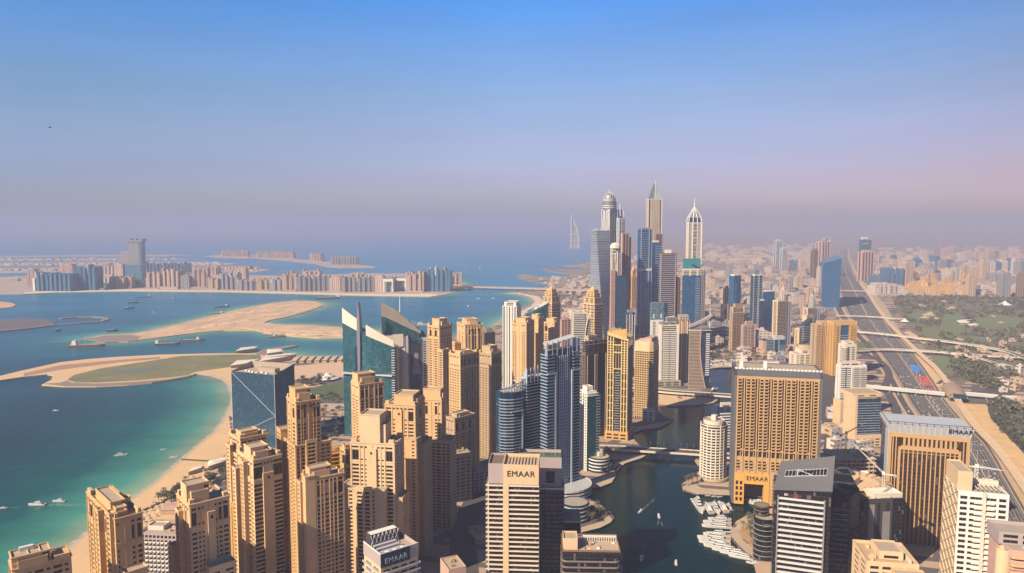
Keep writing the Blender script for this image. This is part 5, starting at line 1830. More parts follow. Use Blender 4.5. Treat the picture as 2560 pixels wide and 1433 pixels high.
t.shell(circle(pc[0], pc[1], rp), 0, 19, GNAVY, 'podium', PAVE, .5)
t.slabs(circle(pc[0], pc[1], rp * 1.06), 3, 20, 4.3, WHITE, 0.7, 0.8, 'podium_floor')
t.box(pc[0] - 2, pc[0] + 4, pc[1] - 4, pc[1] + 3, 19, 24, OFFW, 'podium_roof_box')
t.done()

# dark unfinished tower
t = Bld('dark_tower', 'dark brown tower with open upper floors, left of the gold framed tower', 'tower', (1452, 1464, 1526), 852, 1040, 38, group=MG)
A, B, h = t.a, t.b, t.h
t.mass(0, A, 0, B, 0, h - 18, BROWN, '.XX.s.XX..s.', '.s.W.', 3.6, 1.0, wm=GBRONZE)
t.slabs([(-.8, -1.2), (A + .5, -1.2), (A + .5, B), (-.8, B)], 4, h - 4, 3.6, plain('dark_slab', (0.17, 0.145, 0.14), 0.8), 0.5, 0)
t.box(2, A - 2, 2, B - 2, h - 20, h - 3, DARK, 'core')
for f in (.06, .36, .44, .80, .88):
    t.fins([(A * f, -1.2)], 0 if f > .7 else h * .3, h - 22, 1.3, .7, plain('pale_column', (0.50, 0.40, 0.36), 0.8), 'column')
t.fins([(A * f, -.6) for f in (.1, .3, .5, .7, .9)], h - 20, h, 1.0, .6, BROWN, 'column')
t.mass(A * .15, A * .5, B * .2, B * .8, h - 1, h + 6, TAN, '.s.', None, name='penthouse')
t.done()

# gold framed tower
t = Bld('gold_frame_tower', 'dark glass tower held in a gold grid frame with a sloping roof wedge', 'tower', (1519, 1570, 1582), 852, 1040, 72, group=MG)
A, B, h = t.a, t.b, t.h
zl, zr = t.z(838), t.z(850)
mb = MB()
P4 = [(0, B), (0, 0), (A, 0), (A, B)]
mb.loft(P4, 0, P4, [zl, h, h - 4, zl - 4], 0, True)
t.add(mb, 'curtain_wall', GBRONZE)
GF = plain('gold_frame', (0.62, 0.46, 0.20), 0.6, 0.08)
for f in (.02, .16, .30, .70, .84, .98):
    t.box(-1.4, -.02, B * f - .8, B * f + .8, 0, h - 2 + (zl - h) * f, GF, 'frame_post')
for lo, hi in ((.02, .30), (.70, .98)):
    mb = MB()
    mb.box(-1.2, -.02, B * lo + .8, B * hi - .8, 0, .9)
    me = bpy.data.meshes.new('frame_rail')
    me.from_pydata([(x - t.off[0], y - t.off[1], z) for x, y, z in mb.v], [], mb.f)
    me.materials.append(GF)
    z = 8
    k = 0
    while z < h - 3:
        dense = z > h * .64
        link('frame_rail', me, t.root, (0, 0, z))
        z += 3.8 if dense else 11.4
for row in (t.z(865), t.z(884), t.z(925)):
    t.box(-1.3, -.03, B * .3 + .8, B * .7 - .8, row, row + 1.6, GF, 'frame_rail')
t.box(-1.3, -.03, B * .42, B * .44, t.z(925), t.z(865), GF, 'frame_post')
t.box(-1.3, -.03, B * .56, B * .58, t.z(925), t.z(865), GF, 'frame_post')
t.slabs([(-.8, B * .38), (-.8, B * .62), (1, B * .62), (1, B * .38)][::-1], 12, t.z(928), 3.8, SLABW, 0.8)
t.slabs([(-.3, -1.4), (A, -1.4), (A, 1), (-.3, 1)], 8, h - 12, 3.8, plain('gold_slab', (0.46, 0.34, 0.20), 0.8), 0.5, .6)
mb = MB()
mb.loft([(-1.5, B), (-1.5, -1), (A, -1), (A, B)], [zl - 1, h - 1, h - 1, zl - 1], [(-1.5, B), (-1.5, -1), (A, -1), (A, B)], [zl + 4.5, h + 2, h + 2, zl + 4.5], 0)
t.add(mb, 'roof_frame', GF)
mb = MB()
ya, yb = B * .80, B * .06
mb.loft([(1, ya), (1, yb), (5, yb), (5, ya)], h, [(1, ya), (1, yb), (5, yb), (5, ya)], [zl + 5, t.z(823), t.z(823), zl + 5], 0)
t.add(mb, 'roof_wedge', GOLD)
t.mass(-5, A + 2, -2, B + 2, 0, 13, GOLD, '.W.W.', '.W.W.W.', 5, 1, name='podium')
t.done()

# golden rounded tower
t = Bld('golden_round_tower', 'golden gridded tower with rounded corner and a smooth domed roof, in the canal bend', 'tower', (1587, 1632, 1646), 880, 1150, 64, group=MG)
A, B, h = t.a, t.b, t.h
P = [(0, B), (0, B * .18), (A * .12, B * .04), (A * .3, 0), (A, 0), (A, B)]
t.shell(P, 0, h, WINB, 'curtain_wall', ROOF, .5)
z = 6
t.slabs([(-.8, B + .4), (-.8, B * .17), (A * .1, -.2), (A * .3, -.8), (A + .5, -.8), (A + .5, B + .4)], 4, h, 3.7, plain('gold_band', (0.55, 0.40, 0.22), 0.8), 1.3)
for f in (.02, .18, .34, .5, .66, .82, .98):
    t.box(-1.0, -.02, B * (.18 + .8 * f) - .6, B * (.18 + .8 * f) + .6, 0, h, GOLD, 'pier')
t.fins([(A * f, 0) for f in (.45, .75, .98)], 0, h, 1.2, 1.0, GOLD, 'pier')
mb = MB()
mb.loft([(-1, B + .4), (-1, B * .17), (A * .1, -.4), (A * .3, -1), (A + .5, -1), (A + .5, B + .4)], h, [(0, B - .4), (0, B * .19), (A * .12, .4), (A * .3, 0), (A - .5, 0), (A - .5, B - .4)], t.z(856), 0)
t.add(mb, 'crown', CREAM2)
n = 8
mb = MB()
for k in range(n):
    f0, f1 = k / n, (k + 1) / n
    g = lambda f: t.z(856) + (t.z(846) - t.z(856)) * (f * 1.4 - .4 * f * f if f < .6 else 1 - (f - .6) * .25)
    y0, y1 = B * (.9 - .8 * f0), B * (.9 - .8 * f1)
    mb.loft([(2, y0), (2, y1), (A - 1, y1), (A - 1, y0)], t.z(856) - .5, [(2, y0), (2, y1), (A - 1, y1), (A - 1, y0)], [g(f0), g(f1), g(f1), g(f0)], 0)
t.add(mb, 'domed_roof', PINK)
t.mass(-12, -1.5, -6, B * .4, 0, 20, OFFW, '.X.X.', '.X.X.', 4, 1, name='podium')
t.done()

# white striped, brown fluted and curved tan towers beyond the second bridge
t = Bld('white_striped_tower', 'cream white tower with close horizontal bands and plain white edge walls, beyond the sandy islet', 'tower', (1646, 1650, 1698), 812, 1400, 5, group=MG)
A, B, h = t.a, t.b, t.h
t.mass(0, A, 0, B, 0, h, OFFW, '..' + 'X' * 4 + '..', '.', 3.7, 1.2, wm=GBRONZE)
t.slabs([(A * .16, -1.6), (A * .84, -1.6), (A * .84, .5), (A * .16, .5)], 6, h - 12, 3.7, WHITE, 0.5, .95)
t.fins([(A * .06, 0), (A * .94, 0)], 0, h, A * .11, 1.4, WHITE, 'edge_wall')
t.box(A * .5 - .3, A * .5 + .3, -1.9, -1.61, 8, h - 14, BROWN, 'downpipe')
t.mass(A * .1, A * .9, B * .1, B, h - 1, h + 5, GREY, '.X.X.', None, name='crown')
t.mass(-8, A + 3, -9, -2, 0, 11, CONC, '.W.W.W.', '.W.', 4.5, 1, name='podium')
t.roofkit(0, A, 0, B, h + 4, 5, 6, PALE)
t.done()
t = Bld('fluted_brown_tower', 'brown and gold tower of upright flutes behind the curved edge tower', 'tower', (1697, 1698, 1726), 800, 1440, 3, b=24, group=MG)
A, B, h = t.a, t.b, t.h
t.mass(0, A, 0, B, 0, h, BROWN, '.v.v.v.v.', '.v.', 3.6, 0.8, wm=GBRONZE)
for i, f in enumerate((.05, .22, .38, .55, .72, .92)):
    t.fins([(A * f, 0)], 0, h - 2 * (i % 3), 2.4, 1.6, (GOLD, OFFW, PINK)[i % 3], 'flute')
t.mass(A * .1, A * .9, B * .2, B * .8, h - 1, h + 9, MAUVE, '.s.s.s.', None, name='crown')
t.done()
t = Bld('curved_edge_tower', 'tan striped tower with a long curved edge, dark right half and swept-up roof', 'tower', (1722, 1725, 1777), 822, 1372, 5, group=MG)
A, B, h = t.a, t.b, t.h
nf = 42
cv = lambda f: A * (.46 + .34 * (1 - f) ** 2.2 + .22 * max(0, f - .55) ** 1.5)
mb = MB()
for k in range(nf):
    f = k / nf
    x = cv(f)
    z = h * f
    mb.box(-.6, x, -1.2, B * .5, z, z + h / nf * .48)
t.add(mb, 'floor_bands', plain('tan_band', (0.50, 0.37, 0.26), 0.8))
t.box(0, A, 0, B, 0, h - .3, GNAVY, 'curtain_wall')
t.slabs([(A * .78, -1.1), (A * .96, -1.1), (A * .96, .5), (A * .78, .5)], h * .22, h - 8, 4.2, WHITE, 1.9, 0)
mb = MB()
for k in range(24):
    f0, f1 = k / 24, (k + 1) / 24
    mb.bar((cv(f0), -1.3, h * f0), (cv(f1), -1.3, h * f1), 1.2, 0, 1.6)
t.add(mb, 'curved_rib', PINK)
n = 12
mb = MB()
g = lambda f: t.z(812) + (t.z(786) - t.z(812)) * f ** 1.35
for k in range(n):
    f0, f1 = k / n, (k + 1) / n
    x0, x1 = A * (-.02 + 1.06 * f0), A * (-.02 + 1.06 * f1)
    mb.loft([(x0, -1.5), (x1, -1.5), (x1, B * .9), (x0, B * .9)], [g(f0) - 5, g(f1) - 5, g(f1) - 5, g(f0) - 5], [(x0, -1.5), (x1, -1.5), (x1, B * .9), (x0, B * .9)], [g(f0), g(f1), g(f1), g(f0)], 0, True, True)
t.add(mb, 'swept_roof', MAUVE)
t.box(A * .05, A * .9, 1, B * .8, h - .4, t.z(815), GREY, 'roof_wall')
mb = MB()
mb.lathe([(.8, h), (.5, t.z(780)), (.15, t.z(763))], 8, 0, A * .97, B * .4)
t.add(mb, 'mast', WHITE)
t.box(-1, A + .5, -1.6, B, h - 4, h - 2.6, OFFW, 'cornice')

# round white tower on its quay
t = Bld('round_white_tower', 'round white balcony tower standing on a curved quay by the canal', 'tower', (1750, 1786, 1820), 1066, 862, 45, group=MG)
A, B, h = t.a, t.b, t.h
cx_, cy_ = A / 2, B / 2
r = 33 / F * 880
t.shell(circle(cx_, cy_, r * .93, n=36), 0, h - 1, WIN, 'curtain_wall', ROOF, 1)
t.slabs(circle(cx_, cy_, r, n=36), 5, h, 3.55, plain('warm_white', (0.66, 0.62, 0.54), 0.7), 0.4, 1.15)
for k in range(18):
    a = 2 * pi * k / 18
    x, y = cx_ + r * .97 * cos(a), cy_ + r * .97 * sin(a)
    t.box(x - .6, x + .6, y - .6, y + .6, 0, h - (6 if k % 3 else 0), OFFW, 'pier')
t.shell(circle(cx_, cy_, r * .8, n=24), h - 1, h + 4, OFFW, 'crown', ROOF, 1.5)
t.box(cx_ - 2, cx_ + 4, cy_ - 3, cy_ + 3, h - 1, h + 9, OFFW, 'penthouse')
t.slabs(circle(cx_, cy_, r * 1.2, n=36), 1, 4, 20, PAVE, 2.6, .4, 'podium_roof')
t = Bld('banded_slab', 'dark slab with white bands between the round white tower and the big hotel', 'building', (1790, 1793, 1840), 1018, 990, 8)
A, B, h = t.a, t.b, t.h
t.shell([(0, 0), (A, 0), (A, B), (0, B)], 0, h, GNAVY, 'curtain_wall')
t.slabs([(A * .15, -1), (A, -1), (A, B), (A * .15, B)], 4, h - 6, 4.0, WHITE, 1.5)
t.mass(A * .2, A * .8, B * .2, B * .8, h - 1, h + 6, OFFW, '.X.', None, name='penthouse')
t.done()

# ------------------------------------------------------------------ the big gold hotel
SIGND = plain('sign_black', (0.03, 0.025, 0.02), 0.6, 0.1)
t = Bld('gold_hotel', 'huge slate framed hotel slab with gold balcony columns and a lettered gold lintel', 'hotel', (1830, 1837, 2058), 922, 800, -13)
A, B, h = t.a, t.b, t.h
SLATE = plain('slate_cladding', (0.115, 0.12, 0.14), 0.55, 0.1)
zleg = t.z(1180)
zt = t.z(938)
xl, xr_ = A * .028, A * .972
# frame
t.box(0, xl - .003, 0, B, 0, h, SLATE, 'frame_wall')
t.box(xr_ + .003, A, 0, B, 0, h, SLATE, 'frame_wall')
t.mass(0, A, 0, B, zt + .003, h + 0.003, SLATE, None, None, name='frame_top', roof=ROOF, par=1.2)
for k in range(24):
    t.box(A * (k + .1) / 24, A * (k + .8) / 24, .2, 1.0, h, h + 1.8, WHITE, 'roof_panel')
t.box(A * .06, A * .1, 6, 10, h, h + 8, WHITE, 'roof_arch_leg')
t.box(A * .34, A * .38, 10, 12, h, h + 8, WHITE, 'roof_arch')
# gold facade: piers, slots, balcony columns
GH = plain('hotel_gold', (0.49, 0.31, 0.15), 0.85, 0.1)
zb1, zb2 = t.z(1142), t.z(1124)
xs = []
groups = 6
W = xr_ - xl


def hotel_cols(Wd, z0, z1, fh, lo=0.0):
    cols = []
    u = 1.2
    g = (Wd - 2.4) / groups
    for i in range(groups):
        for (a, b, kind) in ((.06, .30, 'b'), (.36, .46, 'v'), (.54, .64, 'v'), (.70, .94, 'b')):
            rows = []
            if kind == 'v':
                rows = [(max(z0 + .5, zb2 + 1.5), z1 - 3.0), (zb1 + 1, zb2 - .5)]
                rows.sort()
                rows = [r for r in rows if r[1] > r[0]]
            else:
                z = z1 - 6.4
                while z > z0 + 2:
                    if z > zb2 or z < zb1 - 3:
                        rows.append((z, z + 2.3))
                    z -= 3.6
                rows.append((zb1 + 1, zb2 - .5))
                rows.sort()
            cols.append((u + g * a, u + g * b, rows))
        u += g
    return cols


t.mass(xl, xr_, .4, B - .5, zleg, zt, GH, lambda W_, z0, z1, fh: hotel_cols(W_, z0, z1, fh), None, 3.6, 1.6, 'gold_wall', par=0, wm=GBRONZE)
mb = MB()
mb.box(-2.0, 2.0, -1.0, .38, 0, .9)
mb.v = [(x, y, z) for x, y, z in mb.v]
me = bpy.data.meshes.new('balcony')
me.from_pydata(mb.v, [], mb.f)
me.materials.append(GH)
cells = []
g = (W - 2.4) / groups
z = zt - 6.4
while z > zleg + 2:
    if z > zb2 or z < zb1 - 3:
        for i in range(groups):
            for f in (.18, .82):
                cells.append((xl + 1.2 + g * (i + f), z))
    z -= 3.6
mbs = MB()
for i, (x, z) in enumerate(cells):
    if i < 100:
        o = link('balcony', me, t.root, (x - t.off[0], -t.off[1], z - .5))
        o.scale = (g * .12 / 2.0, 1, 1)
    else:
        mbs.box(x - g * .12, x + g * .12, -1.0, .38, z - .5, z + .4)
o = t.add(mbs, 'balcony', GH)
o['kind'] = 'stuff'
for i in range(groups + 1):
    t.box(xl + 1.2 + g * i - .7, xl + 1.2 + g * i + .7, -.3, .39, zleg, zt - 2, GH, 'pier')
for i in range(groups):
    t.box(xl + 1.2 + g * (i + .5) - .6, xl + 1.2 + g * (i + .5) + .6, -.5, .39, zleg, zt - 3, GH, 'pier')
# leg, lintel and portal
HG = plain('leg_gold', (0.64, 0.34, 0.085), 0.8, 0.08)
LW = t.xr(1868) - xl
t.mass(xl, xl + LW, -1.4, 12, 0, zleg + .2, HG, lambda W_, z0, z1, fh: [(W_ * a, W_ * b, [(t.z(1250) + k * 6.4, t.z(1250) + k * 6.4 + 4.6) for k in range(4)]) for a, b in ((.16, .42), (.58, .84))], None, 3.6, 1.2, 'leg', par=0, wm=GBRONZE)
t.box(xl + LW + .003, t.xr(1932), -1.0, 10, t.z(1206), zleg - .01, HG, 'lintel')
text_mesh(t.root, 'EMAAR', 7.0, SIGND, ((xl + LW + t.xr(1928)) / 2 - t.off[0] + 1.2, -t.off[1] - 1.3, t.z(1192)), (pi / 2, 0, 0), .25, 'sign_lettering', 0.0, 1.08)
t.box(t.xr(1918), t.xr(1932), -.8, 9, 0, t.z(1206) - .01, HG, 'leg')
t.mass(t.xr(1933), xr_, -.5, B - .6, 0, zleg - .01, GH, '.W.W.W.W.', None, 4, 1, 'lower_wall', par=0, wm=GBRONZE)
t.box(xl, t.xr(1932), B * .55, B - .6, 0, zleg - .01, BROWN, 'rear_wall')
t.done()

# ------------------------------------------------------------------ the bottom edge: lettered towers
t = Bld('lettered_tower', 'cream fronted balcony tower with a lettered crown panel, bottom centre', 'tower', (1222, 1222, 1347), 1158, 560, -4, b=26)
A, B, h = t.a, t.b, t.h
zs = t.z(1208)
xa, xb = t.xr(1258), t.xr(1272)
t.box(0, A, 0, B, 0, zs - .01, GBRONZE, 'curtain_wall')
t.slabs([(-2.4, -2.0), (xa - .05, -2.0), (xa - .05, 1), (-.2, B), (-2.4, B)], 2, zs - 1, 3.85, plain('warm_slab', (0.66, 0.58, 0.50), 0.7), .5, .85)
t.slabs([(xb + .05, -2.0), (A + .3, -2.0), (A + .3, B), (A - .1, B), (xb + .05, 1)], 2, zs - 1, 3.85, plain('warm_slab', (0.66, 0.58, 0.50), 0.7), .5, .85)
t.box(xa, xb, -2.3, 0, 0, zs, CREAM2, 'stripe')
t.mass(-.4, xa - .02, -.6, B, zs, h, MAUVE, None, None, name='crown', par=3)
t.mass(xa, A, -2.0, B, zs, h, CREAM2, None, None, name='sign_panel', par=3)
mb = MB()
for k in range(9):
    x = xa + (A - xa) * k / 9
    mb.box(x, x + .12, -2.04, -2.003, zs, h)
t.add(mb, 'panel_joint', TAN)
text_mesh(t.root, 'EMAAR', 6.6, SIGND, ((xa + A) / 2 - t.off[0], -t.off[1] - 2.2, (zs + h) / 2 + .5), (pi / 2, 0, 0), .2, 'sign_lettering', 0.0, 1.08)
for k in range(9):
    t.box(A * (.36 + .065 * k), A * (.36 + .065 * k) + .6, 2, B - 2, h - 1.8, h - 1.2, CREAM2, 'roof_beam')
t.box(2, A * .3, 3, B - 4, h - 3, h - .5, BROWN, 'roof_box')
t.done()
t = Bld('glass_balcony_tower', 'grey topped dark glass balcony tower joined behind the lettered tower', 'tower', (1296, 1296, 1404), 1142, 602, -4, b=22)
A, B, h = t.a, t.b, t.h
zs = t.z(1216)
x0 = t.xr(1345)
t.mass(0, A, 0, B, zs, h, MAUVE, lambda W_, z0, z1, fh: [(W_ * .64, W_ * .84, [(z0 + 3, z0 + 14)])], None, name='crown', par=2, depth=2)
mb = MB()
mb.box(.4, A - .4, .3, .5, h, h + 4.2)
mb.box(.4, .6, .5, B, h, h + 4.2)
mb.box(A - .6, A - .4, .5, B, h, h + 4.2)
t.add(mb, 'glass_screen', glass('green_glass_screen', (0.06, 0.14, 0.11), (0.1, 0.16, 0.14), 4, 1.4, .15, .2))
t.box(x0 - 4, A + 1.0, -1.0, B - 1, 0, zs - .01, GBLACK, 'curtain_wall')
t.slabs([(x0 - 4, -2.6), (A + 2.6, -2.6), (A + 2.6, B), (x0 - 4, B)], 2, zs, 3.85, plain('dark_grey_slab', (0.22, 0.22, 0.21), 0.6), .45, .0)
t.fins([(x0 + (A - x0) * f, -1.0) for f in (.15, .42, .70)], 0, zs, .8, 1.3, plain('dark_grey_pier', (0.13, 0.135, 0.13), 0.6), 'pier')
t.slabs([(x0 - 1, -3.2), (A + 2.8, -3.2), (A + 2.8, 0), (x0 - 1, 0)], zs - 1, zs + 1, 10, WHITE, .6, .8, 'terrace')
mb = MB()
for k in range(7):
    mb.bar((x0 + (A * .9 - x0) * k / 7, -2.6, zs + 4.2), (x0 + (A * .9 - x0) * k / 7, .0, zs + 4.2), .25)
mb.bar((x0, -2.6, zs + 4), (A * .8, -2.6, zs + 4), .4)
t.add(mb, 'pergola', WHITE)
t.done()
t = Bld('terrace_building', 'dark banded building with a sunlit roof terrace beside the canal, bottom centre', 'building', (1408, 1408, 1548), 1378, 520, -2, b=28)
A, B, h = t.a, t.b, t.h
t.box(0, A, 0, B, 0, h - .01, GBLACK, 'curtain_wall')
t.slabs(rrect(-1.2, A + 1.2, -1.4, B, 4), h - 54, h - 4, 4.6, plain('brown_slab', (0.21, 0.165, 0.15), 0.6), .7, .6)
t.mass(-.8, A + .8, -1.0, B, h, h + 1.4, BROWN, None, None, name='roof_parapet', roof=PAVE, par=1.3)
t.mass(0, A * .26, 2, B * .55, h + .1, h + 9, CREAM2, None, None, name='stair_block')
mb = MB()
for k in range(17):
    x = A * (.28 + .70 * k / 16)
    mb.box(x, x + .5, B * .62, B * .64, h, h + 4)
mb.box(A * .28, A * .99, B * .60, B * .66, h + 4, h + 4.5)
t.add(mb, 'pergola', WHITE)
rr = random.Random(4)
for k in range(14):
    x, y = A * rr.uniform(.3, .95), B * rr.uniform(.1, .55)
    t.box(x, x + rr.uniform(1, 2.4), y, y + rr.uniform(.8, 2), h + .1, h + rr.uniform(.6, 1.4), (WHITE, DECK, TAN)[k % 3], 'terrace_furniture')
t = Bld('stepped_block', 'small stepped dark block with a tan roof garden tucked behind the terrace building', 'building', (1408, 1408, 1450), 1305, 600, -2, b=26)
A, B, h = t.a, t.b, t.h
t.box(0, A, 0, B, 0, h - .01, GBLACK, 'curtain_wall')
t.slabs([(-1, -1.4), (A + 1, -1.4), (A + 1, B), (-1, B)], h - 40, h - 3, 4.6, plain('brown_slab', (0.21, 0.165, 0.15), 0.6), .7)
t.mass(-.8, A + .8, -1.0, B, h, h + 1.2, CREAM2, None, None, name='roof_parapet', roof=PAVE, par=1)
t.roofkit(0, A, 0, B, h + .3, 4, 2, TAN)

# the roof with a lattice screen, in front of the bright tower
t = Bld('lattice_roof_tower', 'dark tower top with a lattice screened roof and a lettered dark band, lower centre left', 'tower', (908, 951, 1046), 1388, 470, 38)
A, B, h = t.a, t.b, t.h
zs = t.z(1420)
xs_ = t.xr(1024)
t.mass(0, A, 0, B, zs, h, MAUVE, None, None, name='crown', roof=ROOF, par=3.2)
t.box(.3, xs_, -.5, -.003, zs - .4, h + .1, GNAVY, 'sign_panel')
t.box(0, A, 0, .6, h + .02, h + .6, WHITE, 'parapet_cap')
t.box(0, .6, .6, B, h + .02, h + .6, WHITE, 'parapet_cap')
text_mesh(t.root, 'EMAAR', 5.2, FRAMEW, (xs_ * .52 - t.off[0], -t.off[1] - .6, zs + (h - zs) * .38), (pi / 2, 0, 0), .15, 'sign_lettering', 0.0, 1.08)
t.mass(.4, A - .4, .4, B - .4, 0, zs - .01, CREAM2, '.W.W.W.W.', '.W.W.', 4.4, .8, par=0)
t.slabs([(-1, -1.6), (A + .8, -1.6), (A + .8, B), (-1, B)], zs - 40, zs - 1, 4.4, PALE, .5, .6)
for k in range(3):
    t.box(A * .10, A * .7, B * (.18 + .2 * k), B * (.27 + .2 * k), h - 3, h - 1.0 + .3 * k, PALE, 'roof_duct')
for k in range(3):
    t.box(A * (.2 + .2 * k), A * (.2 + .2 * k) + 2, B * .1, B * .1 + 2, h - 3, h - .4, WHITE, 'rooftop_unit')
t.mass(A * .08, A * .82, B * .74, B * 1.02, h - 3, h + 6.4, DARK, None, None, name='screen_block', roof=WHITE, par=.2)
mb = MB()
y = B * .74 - .25
n = 7
for k in range(n):
    x0, x1 = A * (.08 + .74 * k / n), A * (.08 + .74 * (k + 1) / n)
    mb.bar((x0, y, h - 2.5), (x1, y, h + 6), .45)
    mb.bar((x1, y, h - 2.5), (x0, y, h + 6), .45)
t.add(mb, 'lattice_screen', WHITE)
t.done()
# ------------------------------------------------------------------ right foreground
t = Bld('slanted_roof_tower', 'dark tower with a sloping grey metal roof and white balcony bands, lower right', 'tower', (1934, 1936, 2078), 1222, 560, -19)
A, B, h = t.a, max(t.b, 30), t.h
B = 34
zb = t.z(1156)
xa, xb = t.xr(1948), t.xr(2060)
t.box(0, A, 0, B, 0, h, GBLACK, 'curtain_wall')
t.slabs([(xa, -2.2), (xb, -2.2), (xb, .3), (xa, .3)], 4, t.z(1240), 4.35, plain('cool_white_slab', (0.58, 0.57, 0.57), 0.6), 1.15, .5)
t.fins([(xa - .6, 0), (xb + .6, 0)], 0, t.z(1236), 1.0, 2.4, GREY, 'pier')
mb = MB()
P = [(-.8, -2.6), (A + .8, -.6), (A + 5, B * .95), (5.5, B * .95)]
zt0 = [h + 1, h + 4, at_y(CX, 1128, t.Y + B)[2] - GZ + 2, at_y(CX, 1154, t.Y + B)[2] - GZ + 2]
N_ = 8
for i in range(N_):
    for j in range(N_):
        q_ = []
        for a_, b_ in ((i, j), (i + 1, j), (i + 1, j + 1), (i, j + 1)):
            f, g = a_ / N_, b_ / N_
            x = (P[0][0] * (1 - f) + P[1][0] * f) * (1 - g) + (P[3][0] * (1 - f) + P[2][0] * f) * g
            y = (P[0][1] * (1 - f) + P[1][1] * f) * (1 - g) + (P[3][1] * (1 - f) + P[2][1] * f) * g
            q_.append((x, y, (zt0[0] * (1 - f) + zt0[1] * f) * (1 - g) + (zt0[3] * (1 - f) + zt0[2] * f) * g))
        mb.face(tuple(q_))
        mb.face(tuple((x, y, z - 1.2) for x, y, z in reversed(q_)))
mb.loft(P, [z - 1.2 for z in zt0], P, zt0, 0, False)
t.add(mb, 'sloping_roof', plain('grey_roof_metal', (0.17, 0.17, 0.185), 0.5, 0.08, 0.3))
mb = MB()
Q = [(0, 0), (A, 0.3), (A + 4, B * .9), (6, B * .9)]
mb.loft(Q, h, Q, [z - 1.3 for z in zt0], 0, False)
t.add(mb, 'glazed_crown', GBLACK)


def roof_pt(f, g):
    x = (P[0][0] * (1 - f) + P[1][0] * f) * (1 - g) + (P[3][0] * (1 - f) + P[2][0] * f) * g
    y = (P[0][1] * (1 - f) + P[1][1] * f) * (1 - g) + (P[3][1] * (1 - f) + P[2][1] * f) * g
    return (x, y, (zt0[0] * (1 - f) + zt0[1] * f) * (1 - g) + (zt0[3] * (1 - f) + zt0[2] * f) * g + .25)


mb = MB()
mb.face((roof_pt(.14, .42), roof_pt(.88, .42), roof_pt(.88, .62), roof_pt(.14, .62)))
t.add(mb, 'roof_opening', GBLACK)
mb = MB()
for k in range(13):
    f = .14 + .74 * k / 12
    mb.bar(roof_pt(f, .42), roof_pt(f, .62), .3)
for g in (.42, .62):
    mb.bar(roof_pt(.14, g), roof_pt(.88, g), .5)
mb.bar(roof_pt(.36, .62), roof_pt(.62, .44), 1.0, 0, .8)
mb.bar(roof_pt(.36, .44), roof_pt(.36, .64), .9)
t.add(mb, 'roof_frame', PALE)
mb = MB()
for k in range(40):
    mb.bar(tuple(Vector(roof_pt(k / 40, 0)) - Vector((0, 0, .22))), tuple(Vector(roof_pt(k / 40, .98)) - Vector((0, 0, .22))), .10)
t.add(mb, 'roof_seams', GREY)
t.box(xa, xb, 1, 6, t.z(1238), t.z(1236), WHITE, 'terrace')
t.box(xa + 8, xb - 16, 0, 3, t.z(1236), t.z(1232), REDM, 'terrace_kiosk')
t.box(xa + 4, xa + 7, 0, 3, t.z(1236), t.z(1230), WHITE, 'terrace_box')
t = Bld('angular_dark_tower', 'black glass tower with a faceted sloping top, right of the slanted grey roof', 'tower', (2074, 2078, 2152), 1252, 600, -4)
A, B, h = t.a, 30, t.h
mb = MB()
P = [(0, 0), (A * .62, -3), (A, 3), (A, B), (0, B)]
mb.loft(P, 0, P, [t.z(1215), t.z(1236), t.z(1228), t.z(1200), t.z(1206)], 0, True)
t.add(mb, 'curtain_wall', glass('black_grid_glass', (0.010, 0.012, 0.018), (0.05, 0.055, 0.065), 4.2, 2.4, .08, .2))
t.slabs([(1, -1.4), (A * .54, -4.2), (A * .54, -2), (1, .4)], 4, t.z(1262), 4.4, plain('dark_grey_slab', (0.22, 0.22, 0.21), 0.6), .5, .3)
t.slabs([(A * .05, .2), (A * .6, -3.2), (A * .6, 8), (A * .05, 8)], t.z(1262), t.z(1261), 9, PALE, .8, 0, 'terrace')
# round black glass building at the waterfront
t = Bld('round_glass_building', 'low round black glass building with curved pale floor edges at the waterfront', 'building', (1886, 1911, 1936), 1302, 655, 45)
A, B, h = t.a, t.b, t.h
r = 25 / F * 690
t.shell(circle(A / 2, B / 2, r), 0, h, GBLACK, 'curtain_wall')
t.slabs(circle(A / 2, B / 2, r * 1.06), 4, h - 1, 5.0, plain('grey_edge', (0.30, 0.29, 0.29), 0.5), .5)
t.shell(circle(A / 2 + 4, B / 2 + 5, r * .72), h, h + 9, GBLACK, 'crown', ROOF, 2.5)
t.slabs(circle(A / 2 + 4, B / 2 + 5, r * .76), h + 1, h + 9, 3.6, plain('bronze_edge', (0.26, 0.20, 0.16), 0.5), .4)
t.shell(rrect(A * .35, A * 1.5, -16, B * .3, 5), 0, h - 14, GBLACK, 'lower_wing')

# second lettered building
t = Bld('lettered_office', 'broad gold and black striped office slab with a pale lettered roof band, right side', 'building', (2193, 2224, 2428), 1058, 700, -18)
A, B, h = t.a, t.b, t.h
zt = t.z(1080)
B = max(18, min(B, 40))
t.box(.6, A - .6, 1.3, B, 0, zt, DARK, 'core')
t.box(.62, A - .62, .9, 1.28, 0, zt - 2, GBRONZE, 'glazing')
OG = plain('office_gold', (0.47, 0.29, 0.14), 0.85, 0.08)
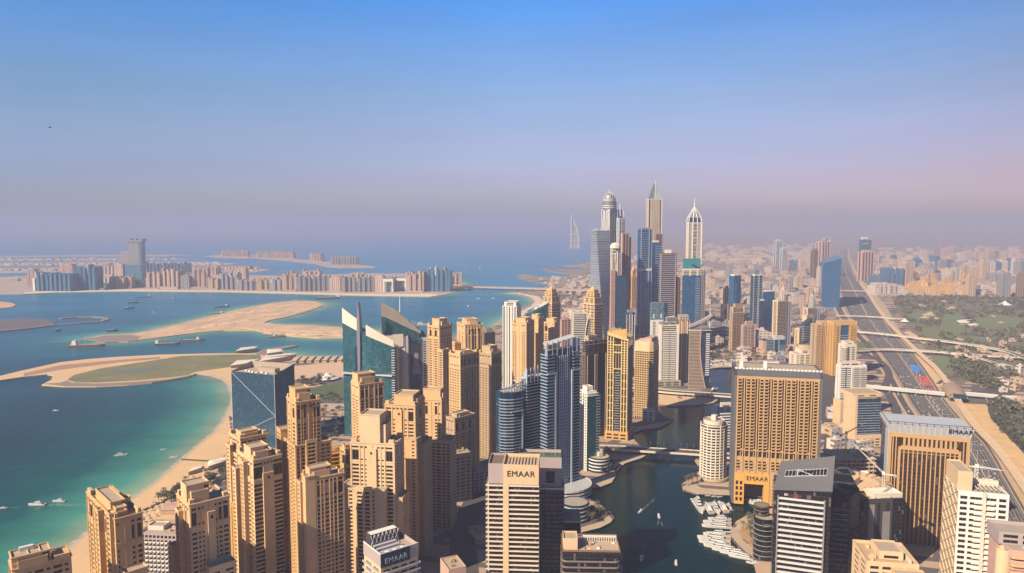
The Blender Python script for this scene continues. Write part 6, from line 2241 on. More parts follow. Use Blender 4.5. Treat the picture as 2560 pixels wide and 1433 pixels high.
# outer gold frame and inner frame
mb = MB()
mb.box(0, 2.4, -.6, .9, 0, zt)
mb.box(A - 2.4, A, -.6, .9, 0, zt)
mb.box(2.4, A - 2.4, -.6, .9, zt - 4.2, zt)
t.add(mb, 'gold_frame', OG)
i0, i1 = A * .14, A * .88
mb = MB()
mb.box(i0 - 1.1, i0 + 1.1, -.5, .88, 0, zt - 14)
mb.box(i1 - 1.1, i1 + 1.1, -.5, .88, 0, zt - 14)
mb.box(i0 + 1.1, i1 - 1.1, -.5, .88, zt - 16.6, zt - 12.4)
t.add(mb, 'gold_frame', OG)
for f in (.055, .095, .925, .965):
    t.box(A * f - .45, A * f + .45, -.2, .88, 0, zt - 4.3, OG, 'pier')
for k in range(1, 13):
    x = i0 + (i1 - i0) * k / 13
    t.box(x - .5, x + .5, -.3, .88, 0, zt - 16.7, OG, 'pier')
    t.box(x - 1.0, x + 1.0, -.2, .88, zt - 12.3, zt - 4.3, OG, 'pier')
for k in range(13):
    x = i0 + (i1 - i0) * (k + .5) / 13
    mb = MB()
    mb.lathe([(1.5, zt - 19.4), (1.5, zt - 19.0)], 10, 0, x, .4, 1, .5)
    t.add(mb, 'arch_head', OG)
t.slabs([(2, .5), (A - 2, .5), (A - 2, .9), (2, .9)], 4, zt - 16, 3.9, plain('bronze_slab', (0.07, 0.045, 0.03), .6), .5)
# left end and crown
t.box(-.4, 1.0, 2, B * .45, 0, zt, PALE, 'end_pier')
t.box(-.2, .8, B * .5, B, 0, zt, GNAVY, 'end_glazing')
mb = MB()
P0 = [(.3, -.3), (A - .3, -.3), (A - .3, B), (.3, B)]
P1 = [(-3.0, -3.4), (A + 1.6, -3.4), (A + 1.6, B + 1), (-3.0, B + 1)]
mb.loft(P0, zt, P1, h, 0, True, True)
t.add(mb, 'crown', PALE)
for k in range(15):
    x0, x1 = P0[0][0] + (P0[1][0] - P0[0][0]) * k / 14, P1[0][0] + (P1[1][0] - P1[0][0]) * k / 14
    mb = MB()
    mb.bar((x0, -.45, zt + .2), (x1, -3.55, h), .5)
    t.add(mb, 'crown_rib', WHITE)
mb = MB()
mb.box(-2, A + 1, -2.6, -2.2, h + 2.4, h + 2.9)
for k in range(12):
    x = A * k / 11
    mb.box(x, x + .5, -2.6, -2.1, h, h + 2.5)
mb.box(-2, -1.5, -2.2, B, h + 2.4, h + 2.9)
t.add(mb, 'roof_rail', DARK)
text_mesh(t.root, 'EMAAR', 6.2, SIGND, (A * .87 - t.off[0], -t.off[1] - 3.0, (zt + h) / 2 + 1.6), (pi / 2 + .25, 0, 0), .3, 'sign_lettering', 0.0, 1.08)

# dark brown office with a crane on its roof
t = Bld('brown_office_tower', 'dark grey brown tower with a small sunlit roof and a crane, before the lettered office', 'tower', (2142, 2172, 2262), 1248, 615, 6)
A, B, h = t.a, t.b, t.h
x1 = t.xr(2233)
B = max(18, min(B, 34))
t.mass(0, x1, 0, B, 0, h, DARK, '.v.v..v.', '.v.', 3.8, .6, wm=GBLACK, roof=CREAM2)
t.box(x1, A, .5, B, 0, h - 1, GBLACK, 'side_wall')
t.box(x1 * .02, x1 * .25, -.4, -.003, 6, h - 5, GREY, 'panel')
t.box(x1 * .60, x1 * .9, -.4, -.003, 6, h - 12, GREY, 'panel')
t.mass(x1 * .3, A * 1.0, 3, B, h - 1, h + 3, OFFW, None, None, name='penthouse', roof=WHITE)
t.roofkit(0, x1, 0, B * .4, h - 1, 6, 3, OFFW)
t.done()


def crane(name, label, x, y, z, mast, jib, ang, mat=YELM, up=.15):
    c = thing(name, label, 'crane', (x, y, z), ang)
    mb = MB()
    w = .9
    for sx in (-w, w):
        for sy in (-w, w):
            mb.bar((sx, sy, 0), (sx, sy, mast), .28)
    n = int(mast / 3)
    for k in range(n):
        z0, z1 = mast * k / n, mast * (k + 1) / n
        mb.bar((-w, -w, z0), (w, -w, z1), .18)
        mb.bar((w, w, z0), (-w, w, z1), .18)
    mb.build('mast', mat, c)
    mb = MB()
    e = (jib * cos(up), 0, mast + jib * sin(up))
    mb.bar((-jib * .3, 0, mast), (0, 0, mast), 1.0)
    for s_ in (-.6, .6):
        mb.bar((0, s_, mast), (e[0], 0, e[2]), .3)
    mb.bar((0, 0, mast + 1.4), (e[0], 0, e[2]), .3)
    for k in range(10):
        f = k / 10
        mb.bar((e[0] * f, .6 * (1 - f), mast + (e[2] - mast) * f), (e[0] * (f + .05), 0, mast + 1.4 * (1 - f) + (e[2] - mast) * (f + .05)), .16)
    mb.build('jib', mat, c)
    mb = MB()
    mb.box(-jib * .3, -jib * .3 + 2.5, -1, 1, mast - 2, mast)
    mb.build('counterweight', GREY, c)
    mb = MB()
    mb.box(-.9, 1.4, -1, 1, mast - .4, mast + 2.0)
    mb.build('cab', WHITE, c)
    return c


p = t.root.location
crane('tower_crane', 'thin pale crane standing on the dark brown tower before the lettered office', p.x + 2, p.y, GZ + h + 3, 16, 34, R(150), OFFW, .75)

# white lattice tower
t = Bld('lattice_wall_tower', 'white framed tower with black windows and a patterned lattice side wall, lower right', 'tower', (2361, 2396, 2524), 1226, 520, -16)
A, B, h = t.a, t.b, t.h
B = max(18, min(B, 34))
LWALL = plain('lattice_cream', (0.62, 0.50, 0.35), 0.85)
t.mass(0, A, 0, B, 0, h, plain('bright_white', (0.74, 0.70, 0.66), 0.6, .05), '.X.WW.WW.X.', None, 4.2, 1.0, wm=GBLACK, roof=CONC)
mb = MB()
fh = 4.2
for j in range(int(h / fh)):
    z0 = h - (j + 1) * fh
    for k in range(5):
        y0, y1 = B * k / 5, B * (k + 1) / 5
        if (j + k) % 2:
            mb.bar((-.35, y0, z0), (-.35, y1, z0 + fh), .8)
        else:
            mb.bar((-.35, y1, z0), (-.35, y0, z0 + fh), .8)
t.add(mb, 'lattice', LWALL)
t.box(-.15, -.003, 0, B, 0, h, TAN, 'lattice_ground')
x0, x1 = A * .30, A * .70
t.slabs([(x0 + .5, -1.6), (A * .49, -1.6), (A * .49, .2), (x0 + .5, .2)], 3, h - 4, 4.2, OFFW, .5, .7)
t.slabs([(A * .53, -1.6), (x1 + .5, -1.6), (x1 + .5, .2), (A * .53, .2)], 3, h - 4, 4.2, OFFW, .5, .7)
t.fins([(A * .51, 0)], 0, h, 2.0, 1.8, OFFW, 'pier')
zt = t.z(1181)
t.mass(.2, A * .30, B * .1, B * .95, h - 1, zt, CREAM2, None, None, name='roof_wing')
t.box(A * .33, A * .95, B * .5, B * .56, h - .5, h + 4, OFFW, 'roof_wall')
for k in range(6):
    t.box(A * (.4 + .09 * k), A * (.4 + .09 * k) + .6, B * .1, B * .9, h + 1, h + 1.7, OFFW, 'roof_beam')
t.done()
p = t.root.location
crane('tower_crane', 'white roof crane lying level on the white lattice tower', p.x + 5, p.y + 8, GZ + h, 11, 18, R(-14), WHITE, -.08)

# cut off roofs along the bottom
t = Bld('cream_roof_building', 'cream building with a walled roof, cut by the bottom edge right of centre', 'building', (2163, 2168, 2304), 1402, 470, -10)
A, B, h = t.a, 34, t.h
t.mass(0, A * .96, 0, B, 0, h, CREAM2, '.W.W.W.W.', '.W.W.', 4, .6, par=2.2, roof=TAN)
t.mass(A * .3, A * .75, B * .25, B * .8, h - 2, h + 4, CREAM2, '.X.', None, name='penthouse')
t.mass(A * .45, A * 1.02, -8, -.02, 0, h - 3.5, CREAM, '.W.W.', None, name='lower_wall')
t.roofkit(2, A * .3, 2, B - 2, h - 2, 6, 4, CREAM2)
t.box(A * .82, A * .86, 4, B - 4, h - 2, h + .5, OFFW, 'roof_wall')
t.done()
t = Bld('tan_corner_building', 'tan building with a curved cream shaft and flat grey roof at the right edge', 'building', (2476, 2500, 2640), 1372, 430, -14)
A, B, h = t.a, 30, t.h
t.mass(A * .16, A, 0, B, 0, h, PINK, 'X.X', None, 4.4, 1.2, roof=CONC)
mb = MB()
mb.lathe([(4.2, 0), (4.2, h - 1), (3.7, h - 1), (3.7, h - 3)], 24, 0, A * .12, 4)
t.add(mb, 'curved_shaft', CREAM2)
t.slabs(rrect(A * .2, A + 1, -2.0, 6, 2), h - 40, h - 2, 5, plain('peach_band', (0.60, 0.38, 0.22), .8), 1.6)
t.mass(A * .1, A * .9, B * .35, B, h - 1, h + 7, MAUVE, '.X.X.', None, name='penthouse', roof=CONC, par=2)
t.roofkit(A * .4, A * .9, 1, B * .3, h - 1, 5, 2, PALE)
t.done()

# ------------------------------------------------------------------ mid right towers
RG = 'towers beside the highway'
t = Bld('white_flats', 'white apartment tower with deep blue windows behind the big hotel, beside the highway', 'tower', (2090, 2100, 2167), 914, 1160, 6, group=RG)
A, B, h = t.a, t.b, t.h
t.mass(0, A, 0, B, 0, h, WHITE, '.WvW..X.X', '.s.', 3.5, .9, wm=WINB)
t.slabs([(A * .45, -1.4), (A + .5, -1.4), (A + .5, 1), (A * .45, 1)], 5, h - 3, 3.5, OFFW, .5, .9)
t.mass(A * .05, A * .8, B * .2, B, h - 1, h + 5, OFFW, '.X.X.', None, name='penthouse')
t.mass(-6, A * .9, -16, -2, 0, t.z(1006), OFFW, '.W.W.', '.W.', name='lower_wall')
t.roofkit(0, A, 0, B, h - 1, 6, 5, WHITE)
t.done()
t = Bld('small_blue_office', 'low dark blue office between the white flats and the banded blue tower', 'building', (2104, 2108, 2140), 1006, 1090, 4)
A, B, h = t.a, 22, t.h
t.shell([(0, 0), (A, 0), (A, B), (0, B)], 0, h, GNAVY, 'curtain_wall')
t.slabs([(A * .4, -1), (A * .8, -1), (A * .8, 1), (A * .4, 1)], 4, h, 4, PALE, .6)
t.mass(-4, 0, 0, B, 0, h + 2, CREAM2, '.s.', None)
t.done()
t = Bld('banded_blue_tower', 'blue glass tower with pale floor bands, a cream spine and cream podium, beside the highway', 'tower', (2134, 2140, 2202), 996, 1010, 6, group=RG)
A, B, h = t.a, 30, t.h
t.shell([(3, 0), (A, 0), (A, B), (3, B)], 0, h - 1, GNAVY, 'curtain_wall')
t.slabs([(3.4, -1.0), (A + .6, -1.0), (A + .6, B * .7), (3.4, B * .7)], 18, h - 5, 3.7, plain('blue_grey_slab', (0.30, 0.36, 0.42), .5), .7)
t.box(-.5, 3, -.6, B, 0, h + 2, CREAM2, 'spine')
t.mass(0, A * 1.2, B * .3, B * 1.4, h - 1.01, h + 5, CREAM2, '.s.s.', None, name='penthouse')
t.mass(-2, A + 1, -5, -1.1, 0, 17, CREAM2, '.W.W.W.W.', None, 4.2, 1, name='podium')
mb = MB()
mb.loft(circle(A * .95, B * .6, 11, 14), 0, circle(A * .95, B * .6, 11, 14), h - 3, 0)
t.add(mb, 'curved_side', DARK)
t.done()
t = Bld('portal_tower', 'golden tower shaped like a square arch around a blue glass centre, beside the highway', 'tower', (2078, 2085, 2143), 804, 1490, 6, group=RG)
A, B, h = t.a, 26, t.h
x0, x1 = A * .30, A * .68
zt = t.z(818)
t.mass(0, x0, 0, B, 0, h - 8, GOLD, '.s.W.', '.s.s.', 3.6, .9)
t.mass(x1, A, 0, B, 0, h - 8, GOLD, '.W.s.', None, 3.6, .9)
t.mass(-.4, A + .4, -.6, B, h - 8, h, GOLD, None, None, name='lintel')
t.box(x0, x1, 2, B - 2, 0, h - 8.01, GBLUE, 'curtain_wall')
t.slabs([(x0 + .5, 1.2), (x1 - .5, 1.2), (x1 - .5, 2.2), (x0 + .5, 2.2)], 20, h - 26, 5, PALE, .7)
t.slabs([(x1 + 2, -1.2), (A + .8, -1.2), (A + .8, 1), (x1 + 2, 1)], 6, h - 14, 3.6, GOLD, .5, .7)
t.done()
t = Bld('golden_flats', 'golden balcony block of several upright ribs, left of the golden arch tower', 'tower', (2036, 2042, 2086), 812, 1510, 5, group=RG)
A, B, h = t.a, 26, t.h
t.mass(0, A, 0, B, 0, h, TAN, '.W.v.v.v.W.', '.s.', 3.6, .9)
t.slabs([(-.8, -1.2), (A * .42, -1.2), (A * .42, 1), (-.8, 1)], 6, h - 4, 3.6, GOLD, .5, .8)
t.fins([(A * f, 0) for f in (.5, .62, .74, .86, .98)], 0, h, 1.6, 1.4, GOLD, 'rib')
t.mass(A * .3, A, B * .2, B, h - 1, h + 6, TAN, '.s.s.s.', None, name='penthouse')
t.done()
t = Bld('cream_flats', 'low cream flats with a curved balcony corner in front of the golden arch', 'building', (2106, 2112, 2142), 862, 1400, 8)
A, B, h = t.a, 22, t.h
t.mass(0, A, 0, B, 0, h, OFFW, '..W.W.', '.s.', 3.5, .9)
t.slabs(circle(2, 2, 6, n=16), 5, h - 4, 3.5, OFFW, .5, .8)
t.mass(A * .2, A * .9, B * .2, B, h - 1, h + 5, OFFW, '.s.', None, name='penthouse')
t.done()
t = Bld('stepped_cream_flats', 'stepped cream flats with white terraces directly behind the hotel roof', 'building', (1984, 1990, 2050), 884, 1540, 6)
A, B, h = t.a, 30, t.h
t.mass(0, A, 0, B, 0, h, OFFW, '.s.W.W.s.W.', '.s.', 3.5, .9)
t.mass(A * .25, A * .85, B * .1, B, h - 1, h + 9, OFFW, '.W.W.', None, name='upper_wall')
t.mass(A * .4, A * .6, B * .3, B, h + 8, h + 14, CREAM2, None, None, name='penthouse')
t.mass(A * .6, A * 1.05, -8, -.01, 0, h - 8, OFFW, '.W.W.W.', None, name='lower_wall')
t.done()
t = Bld('white_frame_house', 'low building with a white portal frame behind the left part of the hotel roof', 'building', (1912, 1914, 1948), 905, 1560, 5)
A, B, h = t.a, 20, t.h
t.mass(0, A, 2, B, 0, h - 3, GREY, '.W.W.', None)
mb = MB()
mb.box(0, 3, 0, 3, 0, h)
mb.box(A - 3, A, 0, 3, 0, h)
mb.box(3, A - 3, 0, 3, h - 4, h)
t.add(mb, 'portal_frame', WHITE)
t.done()
t = Bld('teal_balcony_tower', 'blue teal balcony tower with stepped glass, before the cage domed tower', 'tower', (1914, 1918, 1964), 850, 1720, 6, group=RG)
A, B, h = t.a, 26, t.h
t.shell([(0, 0), (A, 0), (A, B), (0, B)], 0, h, GDEEP, 'curtain_wall')
t.slabs([(-.8, -1.2), (A * .36, -1.2), (A * .36, 2), (-.8, 2)], 5, h - 3, 3.8, SLABW, .5, .7)
t.slabs([(A * .66, -1.2), (A + .8, -1.2), (A + .8, 2), (A * .66, 2)], 5, h - 14, 3.8, SLABW, .5, .7)
t.fins([(A * f, 0) for f in (.38, .64)], 0, h + 4, 1.2, 1.2, FRAMEW, 'fin')
t.mass(A * .5, A * .98, B * .1, B * .7, h - 1, h + 8, PALE, None, None, name='crown')
t.mass(-9, A * .2, 4, B, 0, h - 4, PINK, None, None, 3.6, .6, 'side_wall')
t.done()
t = Bld('curved_glass_office', 'curved navy glass office with white bands and a wedge of glass on its roof', 'tower', (1991, 2012, 2042), 813, 1900, 40, group=RG)
A, B, h = t.a, t.b, t.h
P = [(0, B), (-2, B * .5), (2, 2), (A * .5, -2), (A, 0), (A, B)]
t.shell(P, 0, h, GNAVY, 'curtain_wall')
t.slabs([(x * 1.01 - .6, y - .6) for x, y in P], 8, h - 4, 4.6, PALE, .9)
mb = MB()
mb.loft([(A * .1, 4), (A * .7, 2), (A * .7, B * .6), (A * .1, B * .6)], h - 1, [(A * .1, 4), (A * .7, 2), (A * .7, B * .6), (A * .1, B * .6)], [h + 3, h + 15, h + 15, h + 3], 0)
t.add(mb, 'glass_wedge', GTEAL)
t.mass(-14, -2.2, B * .3, B, 0, h - 8, CREAM2, '.s.s.', '.s.', name='side_wall')
t.done()


def cage_tower(label, px, pyt, Y, rot, tip, split=.62):
    t = Bld('cage_dome_tower', label, 'tower', px, pyt, Y, rot, group=RG)
    A, B, h = t.a, t.b, t.h
    t.mass(0, A * split, 0, B, 0, h, OFFW, 'X' * 2, '.W.', 3.7, 1.0, wm=GBRONZE)
    t.slabs([(-.8, -1.3), (A * split, -1.3), (A * split, 1), (-.8, B)], 4, h - 2, 3.7, CREAM2, .5, .8)
    t.mass(A * split, A, 0, B, 0, h - 6, PALE, '.v.v.', None, 3.7, .8, wm=GDEEP, name='side_wall')
    cx_, cy_ = A * .5, B * .5
    Rr = min(A, B) * .5
    ht = at_y(CX, tip, Y)[2] - GZ - h
    for k in range(12):
        a = 2 * pi * k / 12
        mb = MB()
        pts = []
        for j in range(7):
            f = j / 6
            r = Rr * cos(f * pi / 2 * .96) ** .55
            pts.append((cx_ + r * cos(a), cy_ + r * sin(a), h - 2 + ht * .82 * f))
        for p, q in zip(pts[:-1], pts[1:]):
            mb.bar(p, q, .75)
        t.add(mb, 'dome_rib', OFFW)
    mb = MB()
    mb.lathe([(Rr * .7, h - 1), (Rr * .6, h + ht * .3), (Rr * .2, h + ht * .6)], 16, 0, cx_, cy_)
    t.add(mb, 'inner_drum', MAUVE)
    mb = MB()
    mb.lathe([(.9, h + ht * .75), (.2, h + ht)], 6, 0, cx_, cy_)
    t.add(mb, 'spire', WHITE)
    t.done()
    return t


cage_tower('cream banded tower topped by an open white cage dome, centre right', (1932, 1945, 1980), 752, 1870, 28, 712)
t = cage_tower('farther cage domed tower half hidden below the broad blue sail tower', (2008, 2020, 2050), 770, 2250, 28, 728)
A, B = t.a, t.b
t.mass(-16, A * .3, -10, B * .4, 0, t.h - 22, CREAM2, '.W.W.', None, name='lower_wall')


def slab_tower(name, label, px, pyt, Y, rot, col, slab, top=None, part=1.0, glassm=GDEEP, b=None):
    t = Bld(name, label, 'tower', px, pyt, Y, rot, b=b, group=RG)
    A, B, h = t.a, t.b, t.h
    t.mass(0, A, 0, B, 0, h, col, '.W.v.W.', '.W.', 3.6, .8, wm=glassm)
    t.slabs([(-.8, -1.1), (A * part, -1.1), (A * part, 1), (-.8, B)], 4, h - 3, 3.6, slab, .5, .8)
    t.mass(A * .25, A * .75, B * .2, B * .8, h - 1, h + 8, col, '.s.s.', None, name='penthouse')
    if top:
        t.mass(A * .36, A * .62, B * .3, B * .7, h + 7, at_y(CX, top, Y)[2] - GZ, GBLUE, None, None, name='glass_lantern')
    t.done()
    return t


t = slab_tower('balcony_tower', 'tan balcony tower with square crown frame and blue lantern at the canal end', (1825, 1832, 1860), 768, 1790, 22, TAN, CREAM, 711)
A, B, h = t.a, t.b, t.h
mb = MB()
mb.box(-1.2, 1.4, -2, 0, h - 16, h + 1)
mb.box(A - 1.4, A + 1.2, -2, 0, h - 16, h + 1)
mb.box(1.4, A - 1.4, -2, 0, h - 16, h - 14)
t.add(mb, 'crown_frame', CREAM2)
t = slab_tower('balcony_tower', 'pinkish balcony tower with a blue glass right side, shorter of the canal end pair', (1853, 1858, 1890), 812, 1760, 12, PINK, plain('pink_slab', (0.60, 0.46, 0.40), .8), None, .7)
t.box(t.a * .74, t.a + 8, 3, t.b, 0, t.h - 14, GBLUE, 'side_wall')
for nm, lb, px, pyt, Y, rot, m in (
        ('blue_office', 'plain deep blue office tower above the tan balcony tower', (1823, 1836, 1853), 690, 2350, 35, GBLUE),
        ('blue_office', 'blue tower with a white window grid, left of the darker blue block', (1877, 1884, 1908), 690, 2280, 25, GDEEP),
        ('blue_office', 'darker blue block with a white top rim, left of the cage domed tower', (1906, 1911, 1937), 730, 2020, 20, GBLUE),
        ('blue_office', 'short slim blue tower attached left of the darker blue block', (1898, 1899, 1912), 752, 2000, 10, GDEEP)):
    t = Bld(nm, lb, 'tower', px, pyt, Y, rot, group=RG)
    A, B, h = t.a, t.b, t.h
    B = min(B, 40)
    t.shell([(0, 0), (A, 0), (A, B), (0, B)], 0, h, m, 'curtain_wall')
    t.mass(A * .15, A * .85, B * .15, B * .85, h - 1, h + 4, WHITE, None, None, name='penthouse')
    if 'grid' in lb:
        t.fins([(A * f, 0) for f in (.05, .5, .6, .95)], 0, h, 1.4, 1, PALE, 'fin')
        t.slabs([(-.5, -.8), (A, -.8), (A, .5), (-.5, .5)], 8, h - 3, 8, PALE, .9)
    else:
        t.box(-.3, A + .3, -.3, B, h - .3, h + 1.2, PALE, 'roof_rim')
t = Bld('tan_slim_tower', 'slim tan tower left of the plain deep blue office tower', 'tower', (1808, 1812, 1826), 720, 2400, 20, group=RG)
t.mass(0, t.a, 0, t.b, 0, t.h, CREAM, '.v.W.v.', '.s.', wm=WIN)
t.mass(-12, t.a + 6, -10, 4, 0, 50, CREAM, '.v.v.', None, name='podium')
t.mass(t.a * .3, t.a * .7, t.b * .3, t.b * .7, t.h - 1, t.h + 6, BROWN, name='penthouse')
t.done()
t = Bld('low_blue_office', 'broad low dark blue glass office at the far end of the canal', 'building', (1779, 1785, 1830), 822, 1950, 10)
t.shell([(0, 0), (t.a, 0), (t.a, 40), (0, 40)], 0, t.h, GDEEP, 'curtain_wall')
t.slabs([(-1, -1), (t.a * .9, -1), (t.a * .9, 3), (-1, 3)], 10, t.h - 4, 9, PALE, .8)

# far landmarks along the highway
t = Bld('sail_office_tower', 'large blue glass tower with slanting top and red edge beside the far highway', 'tower', (2054, 2096, 2103), 645, 2950, 68, group=RG)
A, B, h = t.a, t.b, t.h
mb = MB()
P = [(0, B), (0, 0), (A, 0), (A, B)]
mb.loft(P, 0, P, [t.z(650), t.z(637), t.z(640), t.z(652)], 0)
t.add(mb, 'curtain_wall', GBLUE)
mb = MB()
mb.loft([(-.5, B * .42), (-.5, 0), (-.2, 0), (-.2, B * .42)], 0, [(-.5, B * .10), (-.5, 0), (-.2, 0), (-.2, B * .10)], h - 30, 0)
t.add(mb, 'dark_glass_facet', GDEEP)
t.slabs([(-1, B), (-1, B * .5), (0, B * .5), (0, B)][::-1], 12, h - 10, 9, PALE, 1.0)
t.box(-1.5, 2, -2, 0, 0, t.z(665), WHITE, 'edge_pier')
t.box(-1.5, 1.5, -1.8, 0, t.z(665), t.z(640), REDM, 'red_edge')
mb = MB()
mb.lathe([(1.2, t.z(640)), (.3, t.z(618))], 6, 0, 0, -1)
t.add(mb, 'mast', MAUVE)
t.mass(-20, A + 22, -34, -4, 0, t.z(758), MAUVE, '.W.W.W.W.', None, 6, 1, name='podium')
for nm, lb, px, pyt, Y, mt in (('twin_arch_tower', 'pink far tower with an arched striped crown, right one of the twins', (2052, 2055, 2077), 604, 4300, PINK), ('twin_arch_tower', 'pink far tower with an arched striped crown, left one of the twins', (2045, 2047, 2056), 606, 4420, PINK)):
    t = Bld(nm, lb, 'tower', px, pyt, Y, 10, b=34, group='pale towers far along the highway')
    A, B, h = t.a, t.b, t.h
    t.mass(0, A, 0, B, 0, h, mt, '.v.v.v.', '.v.', 3.8, .8, wm=WINB)
    for k in range(6):
        mb = MB()
        f = k / 5
        for j in range(8):
            a0, a1 = pi * j / 8, pi * (j + 1) / 8
            r = A * .5 * (1 - .12 * k)
            mb.bar((A / 2 - r * cos(a0), B * .1 * k, h + r * .75 * sin(a0)), (A / 2 - r * cos(a1), B * .1 * k, h + r * .75 * sin(a1)), 1.6)
        t.add(mb, 'crown_arch', WHITE)
    t.done()
for lb, px, pyt, Y, mt, gl in (('brown far slab left of the pink arched twins', (2034, 2035, 2046), 626, 4200, BROWN, WIN), ('grey far tower with a tall thin neighbour, left of the pink twins', (1939, 1941, 1958), 602, 5200, PALE, WINB), ('thin pale far tower just right of the tall grey far tower', (1955, 1956, 1970), 622, 5000, PALE, WINB),
                               ('pink brown far slab beside the highway, before the teal capped tower', (2153, 2155, 2187), 630, 4000, PINK, GBRONZE), ('far dark teal tower with a white rooftop crown beside the highway', (2155, 2157, 2179), 600, 4700, GDEEP, WINB)):
    t = Bld('far_tower', lb, 'tower', px, pyt, Y, 8, b=36, group='pale towers far along the highway')
    A, B, h = t.a, t.b, t.h
    if mt is GDEEP:
        t.shell([(0, 0), (A, 0), (A, B), (0, B)], 0, h, GTEAL, 'curtain_wall')
        t.mass(A * .1, A * .9, B * .2, B * .8, h - 1, h + 8, PALE, '.W.W.', None, name='crown')
        t.mass(0, A * .7, B * .3, B * .6, h + 7, h + 18, WHITE, None, None, name='roof_sign')
        t.slabs([(-1, -1), (A * .7, -1), (A * .7, 2), (-1, 2)], h - 26, h - 25, 9, WHITE, 2.5)
    else:
        t.mass(0, A, 0, B, 0, h, mt, '.v.v.v.v.', '.v.', 3.8, .8, wm=gl)
        t.mass(A * .2, A * .8, B * .2, B * .8, h - 1, h + 10, mt, None, None, name='crown')
    t.done()

# the far sail shaped hotel on its islet
sx, sy, _ = at_y(1437, 614, 9600)
o = sheet('islet', [circle(sx, sy, 150, 90, 24)], GZ, SANDM, skirt=4)
t = thing('sail_hotel', 'white sail shaped hotel on its own islet, far out in the haze', 'hotel', (sx, sy, GZ), 0)
hh = at_y(1430, 541, 9600)[2]
x0 = -(1437 - 1427.5) / F * 9600
wid = 19.5 / F * 9600
n = 16
curve = [(x0 + wid * (1 - (max(0, k / n - .12) / .88) ** 2.2) if k / n > .12 else x0 + wid, hh * k / n) for k in range(n + 1)]
mb = MB()
for (xa, za), (xb, zb) in zip(curve[:-1], curve[1:]):
    mb.loft([(x0, -6), (xa, 10), (xa, 24), (x0, 30)], za, [(x0, -6), (xb, 10), (xb, 24), (x0, 30)], zb, 0, True)
mb.build('fabric_wall', plain('sail_pink', (0.46, 0.38, 0.38), .7), t)
mb = MB()
for (xa, za), (xb, zb) in zip(curve[:-1], curve[1:]):
    mb.bar((xa, 8, za), (xb, 8, zb), 11)
mb.build('curved_frame', WHITE, t)
mb = MB()
mb.bar((x0, -8, 0), (x0, -8, hh), 14)
mb.lathe([(4, hh), (1.5, hh + 42)], 6, 0, x0, -8)
mb.build('mast', WHITE, t)
for f in (.22, .42, .7):
    mb = MB()
    xx = [c[0] for c in curve if c[1] >= hh * f][0]
    mb.bar((x0, -10, hh * f), (xx, 4, hh * f), 9)
    mb.build('cross_beam', WHITE, t)
# ------------------------------------------------------------------ far buildings
FM = {
    'pink': facade_mat('far_pink', (0.56, 0.40, 0.32), (0.16, 0.12, 0.12), 7, 10, .45, .5),
    'cream': facade_mat('far_cream', (0.56, 0.41, 0.29), (0.15, 0.11, 0.08), 7, 10, .45, .5),
    'gold': facade_mat('far_gold', (0.60, 0.38, 0.18), (0.22, 0.12, 0.05), 7, 10, .4, .45),
    'white': facade_mat('far_white', (0.60, 0.51, 0.45), (0.14, 0.15, 0.17), 7, 10, .5, .45),
    'grey': facade_mat('far_grey', (0.33, 0.32, 0.34), (0.08, 0.09, 0.11), 7, 10, .55, .5),
    'blue': facade_mat('far_blue', (0.08, 0.20, 0.32), (0.04, 0.10, 0.19), 4, 4, .7, .7, .3),
    'teal': facade_mat('far_teal', (0.10, 0.26, 0.28), (0.05, 0.13, 0.16), 4, 4, .7, .7, .3),
    'brown': facade_mat('far_brown', (0.30, 0.20, 0.16), (0.06, 0.04, 0.035), 7, 10, .5, .5),
}


